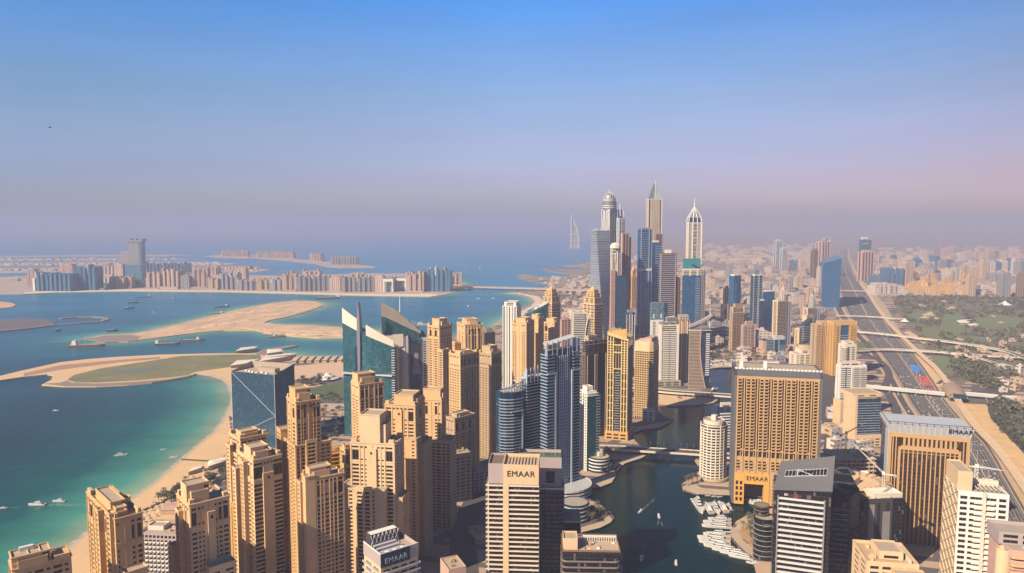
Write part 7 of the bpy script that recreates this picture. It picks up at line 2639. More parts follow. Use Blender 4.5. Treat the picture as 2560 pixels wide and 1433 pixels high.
def far_building(name, label, cat, mat, x0, x1, top, base, group, seed=0, rot=None, deep=None):
    """a far building from its pixel columns, roof row and foot row"""
    rr = random.Random(seed)
    gx0, Y = G(x0, base)
    gx1, _ = G(x1, base)
    w = gx1 - gx0
    h = at_y(CX, top, Y)[2] - GZ
    d = deep or max(14, min(w * .8, 60))
    rot = rr.uniform(-8, 8) if rot is None else rot
    t = thing(name, label, cat, ((gx0 + gx1) / 2, Y + d / 2, GZ), R(rot), group)
    m = FM[mat]
    k = rr.random()
    mb = MB()
    if w > h * 0.75:                                           # long block: bays of different height
        n = max(4, int(w / 11))
        plainb = mat in ('blue', 'grey')
        for i in range(n):
            a, b = -w / 2 + w * i / n, -w / 2 + w * (i + 1) / n
            o = rr.uniform(-7, -2) if i % 2 else rr.uniform(0, 3)
            mb.box(a, b - .3, -d / 2 + o, d / 2, 0, h * (rr.uniform(.93, 1) if i % 2 or plainb else rr.uniform(.66, .92)))
        mb.build('wall', m, t)
        mb = MB()
        for i in range(n):
            if rr.random() < (.3 if plainb else .75):
                x = -w / 2 + w * (i + rr.uniform(.2, .8)) / n
                s = rr.uniform(2.5, 5)
                mb.box(x - s, x + s, -d / 2 + 1, d * .2, h * .7, h * rr.uniform(1.0, 1.13))
                mb.build('turret', FM['white' if plainb else mat], t)
                mb = MB()
        if not plainb:
            mb.box(-w * .5, w * .5, -d / 2 - 16, -d / 2 - 8, 0, rr.uniform(6, 11))
            mb.build('front_wing', m, t)
    else:
        e = w * .14
        mb.box(-w / 2, w / 2, -d / 2, d / 2, 0, h * .93)
        mb.box(-w / 2 + e, -w / 2 + e * 2.2, -d / 2 - 1.4, -d / 2 - .01, 0, h * .96)
        mb.box(w / 2 - e * 2.2, w / 2 - e, -d / 2 - 1.4, -d / 2 - .01, 0, h * .96)
        mb.build('wall', m, t)
        mb = MB()
        mb.box(-w * .36, w * .36, -d * .36, d * .36, h * .93, h)
        mb.build('upper_wall', m, t)
    for i in range(2 + int(k * 3)):
        mb = MB()
        x, y = rr.uniform(-w * .35, w * .25), rr.uniform(-d * .3, d * .2)
        mb.box(x, x + rr.uniform(3, 7), y, y + rr.uniform(3, 6), h * .8, h + rr.uniform(1.5, 5))
        mb.build('penthouse', m, t)
    return t


ORD = ('first', 'second', 'third', 'fourth', 'fifth', 'sixth', 'seventh', 'eighth', 'ninth', 'tenth')
# apartment front of the palm island
PAL = [(68, 88, 672, 716, 'pink', 'slim pink block at the far left end of the island shore'), (87, 183, 683, 728, 'blue', 'broad bright blue glass block near the left end of the island shore'),
       (150, 180, 660, 700, 'pink', 'pink block with turrets behind the broad blue block'), (195, 242, 667, 726, 'blue', 'blue grey hotel block right of the broad blue block'), (241, 268, 711, 725, 'teal', 'low teal pavilion beside the blue grey hotel'),
       (242, 274, 696, 712, 'white', 'low white building behind the teal pavilion'), (272, 310, 694, 722, 'cream', 'cream clubhouse with a flat overhanging roof'), (286, 308, 660, 692, 'pink', 'pink twin block behind the clubhouse'),
       (246, 286, 665, 690, 'pink', 'low pink grey block left of the tall unfinished tower'), (361, 470, 658, 682, 'blue', 'long blue grey block right of the tall unfinished tower'), (308, 330, 693, 721, 'cream', 'cream wing beside the clubhouse'),
       (331, 357, 683, 719, 'teal', 'dark teal block below the tall unfinished tower'), (364, 402, 683, 722, 'pink', 'pink flats with stepped roofs, right of the dark teal block'), (404, 450, 675, 722, 'pink', 'tall pink flats in two bays'),
       (452, 475, 688, 723, 'grey', 'grey block between two pink blocks'), (475, 516, 673, 722, 'pink', 'pink flats crowned by many small turrets'), (520, 548, 695, 724, 'pink', 'small pink block on the middle shore'),
       (548, 594, 686, 724, 'grey', 'grey blue block in shade on the middle shore'), (594, 616, 670, 702, 'pink', 'pink turret block behind the middle shore'), (593, 638, 700, 726, 'grey', 'low grey block on the middle shore'),
       (640, 674, 698, 727, 'cream', 'cream flats with two bright bays'), (676, 704, 698, 727, 'grey', 'grey flats right of the two bright bays'), (704, 740, 684, 728, 'pink', 'pink block at the left of the long grey blue range'),
       (740, 822, 690, 728, 'grey', 'long grey blue range with a small arch'), (755, 800, 678, 710, 'pink', 'row of pink roofs behind the long grey blue range'), (824, 851, 692, 728, 'pink', 'pink pavilion block between two grey ranges'),
       (852, 936, 692, 730, 'grey', 'second long grey blue range further right'), (870, 910, 684, 712, 'cream', 'cream roofs behind the second grey range'), (937, 960, 688, 730, 'pink', 'pink slanted block right of the second grey range'),
       (960, 984, 692, 730, 'grey', 'grey block beside the square arch'), (985, 1016, 693, 728, 'grey', 'block with a large square arch and pale rim'), (1017, 1062, 684, 730, 'pink', 'pink and grey block with slanting ribs'),
       (1063, 1128, 672, 729, 'blue', 'tall jagged blue grey cluster at the right end of the shore'), (1129, 1155, 684, 716, 'cream', 'peach block in a white frame at the bridge end'),
       (553, 620, 628, 643, 'pink', 'pale pink hotel far out on the outer crescent'), (642, 735, 630, 646, 'pink', 'long pink hotel with domes on the outer crescent'), (774, 806, 634, 654, 'pink', 'domed pink palace near the tip of the crescent'),
       (826, 893, 642, 662, 'grey', 'grey hotel rows at the tip of the outer crescent'), (496, 545, 668, 688, 'pink', 'low pink villas block on the inner frond'), (560, 626, 666, 676, 'pink', 'flat pink range at the root of the inner frond')]
PG = 'buildings of the palm shaped island'
for i, (a, b, top, base, m, lb) in enumerate(PAL):
    t = far_building('island_building', lb, 'building', m, a, b, top, base, PG, i)
    if 'arch' in lb and 'square' in lb:
        w = (G(b, base)[0] - G(a, base)[0])
        mb = MB()
        mb.box(-w * .5, -w * .38, -38, -31, 0, 62)
        mb.box(w * .38, w * .5, -38, -31, 0, 62)
        mb.box(-w * .38, w * .38, -38, -31, 50, 62)
        mb.build('arch_frame', WHITE, t)
    if 'white frame' in lb or 'broad bright blue' in lb:
        w = (G(b, base)[0] - G(a, base)[0])
        mb = MB()
        mb.box(-w * .56, -w * .503, -32, -24, 0, 60)
        mb.build('white_edge', WHITE, t)

# tall unfinished tower on the island
Y = base_y(690)
x0, _, zt = at_y(320, 597, Y)
x1 = at_y(357, 597, Y)[0]
t = thing('unfinished_tower', 'tall grey unfinished tower with a ragged crown rising above the island', 'tower', ((x0 + x1) / 2, Y, GZ), 0)
w, h = x1 - x0, zt
mb = MB()
mb.box(-w * .36, w * .5, -24, 24, 0, h * .94)
mb.build('wall', FM['grey'], t)
mb = MB()
mb.box(w * .34, w * .52, -26, -24.1, 0, h * .97)
mb.build('side_core', FM['blue'], t)
mb = MB()
for k in range(9):
    xx = -w * .54 + w * 1.04 * k / 8
    mb.box(xx - 4, xx + 7, -28, 28, h * (.90 + .008 * (k % 3)), h * (.955 + .018 * (k % 3)))
mb.build('crown', GREY, t)
mb = MB()
mb.bar((w * .1, 0, h * .95), (w * .1, 0, h * 1.10), 3)
mb.bar((w * .1 - 16, 0, h * 1.07), (w * .1 + 30, 0, h * 1.10), 2)
mb.build('crane', GREY, t)
mb = MB()
mb.box(-w * .95, -w * .38, -15, 20, 0, h * .66)
mb.build('side_wall', FM['grey'], t)
mb = MB()
mb.box(-w * .6, w * .62, -60, -25, 0, h * .30)
mb.build('podium', FM['blue'], t)

# named blocks beyond the highway, right side
CITY = [(2176, 2195, 688, 718, 'teal', 'low teal office beside the highway bend'), (2196, 2212, 683, 712, 'grey', 'grey slab between the teal office and the big blue block'), (2213, 2257, 670, 716, 'blue', 'big blue glass block facing the golf course'),
        (2184, 2244, 711, 738, 'white', 'low white office in two parts before the big blue block'), (2259, 2280, 654, 716, 'pink', 'pink tower with a tall arch right of the big blue block'), (2281, 2294, 680, 709, 'brown', 'brown slab beside the pink arch tower'),
        (2294, 2309, 686, 707, 'grey', 'small grey slab beyond the golf trees'), (2286, 2299, 644, 668, 'teal', 'teal block with a small white dome'), (2299, 2311, 643, 666, 'white', 'white block right of the small white dome'),
        (2308, 2337, 658, 686, 'grey', 'broad blue grey block in the middle distance'), (2336, 2350, 640, 680, 'blue', 'narrow blue tower right of the broad grey block'), (2350, 2367, 650, 684, 'grey', 'grey tower before the hazy skyline'),
        (2367, 2384, 650, 682, 'blue', 'blue tower of an even row'), (2386, 2407, 656, 690, 'grey', 'grey office with a pale top'), (2327, 2376, 684, 708, 'grey', 'long grey flats with a flat white roof'),
        (2368, 2403, 674, 710, 'white', 'white and grey stepped block'), (2405, 2424, 664, 708, 'cream', 'tan slab left of the flared column building'), (2427, 2447, 665, 712, 'cream', 'cream block right of the flared column building'),
        (2421, 2439, 686, 740, 'cream', 'slim tan tower standing before the golden flats'), (2454, 2472, 650, 706, 'cream', 'cream ribbed tower on the right'), (2473, 2488, 653, 688, 'white', 'white and blue tower, first of the close row'),
        (2488, 2503, 655, 688, 'blue', 'blue tower, second of the close row'), (2504, 2519, 651, 686, 'white', 'tall white tower in the close row'), (2519, 2532, 646, 686, 'blue', 'tallest blue tower of the close row'),
        (2533, 2547, 644, 690, 'white', 'white tower with a pointed roof in the close row'), (2547, 2575, 653, 692, 'grey', 'grey tower cut by the right edge'), (2502, 2526, 681, 744, 'grey', 'slim grey tower by the golf wall'),
        (2477, 2501, 684, 711, 'grey', 'grey slab left of the slim grey tower'), (2553, 2580, 680, 744, 'brown', 'brown tower at the right edge by the golf wall'), (2527, 2553, 690, 714, 'grey', 'low grey slab near the right edge'),
        (2338, 2349, 614, 645, 'grey', 'hazy tower left in the far skyline'), (2350, 2364, 619, 645, 'pink', 'hazy pink slab in the far skyline'), (2366, 2383, 619, 650, 'pink', 'hazy twin slab in the far skyline'), (2396, 2412, 631, 655, 'white', 'hazy white block in the far skyline'),
        (2417, 2433, 630, 656, 'pink', 'hazy pink tower near the cream block'), (2436, 2450, 629, 652, 'pink', 'hazy narrow tower in the far skyline'), (2468, 2500, 629, 646, 'brown', 'hazy broad brown block'), (2503, 2517, 627, 650, 'pink', 'hazy tower on the right skyline'), (2532, 2543, 625, 650, 'pink', 'hazy rightmost tower on the skyline'),
        (2066, 2100, 745, 768, 'grey', 'grey mall roofed block at the foot of the blue sail tower')]
CG = 'blocks beyond the highway'
for i, (a, b, top, base, m, lb) in enumerate(CITY):
    far_building('city_block', lb, 'building', m, a, b, top, base, CG, 100 + i)

# slim mid-rise towers scattered through the city
rr = random.Random(52)
for (pa, pb), (ra, rb), n, wh in (((1785, 2050), (712, 800), 13, 'between the canal and the highway'), ((2200, 2550), (648, 688), 26, 'in the hazy district beyond the highway'), ((1790, 2040), (655, 705), 9, 'in the far flat city left of the highway')):
    for i in range(n):
        px, base = rr.uniform(pa, pb), rr.uniform(ra, rb)
        k = rr.choice(('blue', 'cream', 'grey', 'pink', 'white'))
        f = 1 - (base - 640) / 300
        far_building('mid_rise_tower', 'slim %s mid-rise tower ' % k + wh, 'tower', k, px, px + rr.uniform(9, 18), base - rr.uniform(24, 52) / (1 if base > 700 else 1.5), base, 'slim %s mid-rise towers ' % k + wh, 300 + i)

# small buildings: a few shared shapes, copied one by one
SMALL = []
rr = random.Random(11)
for key in ('cream', 'white', 'pink', 'gold', 'grey'):
    for v in range(3):
        mb = MB()
        mb.box(-.5, .5, -.5, .5, 0, .8 if v else 1)
        if v == 1:
            mb.box(-.5, .1, -.5, .5, .8, 1)
        if v == 2:
            mb.box(-.5, -.1, -.6, .3, .8, 1)
            mb.box(.5, .9, -.3, .5, 0, .55)
        mb.box(-.2, .05, -.1, .2, .9, 1.18)
        mb.box(-.52, .52, -.52, -.5, .74, .78)
        me = bpy.data.meshes.new('low_building')
        me.from_pydata(mb.v, [], mb.f)
        me.materials.append(FM[key])
        SMALL.append((key, me))
LOWL = {'cream': 'small cream low-rise building among the crowded far blocks', 'white': 'small white low-rise building among the crowded far blocks', 'pink': 'small pink low-rise building among the crowded far blocks',
        'gold': 'golden low-rise block in the cluster beyond the golf course', 'grey': 'small grey low-rise building among the crowded far blocks'}
ZONES = [  # px range, foot rows, how many, size, height, kinds
    ((1700, 2050), (655, 760), 330, (18, 46), (8, 26), 'cream white pink grey'),
    ((1760, 2040), (612, 655), 200, (30, 90), (8, 22), 'cream white pink'),
    ((1560, 1720), (640, 760), 60, (16, 40), (8, 24), 'cream white pink'),
    ((1350, 1480), (690, 800), 90, (14, 26), (5, 14), 'cream white pink'),
    ((1500, 1790), (780, 900), 60, (20, 40), (10, 30), 'cream white grey'),
    ((1780, 2080), (770, 905), 70, (18, 34), (6, 18), 'cream white grey'),
    ((2190, 2560), (620, 690), 330, (26, 70), (10, 44), 'cream white pink grey'),
    ((2230, 2560), (690, 738), 120, (18, 40), (8, 22), 'pink white cream'),
    ((2268, 2425), (708, 740), 90, (16, 30), (14, 36), 'gold'),
    ((2090, 2140), (640, 720), 20, (20, 40), (8, 20), 'cream grey'),
    ((2500, 2600), (915, 1010), 16, (10, 24), (6, 12), 'cream white'),
    ((2060, 2210), (1000, 1180), 26, (14, 30), (6, 16), 'cream white grey'),
    ((2390, 2560), (845, 905), 26, (9, 16), (5, 8), 'cream pink'),
    ((1080, 1260), (880, 1010), 10, (16, 30), (8, 20), 'cream'),
]
cand = []
for (pxa, pxb), (ra, rb), n, (sa, sb), (ha, hb), kinds in ZONES:
    ks = kinds.split()
    for i in range(n):
        f = rr.random()
        py = ra + (rb - ra) * f ** .9
        px = rr.uniform(pxa, pxb)
        x, y = G(px, py)
        if 2080 < px < 2240 and 645 < py < 700 and abs(px - 2120) < 30:
            continue
        k = rr.choice(ks)
        s = rr.uniform(sa, sb)
        hgt = rr.uniform(ha, hb) * (1.7 if rr.random() < .07 else 1)
        cand.append((s * (hgt + s * .4) / (y * y), x, y, s, s * rr.uniform(.5, 1.3), hgt, k, rr.choice((0, 8, -20, 24)) + rr.uniform(-3, 3)))


def on_road(x, y):
    for k in range(0, 121):
        if abs(HL[k][1] - y) < 60:
            wd = HR[k][0] - HL[k][0]
            if HL[k][0] - wd * .5 - 20 < x < HR[k][0] + wd * .35 + 20:
                return True
    return False


def in_poly(x, y, P):
    c = False
    for (x0, y0), (x1, y1) in zip(P, P[1:] + P[:1]):
        if (y0 > y) != (y1 > y) and x < (x1 - x0) * (y - y0) / (y1 - y0) + x0:
            c = not c
    return c


cand = [c for c in cand if not on_road(c[1], c[2]) and in_poly(c[1], c[2], MAIN) and not in_poly(c[1], c[2], CANAL)]
cand.sort(reverse=True)
rest = MB()
mats = [FM[k] for k in ('cream', 'white', 'pink', 'gold', 'grey')]
for i, (_, x, y, sx_, sy_, hgt, k, rz) in enumerate(cand):
    opts = [m for kk, m in SMALL if kk == k]
    if i < 290:
        o = link('low_building', opts[i % 3], None, (x, y, GZ))
        o.rotation_euler = (0, 0, R(rz))
        o.scale = (sx_, sy_, hgt)
        tag(o, LOWL[k], 'building', LOWL[k].replace('small ', '').replace('building', 'buildings').replace('block ', 'blocks '))
    else:
        rest.box(x - sx_ / 2, x + sx_ / 2, y - sy_ / 2, y + sy_ / 2, GZ, GZ + hgt, mats.index(FM[k]))
        rest.box(x - sx_ / 5, x + sx_ / 9, y - sy_ / 5, y + sy_ / 5, GZ + hgt, GZ + hgt + 3, mats.index(FM[k]))
o = rest.build('far_low_buildings', mats)
tag(o, 'countless tiny low buildings dissolving into the haze', 'buildings', None, 'stuff')
# villas on the fronds of the island
mb = MB()
for (pa, pb, n) in (((0, 675), (640, 676), 130), ((0, 662), (560, 660), 120), ((0, 650), (440, 649), 80), ((40, 700), (300, 700), 80), ((300, 705), (1080, 715), 110), ((440, 674), (640, 671), 60)):
    for i in range(n):
        f = rr.random()
        x, y = G(pa[0] + (pb[0] - pa[0]) * f, pa[1] + (pb[1] - pa[1]) * f + rr.uniform(-2.5, 2.5))
        s = rr.uniform(9, 20)
        mb.box(x - s, x + s, y - s * .7, y + s * .7, GZ, GZ + rr.uniform(6, 12), rr.randrange(3))
tag(mb.build('island_villas', [FM['pink'], FM['white'], FM['grey']]), 'rows of tiny villas on the island fronds', 'villas', None, 'stuff')
# ------------------------------------------------------------------ bridges, flyovers, metro
def carriageway(name, label, cat, pts, z, w, mat=CONC, th=1.6, pier=30, pw=2.2, n=60, rail=.9, road=True, z0=None):
    L = smooth_line([G(x, y, z) for x, y in pts], n)
    ox, oy = L[n // 2]
    t = thing(name, label, cat, (ox, oy, GZ))
    prof = []
    for k in range(len(L)):
        a, b = L[max(0, k - 1)], L[min(len(L) - 1, k + 1)]
        d = Vector((b[0] - a[0], b[1] - a[1])).normalized()
        prof.append((L[k][0] - ox, L[k][1] - oy, -d.y, d.x))

    def strip(o0, o1, zb, zt):
        mb = MB()
        for (x0, y0, nx0, ny0), (x1, y1, nx1, ny1) in zip(prof[:-1], prof[1:]):
            A = [(x0 + nx0 * o0, y0 + ny0 * o0), (x0 + nx0 * o1, y0 + ny0 * o1), (x1 + nx1 * o1, y1 + ny1 * o1), (x1 + nx1 * o0, y1 + ny1 * o0)]
            mb.loft(A[::-1], zb, A[::-1], zt, 0, True, True)
        return mb
    h = z - GZ
    strip(-w / 2, w / 2, h - th, h).build('deck', mat, t)
    if road:
        strip(-w / 2 + .8, w / 2 - .8, h + .01, h + .05).build('roadway', ASPH, t)
    for s_ in (-1, 1):
        strip(s_ * w / 2 - .25, s_ * w / 2 + .25, h + .06, h + rail + .3).build('parapet', OFFW, t)
    dist = 0
    for k in range(1, len(L) - 1):
        dist += math.hypot(L[k][0] - L[k - 1][0], L[k][1] - L[k - 1][1])
        if dist > pier:
            dist = 0
            x, y = prof[k][:2]
            zb = (z0 if z0 is not None else GZ) - GZ
            mb = MB()
            mb.lathe([(pw / 2, zb), (pw / 2, h - th - 1.6), (pw * .9, h - th)], 10, 0, x, y)
            mb.build('pier', CONC, t)
    return t, L


t, LB = carriageway('road_bridge', 'road bridge with lamp posts crossing the canal at the round white tower', 'bridge', [(1500, 1120), (1560, 1121), (1640, 1126), (1700, 1129), (1765, 1134), (1840, 1142)], 8.5, 17, OFFW, 1.6, 32, 2.5, z0=-2)
proto_l = None
for k in range(4, 58, 3):
    x, y = LB[k]
    if proto_l is None:
        lp = thing('street_lamp', 'thin street lamp standing on the canal road bridge', 'lamp', (x, y + 7, 8.5), 0, 'lamps along the canal road bridge')
        mb = MB()
        mb.lathe([(.16, 0), (.09, 9)], 6)
        mb.build('pole', STEEL, lp)
        mb = MB()
        mb.bar((0, 0, 9), (0, -2.2, 9.4), .14)
        mb.box(-.25, .25, -2.9, -2.1, 9.25, 9.45)
        mb.build('lamp_head', PALE, lp)
        proto_l = proto(lp)
    else:
        dup(proto_l, (x, y + 7, 8.5))
carriageway('road_bridge', 'farther road bridge running from the sandy islet to behind the big hotel', 'bridge', [(1560, 962), (1640, 975), (1700, 981), (1780, 986), (1850, 991), (1960, 1000)], 8, 20, OFFW, 1.8, 34, 2.5, z0=-2)
carriageway('island_bridge', 'long low bridge on piers joining the palm island to the mainland', 'bridge', [(1130, 716), (1200, 717), (1280, 719), (1350, 721), (1420, 724), (1490, 727)], 13, 34, PINK, 5, 75, 8, z0=-2)
carriageway('flyover', 'upper curved flyover sweeping over the highway to the right', 'flyover', [(2110, 826), (2145, 829), (2230, 837), (2313, 847), (2400, 858), (2483, 871), (2530, 882), (2570, 898), (2600, 915)], 11, 15, OFFW, 1.8, 34)
carriageway('flyover', 'lower flyover crossing the highway nearly level with the picture', 'flyover', [(2120, 878), (2145, 875), (2216, 873), (2320, 878), (2409, 885), (2480, 890), (2560, 893)], 10, 14, OFFW, 1.8, 34)
carriageway('flyover', 'curved ramp leaving the lower flyover and bending down into the scrub', 'flyover', [(2300, 878), (2350, 882), (2423, 891), (2470, 902), (2500, 916), (2508, 928)], 8, 9, OFFW, 1.5, 34)
carriageway('footbridge', 'enclosed footbridge across the highway to the dome shaped station', 'footbridge', [(2160, 963), (2228, 970), (2290, 976), (2362, 983)], 11, 7, PALE, 4.5, 42, 2.4, road=False)
carriageway('footbridge', 'enclosed footbridge from the dome shaped station to the car park on the right', 'footbridge', [(2410, 982), (2460, 986), (2500, 990), (2545, 993)], 11, 7, PALE, 4.5, 34, 2.4, road=False)
carriageway('road_overpass', 'far overpass crossing the highway below the blue sail tower', 'flyover', [(2090, 789), (2130, 790), (2180, 792), (2230, 796), (2262, 797)], 10, 14, MAUVE, 1.8, 60)
carriageway('road_overpass', 'farthest overpass crossing the highway beside the pink slab', 'flyover', [(2085, 727), (2120, 727), (2165, 728)], 10, 18, MAUVE, 2, 60)
carriageway('metro_viaduct', 'long metro viaduct on piers following the right side of the highway', 'viaduct', [(2150, 706), (2168, 730), (2190, 764), (2209, 790), (2228, 815), (2264, 850), (2306, 890), (2337, 918), (2361, 947), (2384, 980), (2400, 1010), (2434, 1060), (2486, 1114), (2536, 1180), (2600, 1275), (2680, 1400)], 9.5, 10, CREAM2, 1.8, 30, 2.2, 150, .8, road=False)

hl = None
for k in range(18, 104, 2):
    x, y = (HL[k][j] + (HR[k][j] - HL[k][j]) * .537 for j in (0, 1))
    a_ = math.atan2(HL[k + 1][1] - HL[k][1], HL[k + 1][0] - HL[k][0])
    if hl is None:
        hl = thing('highway_lamp', 'tall double armed lamp post on the highway median', 'lamp', (x, y, GZ + .55), a_, 'lamp posts down the highway median')
        mb = MB()
        mb.lathe([(.3, 0), (.18, 15)], 6)
        mb.build('pole', PALE, hl)
        for s_ in (-1, 1):
            mb = MB()
            mb.bar((0, 0, 14.8), (0, s_ * 4.5, 15.6), .25)
            mb.box(-.4, .4, s_ * 4.5 - .8, s_ * 4.5 + .8, 15.5, 15.8)
            mb.build('lamp_arm', PALE, hl)
        proto(hl)
    else:
        dup(hl, (x, y, GZ + .55), a_)

# dome shaped metro station
x, y = G(2384, 992, GZ)
dv = Vector((HR[60][0] - HR[52][0], HR[60][1] - HR[52][1]))
st = thing('metro_station', 'golden shell roofed metro station beside the highway', 'station', (x, y, GZ), math.atan2(0.93, 0.37))
mb = MB()
n, m_ = 14, 12
L_, W_, Hh = 46, 17, 17
pts = []
for i in range(n + 1):
    f = -1 + 2 * i / n
    e = math.sqrt(max(0, 1 - (abs(f) ** 2.6) * .75))
    pts.append([(L_ * f, W_ * e * cos(pi * j / m_), 7 + Hh * e * sin(pi * j / m_) * (.9 + .1 * f)) for j in range(m_ + 1)])
for i in range(n):
    for j in range(m_):
        mb.face((pts[i][j], pts[i + 1][j], pts[i + 1][j + 1], pts[i][j + 1]))
mb.build('shell_roof', plain('shell_bronze', (0.46, 0.32, 0.19), .45, .06, .3), st, smooth=True)
mb = MB()
mb.box(-40, 40, -12, 12, 0, 12)
mb.build('hall', GBLACK, st)
mb = MB()
mb.box(-42, 42, -15, 15, 6.5, 8.5)
mb.build('platform', CONC, st)
for e in (-1, 1):
    mb = MB()
    mb.box(e * 46 - 5, e * 46 + 5, -9, 9, 7, 15)
    mb.build('entrance', GNAVY, st)

# ------------------------------------------------------------------ low things behind the right foreground
t = Bld('domed_mall', 'mall with dark blue shell roofs and a white pointed canopy behind the dark towers', 'building', (2072, 2078, 2192), 1196, 690, -4)
A, B, h = t.a, 46, t.h
t.box(0, A, 0, B, 0, h - 9, GNAVY, 'wall')
for k, (cx_, rx, hh) in enumerate(((.22, .26, 9), (.55, .28, 11), (.85, .2, 8))):
    mb = MB()
    mb.lathe([(1.0 * cos(a), h - 9 + hh * sin(a)) for a in [R(11 * q) for q in range(9)]], 22, 0, 0, 0)
    mb.v = [(A * cx_ + px_ * A * rx, B * .5 + py_ * B * .48, z) for px_, py_, z in mb.v]
    t.add(mb, 'shell_roof', plain('navy_roof', (0.045, 0.055, 0.085), .35, .1, .3), True)
mb = MB()
mb.loft([(A * .50, -2), (A * 1.0, -4), (A * 1.0, B * .5), (A * .9, B * .6)], h - 7, [(A * .50, -2), (A * 1.0, -4), (A * 1.0, B * .5), (A * .9, B * .6)], [h - 6.6, h - 3, h + 1, h - 1], 0)
t.add(mb, 'white_canopy', WHITE)
t = Bld('round_roof_building', 'low round tan roofed building with a radial terrace before the mall', 'building', (2098, 2142, 2192), 1226, 655, 45)
A, B, h = t.a, t.b, t.h
t.shell(circle(A / 2, B / 2, A * .55, n=32), 0, h, TAN, 'wall', CREAM2, 1.2)
t.slabs(circle(A / 2, B / 2, A * .60, n=32), h - 8, h - 1, 4, CREAM2, .6)
for k in range(20):
    a = 2 * pi * k / 20
    mb = MB()
    mb.bar((A / 2 + A * .34 * cos(a), B / 2 + A * .34 * sin(a), h + .6), (A / 2 + A * .54 * cos(a), B / 2 + A * .54 * sin(a), h + .6), .5)
    t.add(mb, 'roof_beam', BROWN)
t.box(A * .2, A * .5, B * .4, B * .7, h - 1, h + 5, CREAM2, 'stair_block')
t = Bld('construction_frame', 'low tan concrete frame still under construction below the banded blue tower', 'building', (2084, 2092, 2192), 1148, 860, 2)
A, B, h = t.a, 40, t.h
for z in range(0, int(h), 5):
    t.box(0, A, 0, B, z, z + .7, CREAM2, 'floor_slab')
rr = random.Random(8)
for i in range(9):
    for j in range(3):
        x, y = A * (i + .4) / 9, 1 + (B - 4) * j / 2
        t.box(x, x + 1, y, y + 1, 0, h + rr.uniform(0, 4), CONC, 'column')
for i in range(7):
    x = rr.uniform(0, A - 8)
    y = rr.uniform(0, B - 6)
    t.box(x, x + 6, y, y + 4, h - 1, h + rr.uniform(1, 4), TAN, 'formwork')
p = t.root.location
crane('tower_crane', 'yellow crane standing in the concrete frame building site', p.x - 12, p.y, GZ, 62, 44, R(35), YELM)
t = Bld('curved_retail', 'low curved waterfront building at the foot of the main blue tower', 'building', (1412, 1432, 1462), 1262, 745, 30)
t.shell(circle(t.a / 2, t.b / 2, 15, n=24), 0, t.h, GNAVY, 'wall', CONC)
t.slabs(circle(t.a / 2, t.b / 2, 16, n=24), 3, t.h - 1, 4.5, PALE, .5, .7)

# shaded service blocks along the street behind the beach towers
for i, (px, top, Y, lb) in enumerate((((1135, 1137, 1180), 1136, 800, 'dark low block with a sloping edge in the shade beside the street'), ((1180, 1184, 1224), 1178, 830, 'low shaded arcade block behind the lettered tower'), ((1190, 1192, 1222), 1345, 700, 'small tan kiosk roof lit by the sun left of the lettered tower'), ((1118, 1122, 1165), 1424, 560, 'low tan roof at the bottom edge beside the street'))):
    t = Bld('service_block', lb, 'building', px, top, Y, 24, b=22)
    t.mass(0, t.a, 0, t.b, 0, max(t.h, 6), (DARK, MAUVE, CREAM2, PINK)[i], '.W.W.W.' if i < 2 else None, None, 4, .8)
    t.roofkit(0, t.a, 0, t.b, max(t.h, 6) - 1, 4, i, TAN)
    t.done()

# ------------------------------------------------------------------ beach club, tents, huts
def long_roof(name, label, pts, z, hgt, mat=WHITE, cat='pavilion'):
    P = pxs(pts)
    cx_, cy_ = sum(p[0] for p in P) / len(P), sum(p[1] for p in P) / len(P)
    t = thing(name, label, cat, (cx_, cy_, GZ))
    Q = [(x - cx_, y - cy_) for x, y in P]
    if sum(a[0] * b[1] - a[1] * b[0] for a, b in zip(Q, Q[1:] + Q[:1])) < 0:
        Q.reverse()
    mb = MB()
    mb.prism([(x * .94, y * .94) for x, y in Q], 0, z)
    mb.build('wall', TAN, t)
    mb = MB()
    mb.loft(Q, z, [(x * .9, y * .35) for x, y in Q], z + hgt, 0, True, True)
    mb.build('roof', mat, t)
    return t


RW = plain('white_roof', (0.72, 0.66, 0.58), .7, .06)
long_roof('club_pavilion', 'long low white roofed pavilion at the root of the green island', [(575, 922), (640, 913), (648, 905), (592, 910)], 7, 2.5, RW)
long_roof('club_pavilion', 'largest white roofed pavilion with a raised middle roof on the green island shore', [(645, 915), (736, 899), (742, 892), (664, 903)], 10, 3, RW)
long_roof('club_pavilion', 'raised white roof behind the largest pavilion', [(668, 900), (708, 894), (700, 887), (668, 891)], 15, 3, RW)
long_roof('club_pavilion', 'white hall on the jetty beside the breakwater', [(588, 885), (640, 878), (645, 872), (600, 878)], 7, 2, RW)
for k in range(7):
    a = 728 + k * 19
    long_roof('storage_shed', 'pale storage shed in the slanting row behind the beach club', [(a, 909 - k * .4), (a + 12, 909 - k * .4), (a + 26, 897 - k * .3), (a + 14, 897 - k * .3)], 6, 1.5, plain('shed_roof', (0.56, 0.43, 0.33), .8), 'shed')['group'] = 'slanting row of storage sheds'


def tent(label, px, py, r, hgt, n=1):
    x, y = G(px, py)
    t = thing('marquee', label, 'tent', (x, y, GZ))
    for k in range(n):
        mb = MB()
        ox = k * r * 1.6
        oy = (k % 2) * r * .6
        mb.lathe([(r, 3), (r * .62, 3 + hgt * .3), (r * .25, 3 + hgt * .65), (r * .04, 3 + hgt)], 8, 0, ox, oy)
        mb.build('canopy', WHITE, t)
        mb = MB()
        for q in range(4):
            a = pi / 4 + pi / 2 * q
            mb.bar((ox + r * .9 * cos(a), oy + r * .9 * sin(a), 0), (ox + r * .85 * cos(a), oy + r * .85 * sin(a), 3.4), .3)
        mb.build('poles', STEEL, t)
    return t


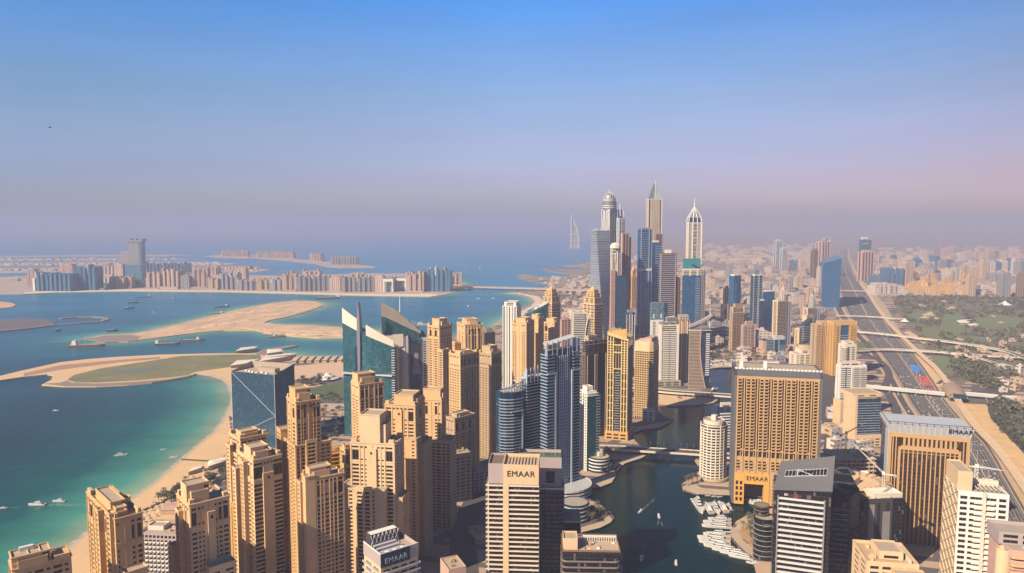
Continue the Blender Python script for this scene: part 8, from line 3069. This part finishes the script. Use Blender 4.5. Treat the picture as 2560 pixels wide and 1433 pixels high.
tent('white peaked double marquee among trees behind the lettered cream tower', 812, 1068, 10, 10, 2)
tent('white dome shaped marquee on the sand beside the teal tower', 818, 948, 26, 10)
tent('white star shaped canopy far out on the golf course', 2512, 764, 26, 16, 1)
tent('white canopy at the edge of the golf course near the flyovers', 2262, 806, 14, 10)
long_roof('clubhouse', 'white clubhouse on the golf course fairway', [(2398, 812), (2424, 812), (2424, 805), (2398, 805)], 6, 5, RW, 'clubhouse')
long_roof('clubhouse', 'long white hall on the golf course beside the clubhouse', [(2420, 819), (2446, 819), (2444, 814), (2418, 814)], 6, 3, RW, 'clubhouse')
long_roof('beach_hall', 'long pale roofed hall on the beach left of the stepped cream pair', [(520, 1178), (572, 1160), (572, 1150), (520, 1166)], 6, 1, RW)
long_roof('beach_hall', 'small pale roofed hall on the beach beside the long hall', [(470, 1190), (505, 1180), (512, 1172), (480, 1180)], 5, 1, RW)
long_roof('beach_hall', 'low stone walled hall beside the grey beach hotel', [(400, 1290), (442, 1288), (442, 1270), (412, 1272)], 6, .6, PINK)

# parasols in rows on the beach
rr = random.Random(21)
par = None
for row in range(11):
    for k in range(16):
        px = 330 + k * 13.5 + row * 3.5
        py = 1296 - k * 9.4 + row * 5.2 + rr.uniform(-1.2, 1.2)
        if not (300 < px < 566) or py > 1330 or rr.random() < .25:
            continue
        x, y = G(px + rr.uniform(-2, 2), py)
        if not in_poly(x, y, [(-385, 420)] + SHORE_BAY[:11] + inner):
            continue
        if par is None:
            par = thing('beach_parasol', 'small pale beach parasol with two loungers in the rows on the sand', 'parasol', (x, y, GZ + .15), 0, 'rows of parasols on the beach')
            mb = MB()
            mb.lathe([(1.7, 2.2), (.9, 2.7), (.05, 3.0)], 8)
            mb.build('canopy', plain('straw', (0.50, 0.38, 0.25), .9), par)
            mb = MB()
            mb.bar((0, 0, 0), (0, 0, 2.6), .12)
            mb.build('pole', BROWN, par)
            for s_ in (-1.2, 1.2):
                mb = MB()
                mb.box(s_ - .35, s_ + .35, -2.4, -.4, .3, .45)
                mb.loft([(s_ - .35, -.4), (s_ + .35, -.4), (s_ + .35, .2), (s_ - .35, .2)], .3, [(s_ - .35, -.4), (s_ + .35, -.4), (s_ + .35, .2), (s_ - .35, .2)], [.45, .45, .95, .95])
                mb.build('lounger', WHITE, par)
            proto(par)
        else:
            dup(par, (x, y, GZ + .15), rr.uniform(0, 6))
for a, b in (((455, 1150), (572, 1157)), ((330, 1290), (440, 1240)), ((440, 1238), (520, 1196))):
    mb = MB()
    p, q = G(*a), G(*b)
    c_ = ((p[0] + q[0]) / 2, (p[1] + q[1]) / 2)
    mb.bar((p[0] - c_[0], p[1] - c_[1], .6), (q[0] - c_[0], q[1] - c_[1], .6), 3.0, 0, 1.4)
    o = mb.build('beach_hedge', plain('hedge_leaf', (0.09, 0.10, 0.045), .9, .3, scale=.5), None, None, (*c_, GZ))
    tag(o, 'low hedge crossing the beach, ' + ('seaward of the long hall' if a[0] == 455 else 'nearest the lower left towers' if a[0] == 330 else 'in the middle of the beach'), 'hedge')
# ------------------------------------------------------------------ boats


def hull_mb(L, W, D, bow=.38, sheer=.5):
    mb = MB()
    n = 12
    ring = []
    for i in range(n + 1):
        f = i / n
        w = W / 2 * (1 if f < 1 - bow else math.sqrt(max(0, 1 - ((f - (1 - bow)) / bow) ** 2)))
        ring.append((L * (f - .5), max(w, .05), D + sheer * f * f))
    deck = [(x, -w, z) for x, w, z in ring] + [(x, w, z) for x, w, z in reversed(ring)]
    keel = [(x * .94, y * .72, -.3) for x, y, z in deck]
    k = len(deck)
    for i in range(k):
        j = (i + 1) % k
        mb.face((keel[i], keel[j], deck[j], deck[i]))
    mb.face(tuple(deck))
    return mb


def yacht(name, label, L, x, y, ang, group=None, tiers=2, z=0.1, mast=False, beam=.24):
    t = thing(name, label, 'boat', (x, y, z), ang, group)
    W = L * beam
    D = L * .075
    hull_mb(L, W, D, .5, L * .03).build('hull', BOATW, t)
    zz = D + .05
    for k in range(tiers):
        f = 1 - .28 * k
        mb = MB()
        x0, x1 = -L * .30 * f - L * .02, L * .18 * f
        hh = L * .07
        mb.loft([(x0, -W * .36 * f), (x1, -W * .30 * f), (x1, W * .30 * f), (x0, W * .36 * f)], zz, [(x0 + L * .02, -W * .32 * f), (x1 - L * .07, -W * .24 * f), (x1 - L * .07, W * .24 * f), (x0 + L * .02, W * .32 * f)], zz + hh, 0)
        mb.build('cabin', BOATW, t)
        mb = MB()
        mb.loft([(x0 + L * .01, -W * .352 * f), (x1 - L * .012, -W * .295 * f), (x1 - L * .012, W * .295 * f), (x0 + L * .01, W * .352 * f)], zz + hh * .35, [(x0 + L * .016, -W * .345 * f), (x1 - L * .04, -W * .28 * f), (x1 - L * .04, W * .28 * f), (x0 + L * .016, W * .345 * f)], zz + hh * .72, 0, False)
        mb.build('window', GBLACK, t)
        zz += hh
    mb = MB()
    mb.box(-L * .48, -L * .32, -W * .36, W * .36, D, D + .06)
    mb.build('deck', DECK, t)
    mb = MB()
    mb.bar((-L * .1, 0, zz), (-L * .16, 0, zz + L * (.9 if mast else .10)), .2)
    mb.bar((-L * .14, -W * .2, zz + L * .07), (-L * .14, W * .2, zz + L * .07), .25)
    mb.build('mast', PALE, t)
    return t


def wake(t, L, W, off=0.0):
    """foam trailing astern: two thin arms and a churned strip"""
    mb = MB()
    n = 14
    rr_ = random.Random(int(L * 10))
    for s_ in (-1, 1):
        for k in range(n):
            f0, f1 = k / n, (k + 1) / n
            w0, w1 = W * (.15 + .85 * f0), W * (.15 + .85 * f1)
            e = W * .22 * (1 - f0 * .6) * rr_.uniform(.6, 1.2)
            mb.face(((-L * f0 - off, s_ * w0 - e, .05), (-L * f1 - off, s_ * w1 - e, .05), (-L * f1 - off, s_ * w1 + e, .05), (-L * f0 - off, s_ * w0 + e, .05)))
    mb.build('wake', FOAM, t)


def at_water(px, py):
    return G(px, py, 0.1)


def heading(a, b):
    p, q = at_water(*a), at_water(*b)
    return math.atan2(q[1] - p[1], q[0] - p[0])


QY = 'white yachts moored on the quay by the gold leg'
for i, (px, w, py) in enumerate(((1746, 22, 1269), (1769, 13, 1273), (1789, 12, 1274), (1806, 15, 1271), (1823, 11, 1268))):
    x, y = at_water(px, py)
    yacht('motor_yacht', 'white yacht moored stern to the little pier, ' + ('largest, at its outer left end' if i == 0 else 'second from its outer end' if i == 1 else 'in the middle of the five' if i == 2 else 'fourth from its outer end' if i == 3 else 'half hidden by the gold leg'), (40, 31, 31, 30, 16)[i], x, y, pi / 2 + (0 if i % 2 else pi), QY, 3 if i == 0 else 2)
mb = MB()
p, q = at_water(1758, 1276), at_water(1832, 1275)
mb.box(0, q[0] - p[0], -1.2, 1.2, .2, .9)
for k in range(6):
    f = (q[0] - p[0]) * k / 6
    mb.box(f, f + .5, -9, 9, .2, .8)
tag(mb.build('pier', CONC, None, None, (*p, 0)), 'small finger pier between the five yachts beside the gold leg', 'pier')
fan = [(1803, 1300, 25), (1797, 1309, 30), (1796, 1319, 31), (1797, 1340, 28), (1789, 1350, 33), (1791, 1360, 31), (1802, 1370, 30), (1820, 1379, 28), (1840, 1387, 28), (1859, 1396, 25), (1889, 1410, 14)]
for i, (px, py, L) in enumerate(fan):
    x, y = at_water(px, py)
    x -= 2
    yacht('motor_yacht', 'white pointed yacht in the fan at the curved promenade, ' + ('counted ' + (ORD + ('eleventh', 'twelfth', 'thirteenth', 'fourteenth'))[i] + ' from the far end'), L, x, y, pi + R(-4 + i * -2.2), 'white yachts fanned along the curved promenade', 2, beam=.175)
mb = MB()
p, q = at_water(1766, 1331), at_water(1828, 1331)
mb.box(0, q[0] - p[0], -.8, .8, .2, .8)
tag(mb.build('pier', OFFW, None, None, (*p, 0)), 'thin white jetty in the gap of the yacht fan', 'pier')
for i, px in enumerate((1872, 1884, 1896, 1908)):
    x, y = at_water(px, 1256 + (i % 2) * 5)
    yacht('motor_yacht', 'white yacht glimpsed in the shaded basin under the gold lintel', 18, x, y, R(120 + i * 9), 'yachts in the basin under the hotel lintel', 2)
for i, (px, py) in enumerate(((1770, 1240), (1786, 1242), (1800, 1243), (1872, 1239), (1890, 1240), (1906, 1239))):
    x, y = at_water(px, py)
    yacht('small_boat', 'tiny white boat tied along the quay behind the yachts', 8, x, y, R(10 * i), 'tiny boats along the back quay', 1)
rr = random.Random(5)
for i in range(34):
    px, py = 1778 + rr.random() * 74, 902 + rr.random() * 16
    x, y = at_water(px, py)
    o = yacht('small_boat', 'small white boat crowded in the far marina basin behind the hotel', rr.uniform(12, 22), x, y, R(rr.uniform(60, 120)), 'white boats in the far marina basin', 1, GZ + .4)
sheet('pontoon', [pxs([(1774, 922), (1788, 908), (1850, 900), (1900, 905), (1900, 925), (1850, 919), (1800, 919)])], GZ + .3, PAVE)
for lb, px, py, L, hd, wk in (
        ('dark hulled motor boat heading up the canal, trailing a faint wake', 1601, 1280, 13, (1590, 1290), (45, 1.2)),
        ('two hulled white speedboat with a forked wake in the middle of the canal', 1647, 1291, 12, (1646, 1284), (20, 2.6)),
        ('white boat with a plume of wake near the bottom of the canal', 1604, 1398, 13, (1601, 1412), (30, 1.4)),
        ('white boat at the very bottom of the canal left of the fan', 1690, 1408, 11, (1690, 1400), None),
        ('boat passing beside the sandy islet', 1786, 975, 22, (1800, 972), None),
        ('white motor yacht with a long foaming wake off the lower left beach', 92, 1263, 20, (70, 1263), (70, 3)),
        ('white boat just beyond the long foaming wake', 147, 1254, 15, (130, 1254), None),
        ('white motor cruiser in the middle of the turquoise bay', 303, 1139, 18, (330, 1137), None),
        ('small white boat near the beach shallows', 409, 1125, 10, (420, 1124), None),
        ('dark low float near the beach shallows', 434, 1144, 12, (450, 1143), None),
        ('lone small white boat in the upper bay below the green island', 140, 1027, 11, (150, 1027), None),
        ('boat with a wake at the left edge of the bay', 6, 1271, 10, (-10, 1272), (20, 2)),
        ('speedboat with a wake north of the sand spit', 381, 780, 16, (375, 777), (120, 8)),
        ('white speedboat in the strait by the long bridge', 1174, 767, 26, (1180, 766), None),
        ('pale boat under the long island bridge, left one', 1196, 748, 22, (1206, 748), None),
        ('pale boat under the long island bridge, right one', 1233, 747, 22, (1243, 747), None),
        ('white superyacht moored behind the mural tower', 1053, 813, 46, (1070, 813), None),
        ('speedboat drawing a white wake off the far beach', 1150, 797, 18, (1158, 797), (140, 7)),
        ('speedboat circling far out beyond the island, left one', 1163, 671, 34, (1158, 674), (200, 22)),
        ('speedboat circling far out beyond the island, right one', 1200, 671, 34, (1206, 668), (160, 22)),
        ('small launch drawing a line of wake below the unfinished tower', 362, 753, 20, (352, 754), (330, 6)),
        ('low boat drawing a second thin wake off the island shore', 437, 746, 20, (448, 745), (260, 6))):
    x, y = at_water(px, py)
    t = yacht('motor_boat', lb, L, x, y, heading((px, py), hd), None, 2 if L > 14 else 1)
    if wk:
        wake(t, wk[0], wk[1], L * .4)


def ship(label, a, b, py, cranes=(), red=False, cabin=.8, hgt=1.0):
    p, q = at_water(a, py), at_water(b, py - 2)
    L = math.hypot(q[0] - p[0], q[1] - p[1])
    t = thing('work_ship', label, 'ship', ((p[0] + q[0]) / 2, (p[1] + q[1]) / 2, 0), math.atan2(q[1] - p[1], q[0] - p[0]), 'work ships anchored among the sand islands')
    W = L * .17
    D = max(4, L * .055) * hgt
    hull_mb(L, W, D, .2, 1.5).build('hull', HULLR if red else HULLD, t)
    mb = MB()
    mb.box(-L * .46, L * .40, -W * .42, W * .42, D + .02, D + 1.0)
    mb.build('deck', MAUVE, t)
    mb = MB()
    xc = L * (cabin - .5)
    mb.box(xc - L * .07, xc + L * .05, -W * .36, W * .36, D + 1.02, D + L * .09)
    mb.box(xc - L * .05, xc + L * .03, -W * .30, W * .30, D + L * .09, D + L * .13)
    mb.build('deckhouse', WHITE, t)
    for f in cranes:
        mb = MB()
        x = L * (f - .5)
        mb.bar((x, 0, D), (x, 0, D + L * .16), 2.4)
        mb.bar((x, 0, D + L * .15), (x + L * .11, 0, D + L * .20), 1.5)
        mb.bar((x, 0, D + L * .05), (x + L * .1, 0, D + L * .19), 1.0)
        mb.build('deck_crane', GREY, t)
    return t


ship('long red and black dredger with deck cranes left of the rocky spit', 171, 264, 868, (.3, .5), True, .18)
ship('dredger with three crane masts below the sand spit', 387, 452, 863, (.25, .45, .9), False, .1)
ship('pair of lashed barges with pale deckhouses below the spit', 456, 512, 854, (), True, .7)
ship('small crane vessel between the dark rock island and the spit', 266, 296, 830, (.4, .6), False, .5, 1.2)
ship('small dark tug off the dark rock island', 138, 153, 829, (), False, .5, 1.2)
ship('tug with a white wheelhouse in the far strait', 311, 337, 773, (), False, .3, 1.2)
ship('supply boat with two white posts in the far strait', 319, 347, 759, (.5,), False, .6, 1.0)
ship('long low dark barge below the unfinished tower', 339, 377, 745, (), False, .9, .7)
ship('teal grey cargo ship at anchor north of the spit', 535, 575, 769, (), False, .8)
ship('low barge with a mast touching the spit edge', 517, 562, 786, (.7,), False, .8, .6)
ship('long grey tanker off the tip of the spit', 788, 852, 748, (), False, .92)
ship('white work boat moored along the south side of the spit', 672, 715, 845, (.2,), True, .3)
ship('dark barge moored along the south side of the spit', 776, 807, 843, (), False, .4, .6)
mb = MB()
p, q = at_water(112, 860), at_water(250, 853)
mb.bar((p[0], p[1], .4), (q[0], q[1], .4), 5, 0, 1)
tag(mb.build('floating_pipe', HULLD), 'thin dark floating pipeline trailing left from the red dredger', 'pipeline')

# ------------------------------------------------------------------ cars
CARC = [plain('car_white', (0.78, 0.78, 0.78), .25, .03), plain('car_silver', (0.50, 0.51, 0.53), .3, .05, .4), plain('car_black', (0.03, 0.03, 0.035), .25, .1), plain('car_red', (0.45, 0.05, 0.04), .3, .05), plain('car_blue', (0.05, 0.12, 0.30), .3, .05)]
CARN = ['white', 'silver', 'black', 'red', 'blue']
CARM = []
for i, m in enumerate(CARC):
    for van in (0, 1):
        mb = MB()
        L, W = (4.6, 1.85) if not van else (7.5, 2.3)
        hh = .95 if not van else 1.3
        mb.loft([(-L / 2, -W / 2), (L / 2, -W / 2), (L / 2, W / 2), (-L / 2, W / 2)], .35, [(-L / 2 + .1, -W / 2 + .05), (L / 2 - .15, -W / 2 + .05), (L / 2 - .15, W / 2 - .05), (-L / 2 + .1, W / 2 - .05)], hh, 0)
        a, b = (-L * .36, L * .22) if not van else (-L * .49, L * .40)
        mb.loft([(a, -W * .46), (b, -W * .46), (b, W * .46), (a, W * .46)], hh, [(a + .5, -W * .38), (b - .6, -W * .38), (b - .6, W * .38), (a + .5, W * .38)], hh + (.5 if not van else 1.3), 1, True, False, 0)
        for sx_ in (-.32, .32):
            for sy_ in (-1, 1):
                x, y = L * sx_, sy_ * W * .46
                mb.box(x - .33, x + .33, y - .12, y + .12, 0, .66, 2)
        me = bpy.data.meshes.new('car')
        me.from_pydata(mb.v, [], mb.f)
        for q_ in (m, GBLACK, DARK):
            me.materials.append(q_)
        me.polygons.foreach_set('material_index', mb.m)
        CARM.append(me)
rr = random.Random(33)
nc = 0
lanes = (.065, .17, .257, .342, .427, .65, .73, .81, .885, -.27, -.23)
for k in range(520):
    i = rr.uniform(14, 112)
    kk = int(i)
    g_ = i - kk
    y_ = HL[kk][1]
    if y_ > 3600 or nc >= 295:
        continue
    f = rr.choice(lanes)
    P0 = [HL[kk][j] + (HR[kk][j] - HL[kk][j]) * f for j in (0, 1)]
    P1 = [HL[kk + 1][j] + (HR[kk + 1][j] - HL[kk + 1][j]) * f for j in (0, 1)]
    x, y = P0[0] + (P1[0] - P0[0]) * g_, P0[1] + (P1[1] - P0[1]) * g_
    c = rr.choices(range(5), (5, 3, 2, 1, 1))[0]
    van = rr.random() < .15
    o = link('car', CARM[c * 2 + van], None, (x, y, GZ + .26))
    o.rotation_euler = (0, 0, math.atan2(P1[1] - P0[1], P1[0] - P0[0]) + (pi if f < .5 else 0))
    lb = CARN[c] + (' van or truck' if van else ' car') + ' driving on the wide highway at the right'
    tag(o, lb, 'van' if van else 'car', CARN[c] + (' vans' if van else ' cars') + ' on the highway')
    nc += 1

# ------------------------------------------------------------------ trees
LEAF = [plain('leaf_dark', (0.052, 0.062, 0.034), .9, .35, scale=.4), plain('leaf_mid', (0.088, 0.097, 0.052), .9, .3, scale=.4), plain('leaf_dusty', (0.15, 0.14, 0.085), .9, .3, scale=.4)]
BARK = plain('bark', (0.16, 0.11, 0.07), .95, .2)


def leafy(seed, r, h, n=150):
    rr_ = random.Random(seed)
    tr = MB()
    tr.lathe([(.32, 0), (.22, h * .45), (.10, h * .7)], 7)
    for k in range(5):
        a = rr_.uniform(0, 2 * pi)
        tr.bar((0, 0, h * rr_.uniform(.3, .5)), (r * .6 * cos(a), r * .6 * sin(a), h * rr_.uniform(.6, .85)), .14)
    cr = MB()
    lobes = [(rr_.uniform(-.55, .55) * r, rr_.uniform(-.55, .55) * r, h * rr_.uniform(.55, .88), r * rr_.uniform(.38, .62)) for _ in range(7)]
    for k in range(n):
        lx, ly, lz, lr = rr_.choice(lobes)
        v = Vector((rr_.gauss(0, 1), rr_.gauss(0, 1), rr_.gauss(0, .8))).normalized() * lr * rr_.uniform(.55, 1.08)
        c = Vector((lx, ly, lz)) + v
        s_ = r * rr_.uniform(.10, .20)
        d1 = Vector((rr_.gauss(0, 1), rr_.gauss(0, 1), rr_.gauss(0, .6))).normalized() * s_
        d2 = d1.cross(Vector((rr_.gauss(0, 1), rr_.gauss(0, 1), rr_.gauss(0, 1)))).normalized() * s_
        cr.face((tuple(c - d1), tuple(c + d2 * .7), tuple(c + d1), tuple(c - d2 * .7)), rr_.choices((0, 1, 2), (4, 4, 2))[0])
    return tr, cr


def palm(seed, h):
    rr_ = random.Random(seed)
    tr = MB()
    tr.lathe([(.30, 0), (.20, h * .5), (.17, h)], 6)
    cr = MB()
    for k in range(18):
        a = 2 * pi * k / 18 + rr_.uniform(-.15, .15)
        L = h * rr_.uniform(.32, .42)
        up = rr_.uniform(.1, .9)
        p = Vector((0, 0, h))
        side = Vector((-sin(a), cos(a), 0)) * .38
        for j in range(4):
            q = p + Vector((cos(a) * L / 4, sin(a) * L / 4, L / 4 * (up - j * .55)))
            e0, e1 = side * (1 - abs(j - 1.2) * .2), side * (1 - abs(j - .2) * .25)
            cr.face((tuple(p - e0), tuple(q - e1), tuple(q + e1), tuple(p + e0)), (k + j) % 3)
            p = q
    return tr, cr


PROT = []
for i in range(4):
    tr, cr = leafy(40 + i, 4.2 + .5 * i, 7.5 + .6 * i)
    t = thing('leafy_tree', 'x', 'tree', (0, 0, 0))
    tr.build('trunk', BARK, t)
    cr.build('crown', LEAF, t)
    PROT.append(proto(t))
PPAL = []
for i in range(2):
    tr, cr = palm(60 + i, 10 + 2 * i)
    t = thing('palm_tree', 'x', 'tree', (0, 0, 0))
    tr.build('trunk', BARK, t)
    cr.build('crown', LEAF, t)
    PPAL.append(proto(t))
used_proto = set()
rr = random.Random(77)


def plant(P, x, y, label, group, s, z=GZ):
    p = rr.choice(P)
    if p.name not in used_proto:
        used_proto.add(p.name)
        p.location = (x, y, z)
        p.rotation_euler = (0, 0, rr.uniform(0, 6))
        p.scale = (s, s, s)
        p['label'] = label
        p['group'] = group
        return
    dup(p, (x, y, z), rr.uniform(0, 6), label, group, s)


def grove(P, poly, n, label, group, s=(.8, 1.2)):
    Q = pxs(poly)
    xs_, ys_ = [q[0] for q in Q], [q[1] for q in Q]
    k = 0
    for _ in range(n * 30):
        x, y = rr.uniform(min(xs_), max(xs_)), rr.uniform(min(ys_), max(ys_))
        if in_poly(x, y, Q):
            plant(P, x, y, label, group, rr.uniform(*s))
            k += 1
            if k >= n:
                return


def along(P, a, b, n, label, group, s=(.8, 1.1), jit=2.0):
    p, q = G(*a), G(*b)
    for k in range(n):
        f = (k + .5) / n
        plant(P, p[0] + (q[0] - p[0]) * f + rr.uniform(-jit, jit), p[1] + (q[1] - p[1]) * f + rr.uniform(-jit, jit), label, group, rr.uniform(*s))


grove(PPAL + PROT[:1], [(800, 1030), (860, 1025), (866, 1100), (815, 1110), (800, 1075)], 42, 'tree in the park between the lettered tower and the teal tower', 'trees of the beachside park')
grove(PROT, [(740, 955), (770, 945), (850, 938), (858, 955), (800, 962), (760, 990), (738, 985)], 34, 'leafy tree round the club lawn right of the glass hotel', 'trees round the club lawn')
grove(PROT, [(768, 1000), (860, 990), (860, 1006), (790, 1012)], 12, 'leafy tree below the club lawn', 'trees below the club lawn')
grove(PPAL + PROT, [(395, 1252), (430, 1235), (470, 1215), (470, 1235), (440, 1268), (398, 1268)], 30, 'tree in the beach garden above the grey beach hotel', 'trees of the beach garden')
grove(PPAL + PROT, [(505, 1210), (540, 1190), (570, 1180), (570, 1215), (535, 1225)], 24, 'tree in the beach garden left of the stepped cream pair', 'trees of the middle beach garden')
grove(PPAL, [(1856, 1312), (1852, 1332), (1868, 1352), (1895, 1370), (1903, 1320), (1888, 1302)], 20, 'palm on the curved promenade beside the yacht fan', 'palms on the curved promenade')
along(PPAL, (1712, 1218), (1745, 1206), 7, 'palm on the quay of the round white tower', 'palms on the round tower quay')
along(PPAL, (1690, 1008), (1784, 1001), 9, 'palm along the edge of the sandy islet', 'palms on the sandy islet')
grove(PPAL, [(1462, 1316), (1522, 1303), (1500, 1285), (1460, 1280)], 16, 'palm on the small canal terrace below the main blue tower', 'palms on the canal terrace')
grove(PPAL + PROT, [(1502, 1208), (1530, 1180), (1540, 1140), (1516, 1135), (1500, 1180)], 14, 'tree on the canal bank by the white gridded tower', 'trees on the canal bank')
grove(PPAL, [(1780, 895), (1900, 880), (1940, 905), (1800, 908)], 40, 'palm in the grove at the far canal end', 'palms at the far canal end')
grove(PROT, [(1600, 1040), (1640, 1050), (1640, 1030)], 6, 'tree on the point beside the golden rounded tower', 'trees on the golden tower point')
along(PROT, (2478, 1046), (2560, 1128), 26, 'bushy tree in the green strip right of the bright sand', 'trees of the green strip', (.7, 1.1), 5)

# golf course and scrub greenery: too many crowns to count
mb = MB()
crv = []
rr2 = random.Random(9)
zones = [([(2228, 744), (2300, 740), (2560, 746), (2600, 790), (2560, 925), (2440, 933), (2400, 962), (2350, 922), (2318, 878), (2290, 838), (2254, 795)], 700),
         ([(2470, 1012), (2520, 1000), (2600, 1060), (2600, 1180), (2560, 1128), (2480, 1042)], 70), ([(2380, 905), (2500, 918), (2560, 930), (2480, 975), (2400, 945)], 220), ([(1560, 760), (1480, 770), (1360, 780), (1360, 730), (1470, 715)], 160), ([(1560, 850), (1800, 860), (2080, 780), (2080, 900), (1780, 900)], 200), ([(2140, 800), (2200, 890), (2215, 905), (2150, 900)], 50)]
fair = [pxs(p_) for p_ in ([(2280, 780), (2330, 776), (2340, 800), (2300, 806), (2268, 796)], [(2350, 790), (2400, 784), (2420, 812), (2390, 838), (2350, 830)], [(2430, 795), (2520, 790), (2560, 800), (2540, 822), (2450, 824)])]
for Q_, n in zones:
    Q = pxs(Q_)
    xs_, ys_ = [q[0] for q in Q], [q[1] for q in Q]
    k = 0
    for _ in range(n * 20):
        x, y = rr2.uniform(min(xs_), max(xs_)), rr2.uniform(min(ys_), max(ys_))
        if not in_poly(x, y, Q) or any(in_poly(x, y, q) for q in fair) or on_road(x, y) or in_poly(x, y, CANAL):
            continue
        nz = sin(x * .013 + 1) + sin(y * .011) + sin((x + y) * .021)
        if nz < -.3 and rr2.random() < .75:
            continue
        k += 1
        if k > n:
            break
        r = rr2.uniform(3.5, 9)
        hh = r * rr2.uniform(.8, 1.2)
        for _q in range(30):
            v = Vector((rr2.gauss(0, 1), rr2.gauss(0, 1), abs(rr2.gauss(0, .8)))).normalized()
            c = Vector((x + v.x * r * rr2.uniform(.6, 1.1), y + v.y * r * rr2.uniform(.6, 1.1), GZ + hh * .3 + v.z * hh))
            s_ = r * rr2.uniform(.22, .42)
            d1 = Vector((rr2.gauss(0, 1), rr2.gauss(0, 1), rr2.gauss(0, .5))).normalized() * s_
            d2 = d1.cross(Vector((rr2.gauss(0, 1), rr2.gauss(0, 1), rr2.gauss(0, 1)))).normalized() * s_
            mb.face((tuple(c - d1), tuple(c + d2 * .7), tuple(c + d1), tuple(c - d2 * .7)), rr2.choice((0, 1, 2, 2, 2)))
tag(mb.build('tree_cover', LEAF), 'dense tree and shrub cover on the golf course and verges', 'trees', None, 'stuff')

# the bird
x, y, z = at_y(124, 319, 260)
t = thing('bird', 'single dark bird gliding high over the sea at upper left', 'bird', (x, y, z), R(35))
sk = [(-.55, 0, 0, .03), (-.25, 0, .02, .10), (.1, 0, .03, .14), (.38, 0, .05, .09), (.55, 0, .06, .05)]
mb = MB()
n = 8
rings = [[(px_, r * cos(2 * pi * k / n), pz + r * sin(2 * pi * k / n)) for k in range(n)] for px_, py_, pz, r in sk]
for a, b in zip(rings[:-1], rings[1:]):
    for k in range(n):
        mb.face((a[k], a[(k + 1) % n], b[(k + 1) % n], b[k]))
mb.face(tuple(rings[0]))
mb.face(tuple(rings[-1]))
for s_ in (-1, 1):
    W_ = [((.22, .10, .06), (-.12, .10, .05)), ((.30, .55, .22), (-.06, .55, .20)), ((.12, 1.05, .16), (-.06, 1.05, .15)), ((-.12, 1.35, .10), (-.16, 1.33, .10))]
    W_ = [tuple((a, s_ * b, c) for a, b, c in q) for q in W_]
    for (a0, b0), (a1, b1) in zip(W_[:-1], W_[1:]):
        up = lambda p: (p[0], p[1], p[2] + .035)
        mb.face((a0, a1, b1, b0))
        mb.face((up(b0), up(b1), up(a1), up(a0)))
        mb.face((a0, up(a0), up(a1), a1))
        mb.face((b0, b1, up(b1), up(b0)))
mb.face(((-.5, -.03, .0), (-.85, -.14, 0), (-.88, 0, 0), (-.85, .14, 0), (-.5, .03, .0)))
mb.build('body', plain('dark_feather', (0.05, 0.05, 0.06), .8), t)
# ------------------------------------------------------------------ the hazy air
def haze():
    mb = MB()
    mb.box(-30000, 30000, -2500, 45000, -8.0, 520.0)
    m = bpy.data.materials.new('haze')
    m.use_nodes = True
    n, l = m.node_tree.nodes, m.node_tree.links
    n.clear()
    v = n.new('ShaderNodeVolumePrincipled')
    v.inputs['Color'].default_value = (0.435, 0.47, 0.655, 1)
    v.inputs['Density'].default_value = 0.000125
    v.inputs['Anisotropy'].default_value = 0.0
    out = n.new('ShaderNodeOutputMaterial')
    l.new(v.outputs[0], out.inputs['Volume'])
    o = mb.build('haze', m)
    o['kind'] = 'stuff'


haze()


# ------------------------------------------------------------------ smaller pieces belong to the part they sit on
OWNER = {'dome_rib': ('dome', 'inner_drum', 'fan_dome'), 'drum_ring': ('drum',), 'sign_lettering': ('lintel', 'sign_panel', 'crown', 'wall'), 'cornice': ('wall',), 'louvre': ('penthouse',), 'penthouse_ledge': ('penthouse',),
         'picture_figure': ('picture_panel',), 'parapet_cap': ('crown',), 'crown_rib': ('crown',), 'panel_joint': ('sign_panel',), 'lattice': ('lattice_ground',), 'spire_ring': ('spire',), 'roof_seams': ('sloping_roof',),
         'roof_frame': ('sloping_roof',), 'roof_opening': ('sloping_roof',), 'roof_rail': ('crown',), 'diagonal_trim': ('curtain_wall',), 'crown_fin': ('crown',), 'arch_head': ('gold_frame',), 'podium_floor': ('podium',),
         'grid_transom': ('grid_mullion',), 'roof_panel': ('frame_top',), 'lane': ('roadway',), 'parapet': ('deck',), 'roadway': ('deck',), 'lattice_screen': ('screen_block',), 'lamp_head': ('pole',), 'mast': ('cabin',),
         'roof_duct': ('crown',), 'stair_block': ('roof_parapet',), 'parapet_block': ('wall',), 'pilaster': ('wall',), 'red_edge': ('edge_pier',), 'glass_lantern': ('penthouse',), 'deck_crane': ('deck',), 'white_edge': ('wall',)}


def base_name(o):
    return o.name.split('.')[0]


for r_ in [o for o in list(SC.objects) if o.parent is None and o.type == 'EMPTY']:
    kids = list(r_.children)
    first = {}
    for k_ in kids:
        first.setdefault(base_name(k_), k_)
    for k_ in kids:
        for own in OWNER.get(base_name(k_), ()):
            p_ = first.get(own)
            if p_ is not None and p_ is not k_ and p_.location.length < 1e-6 and p_.parent is r_:
                k_.parent = p_
                break
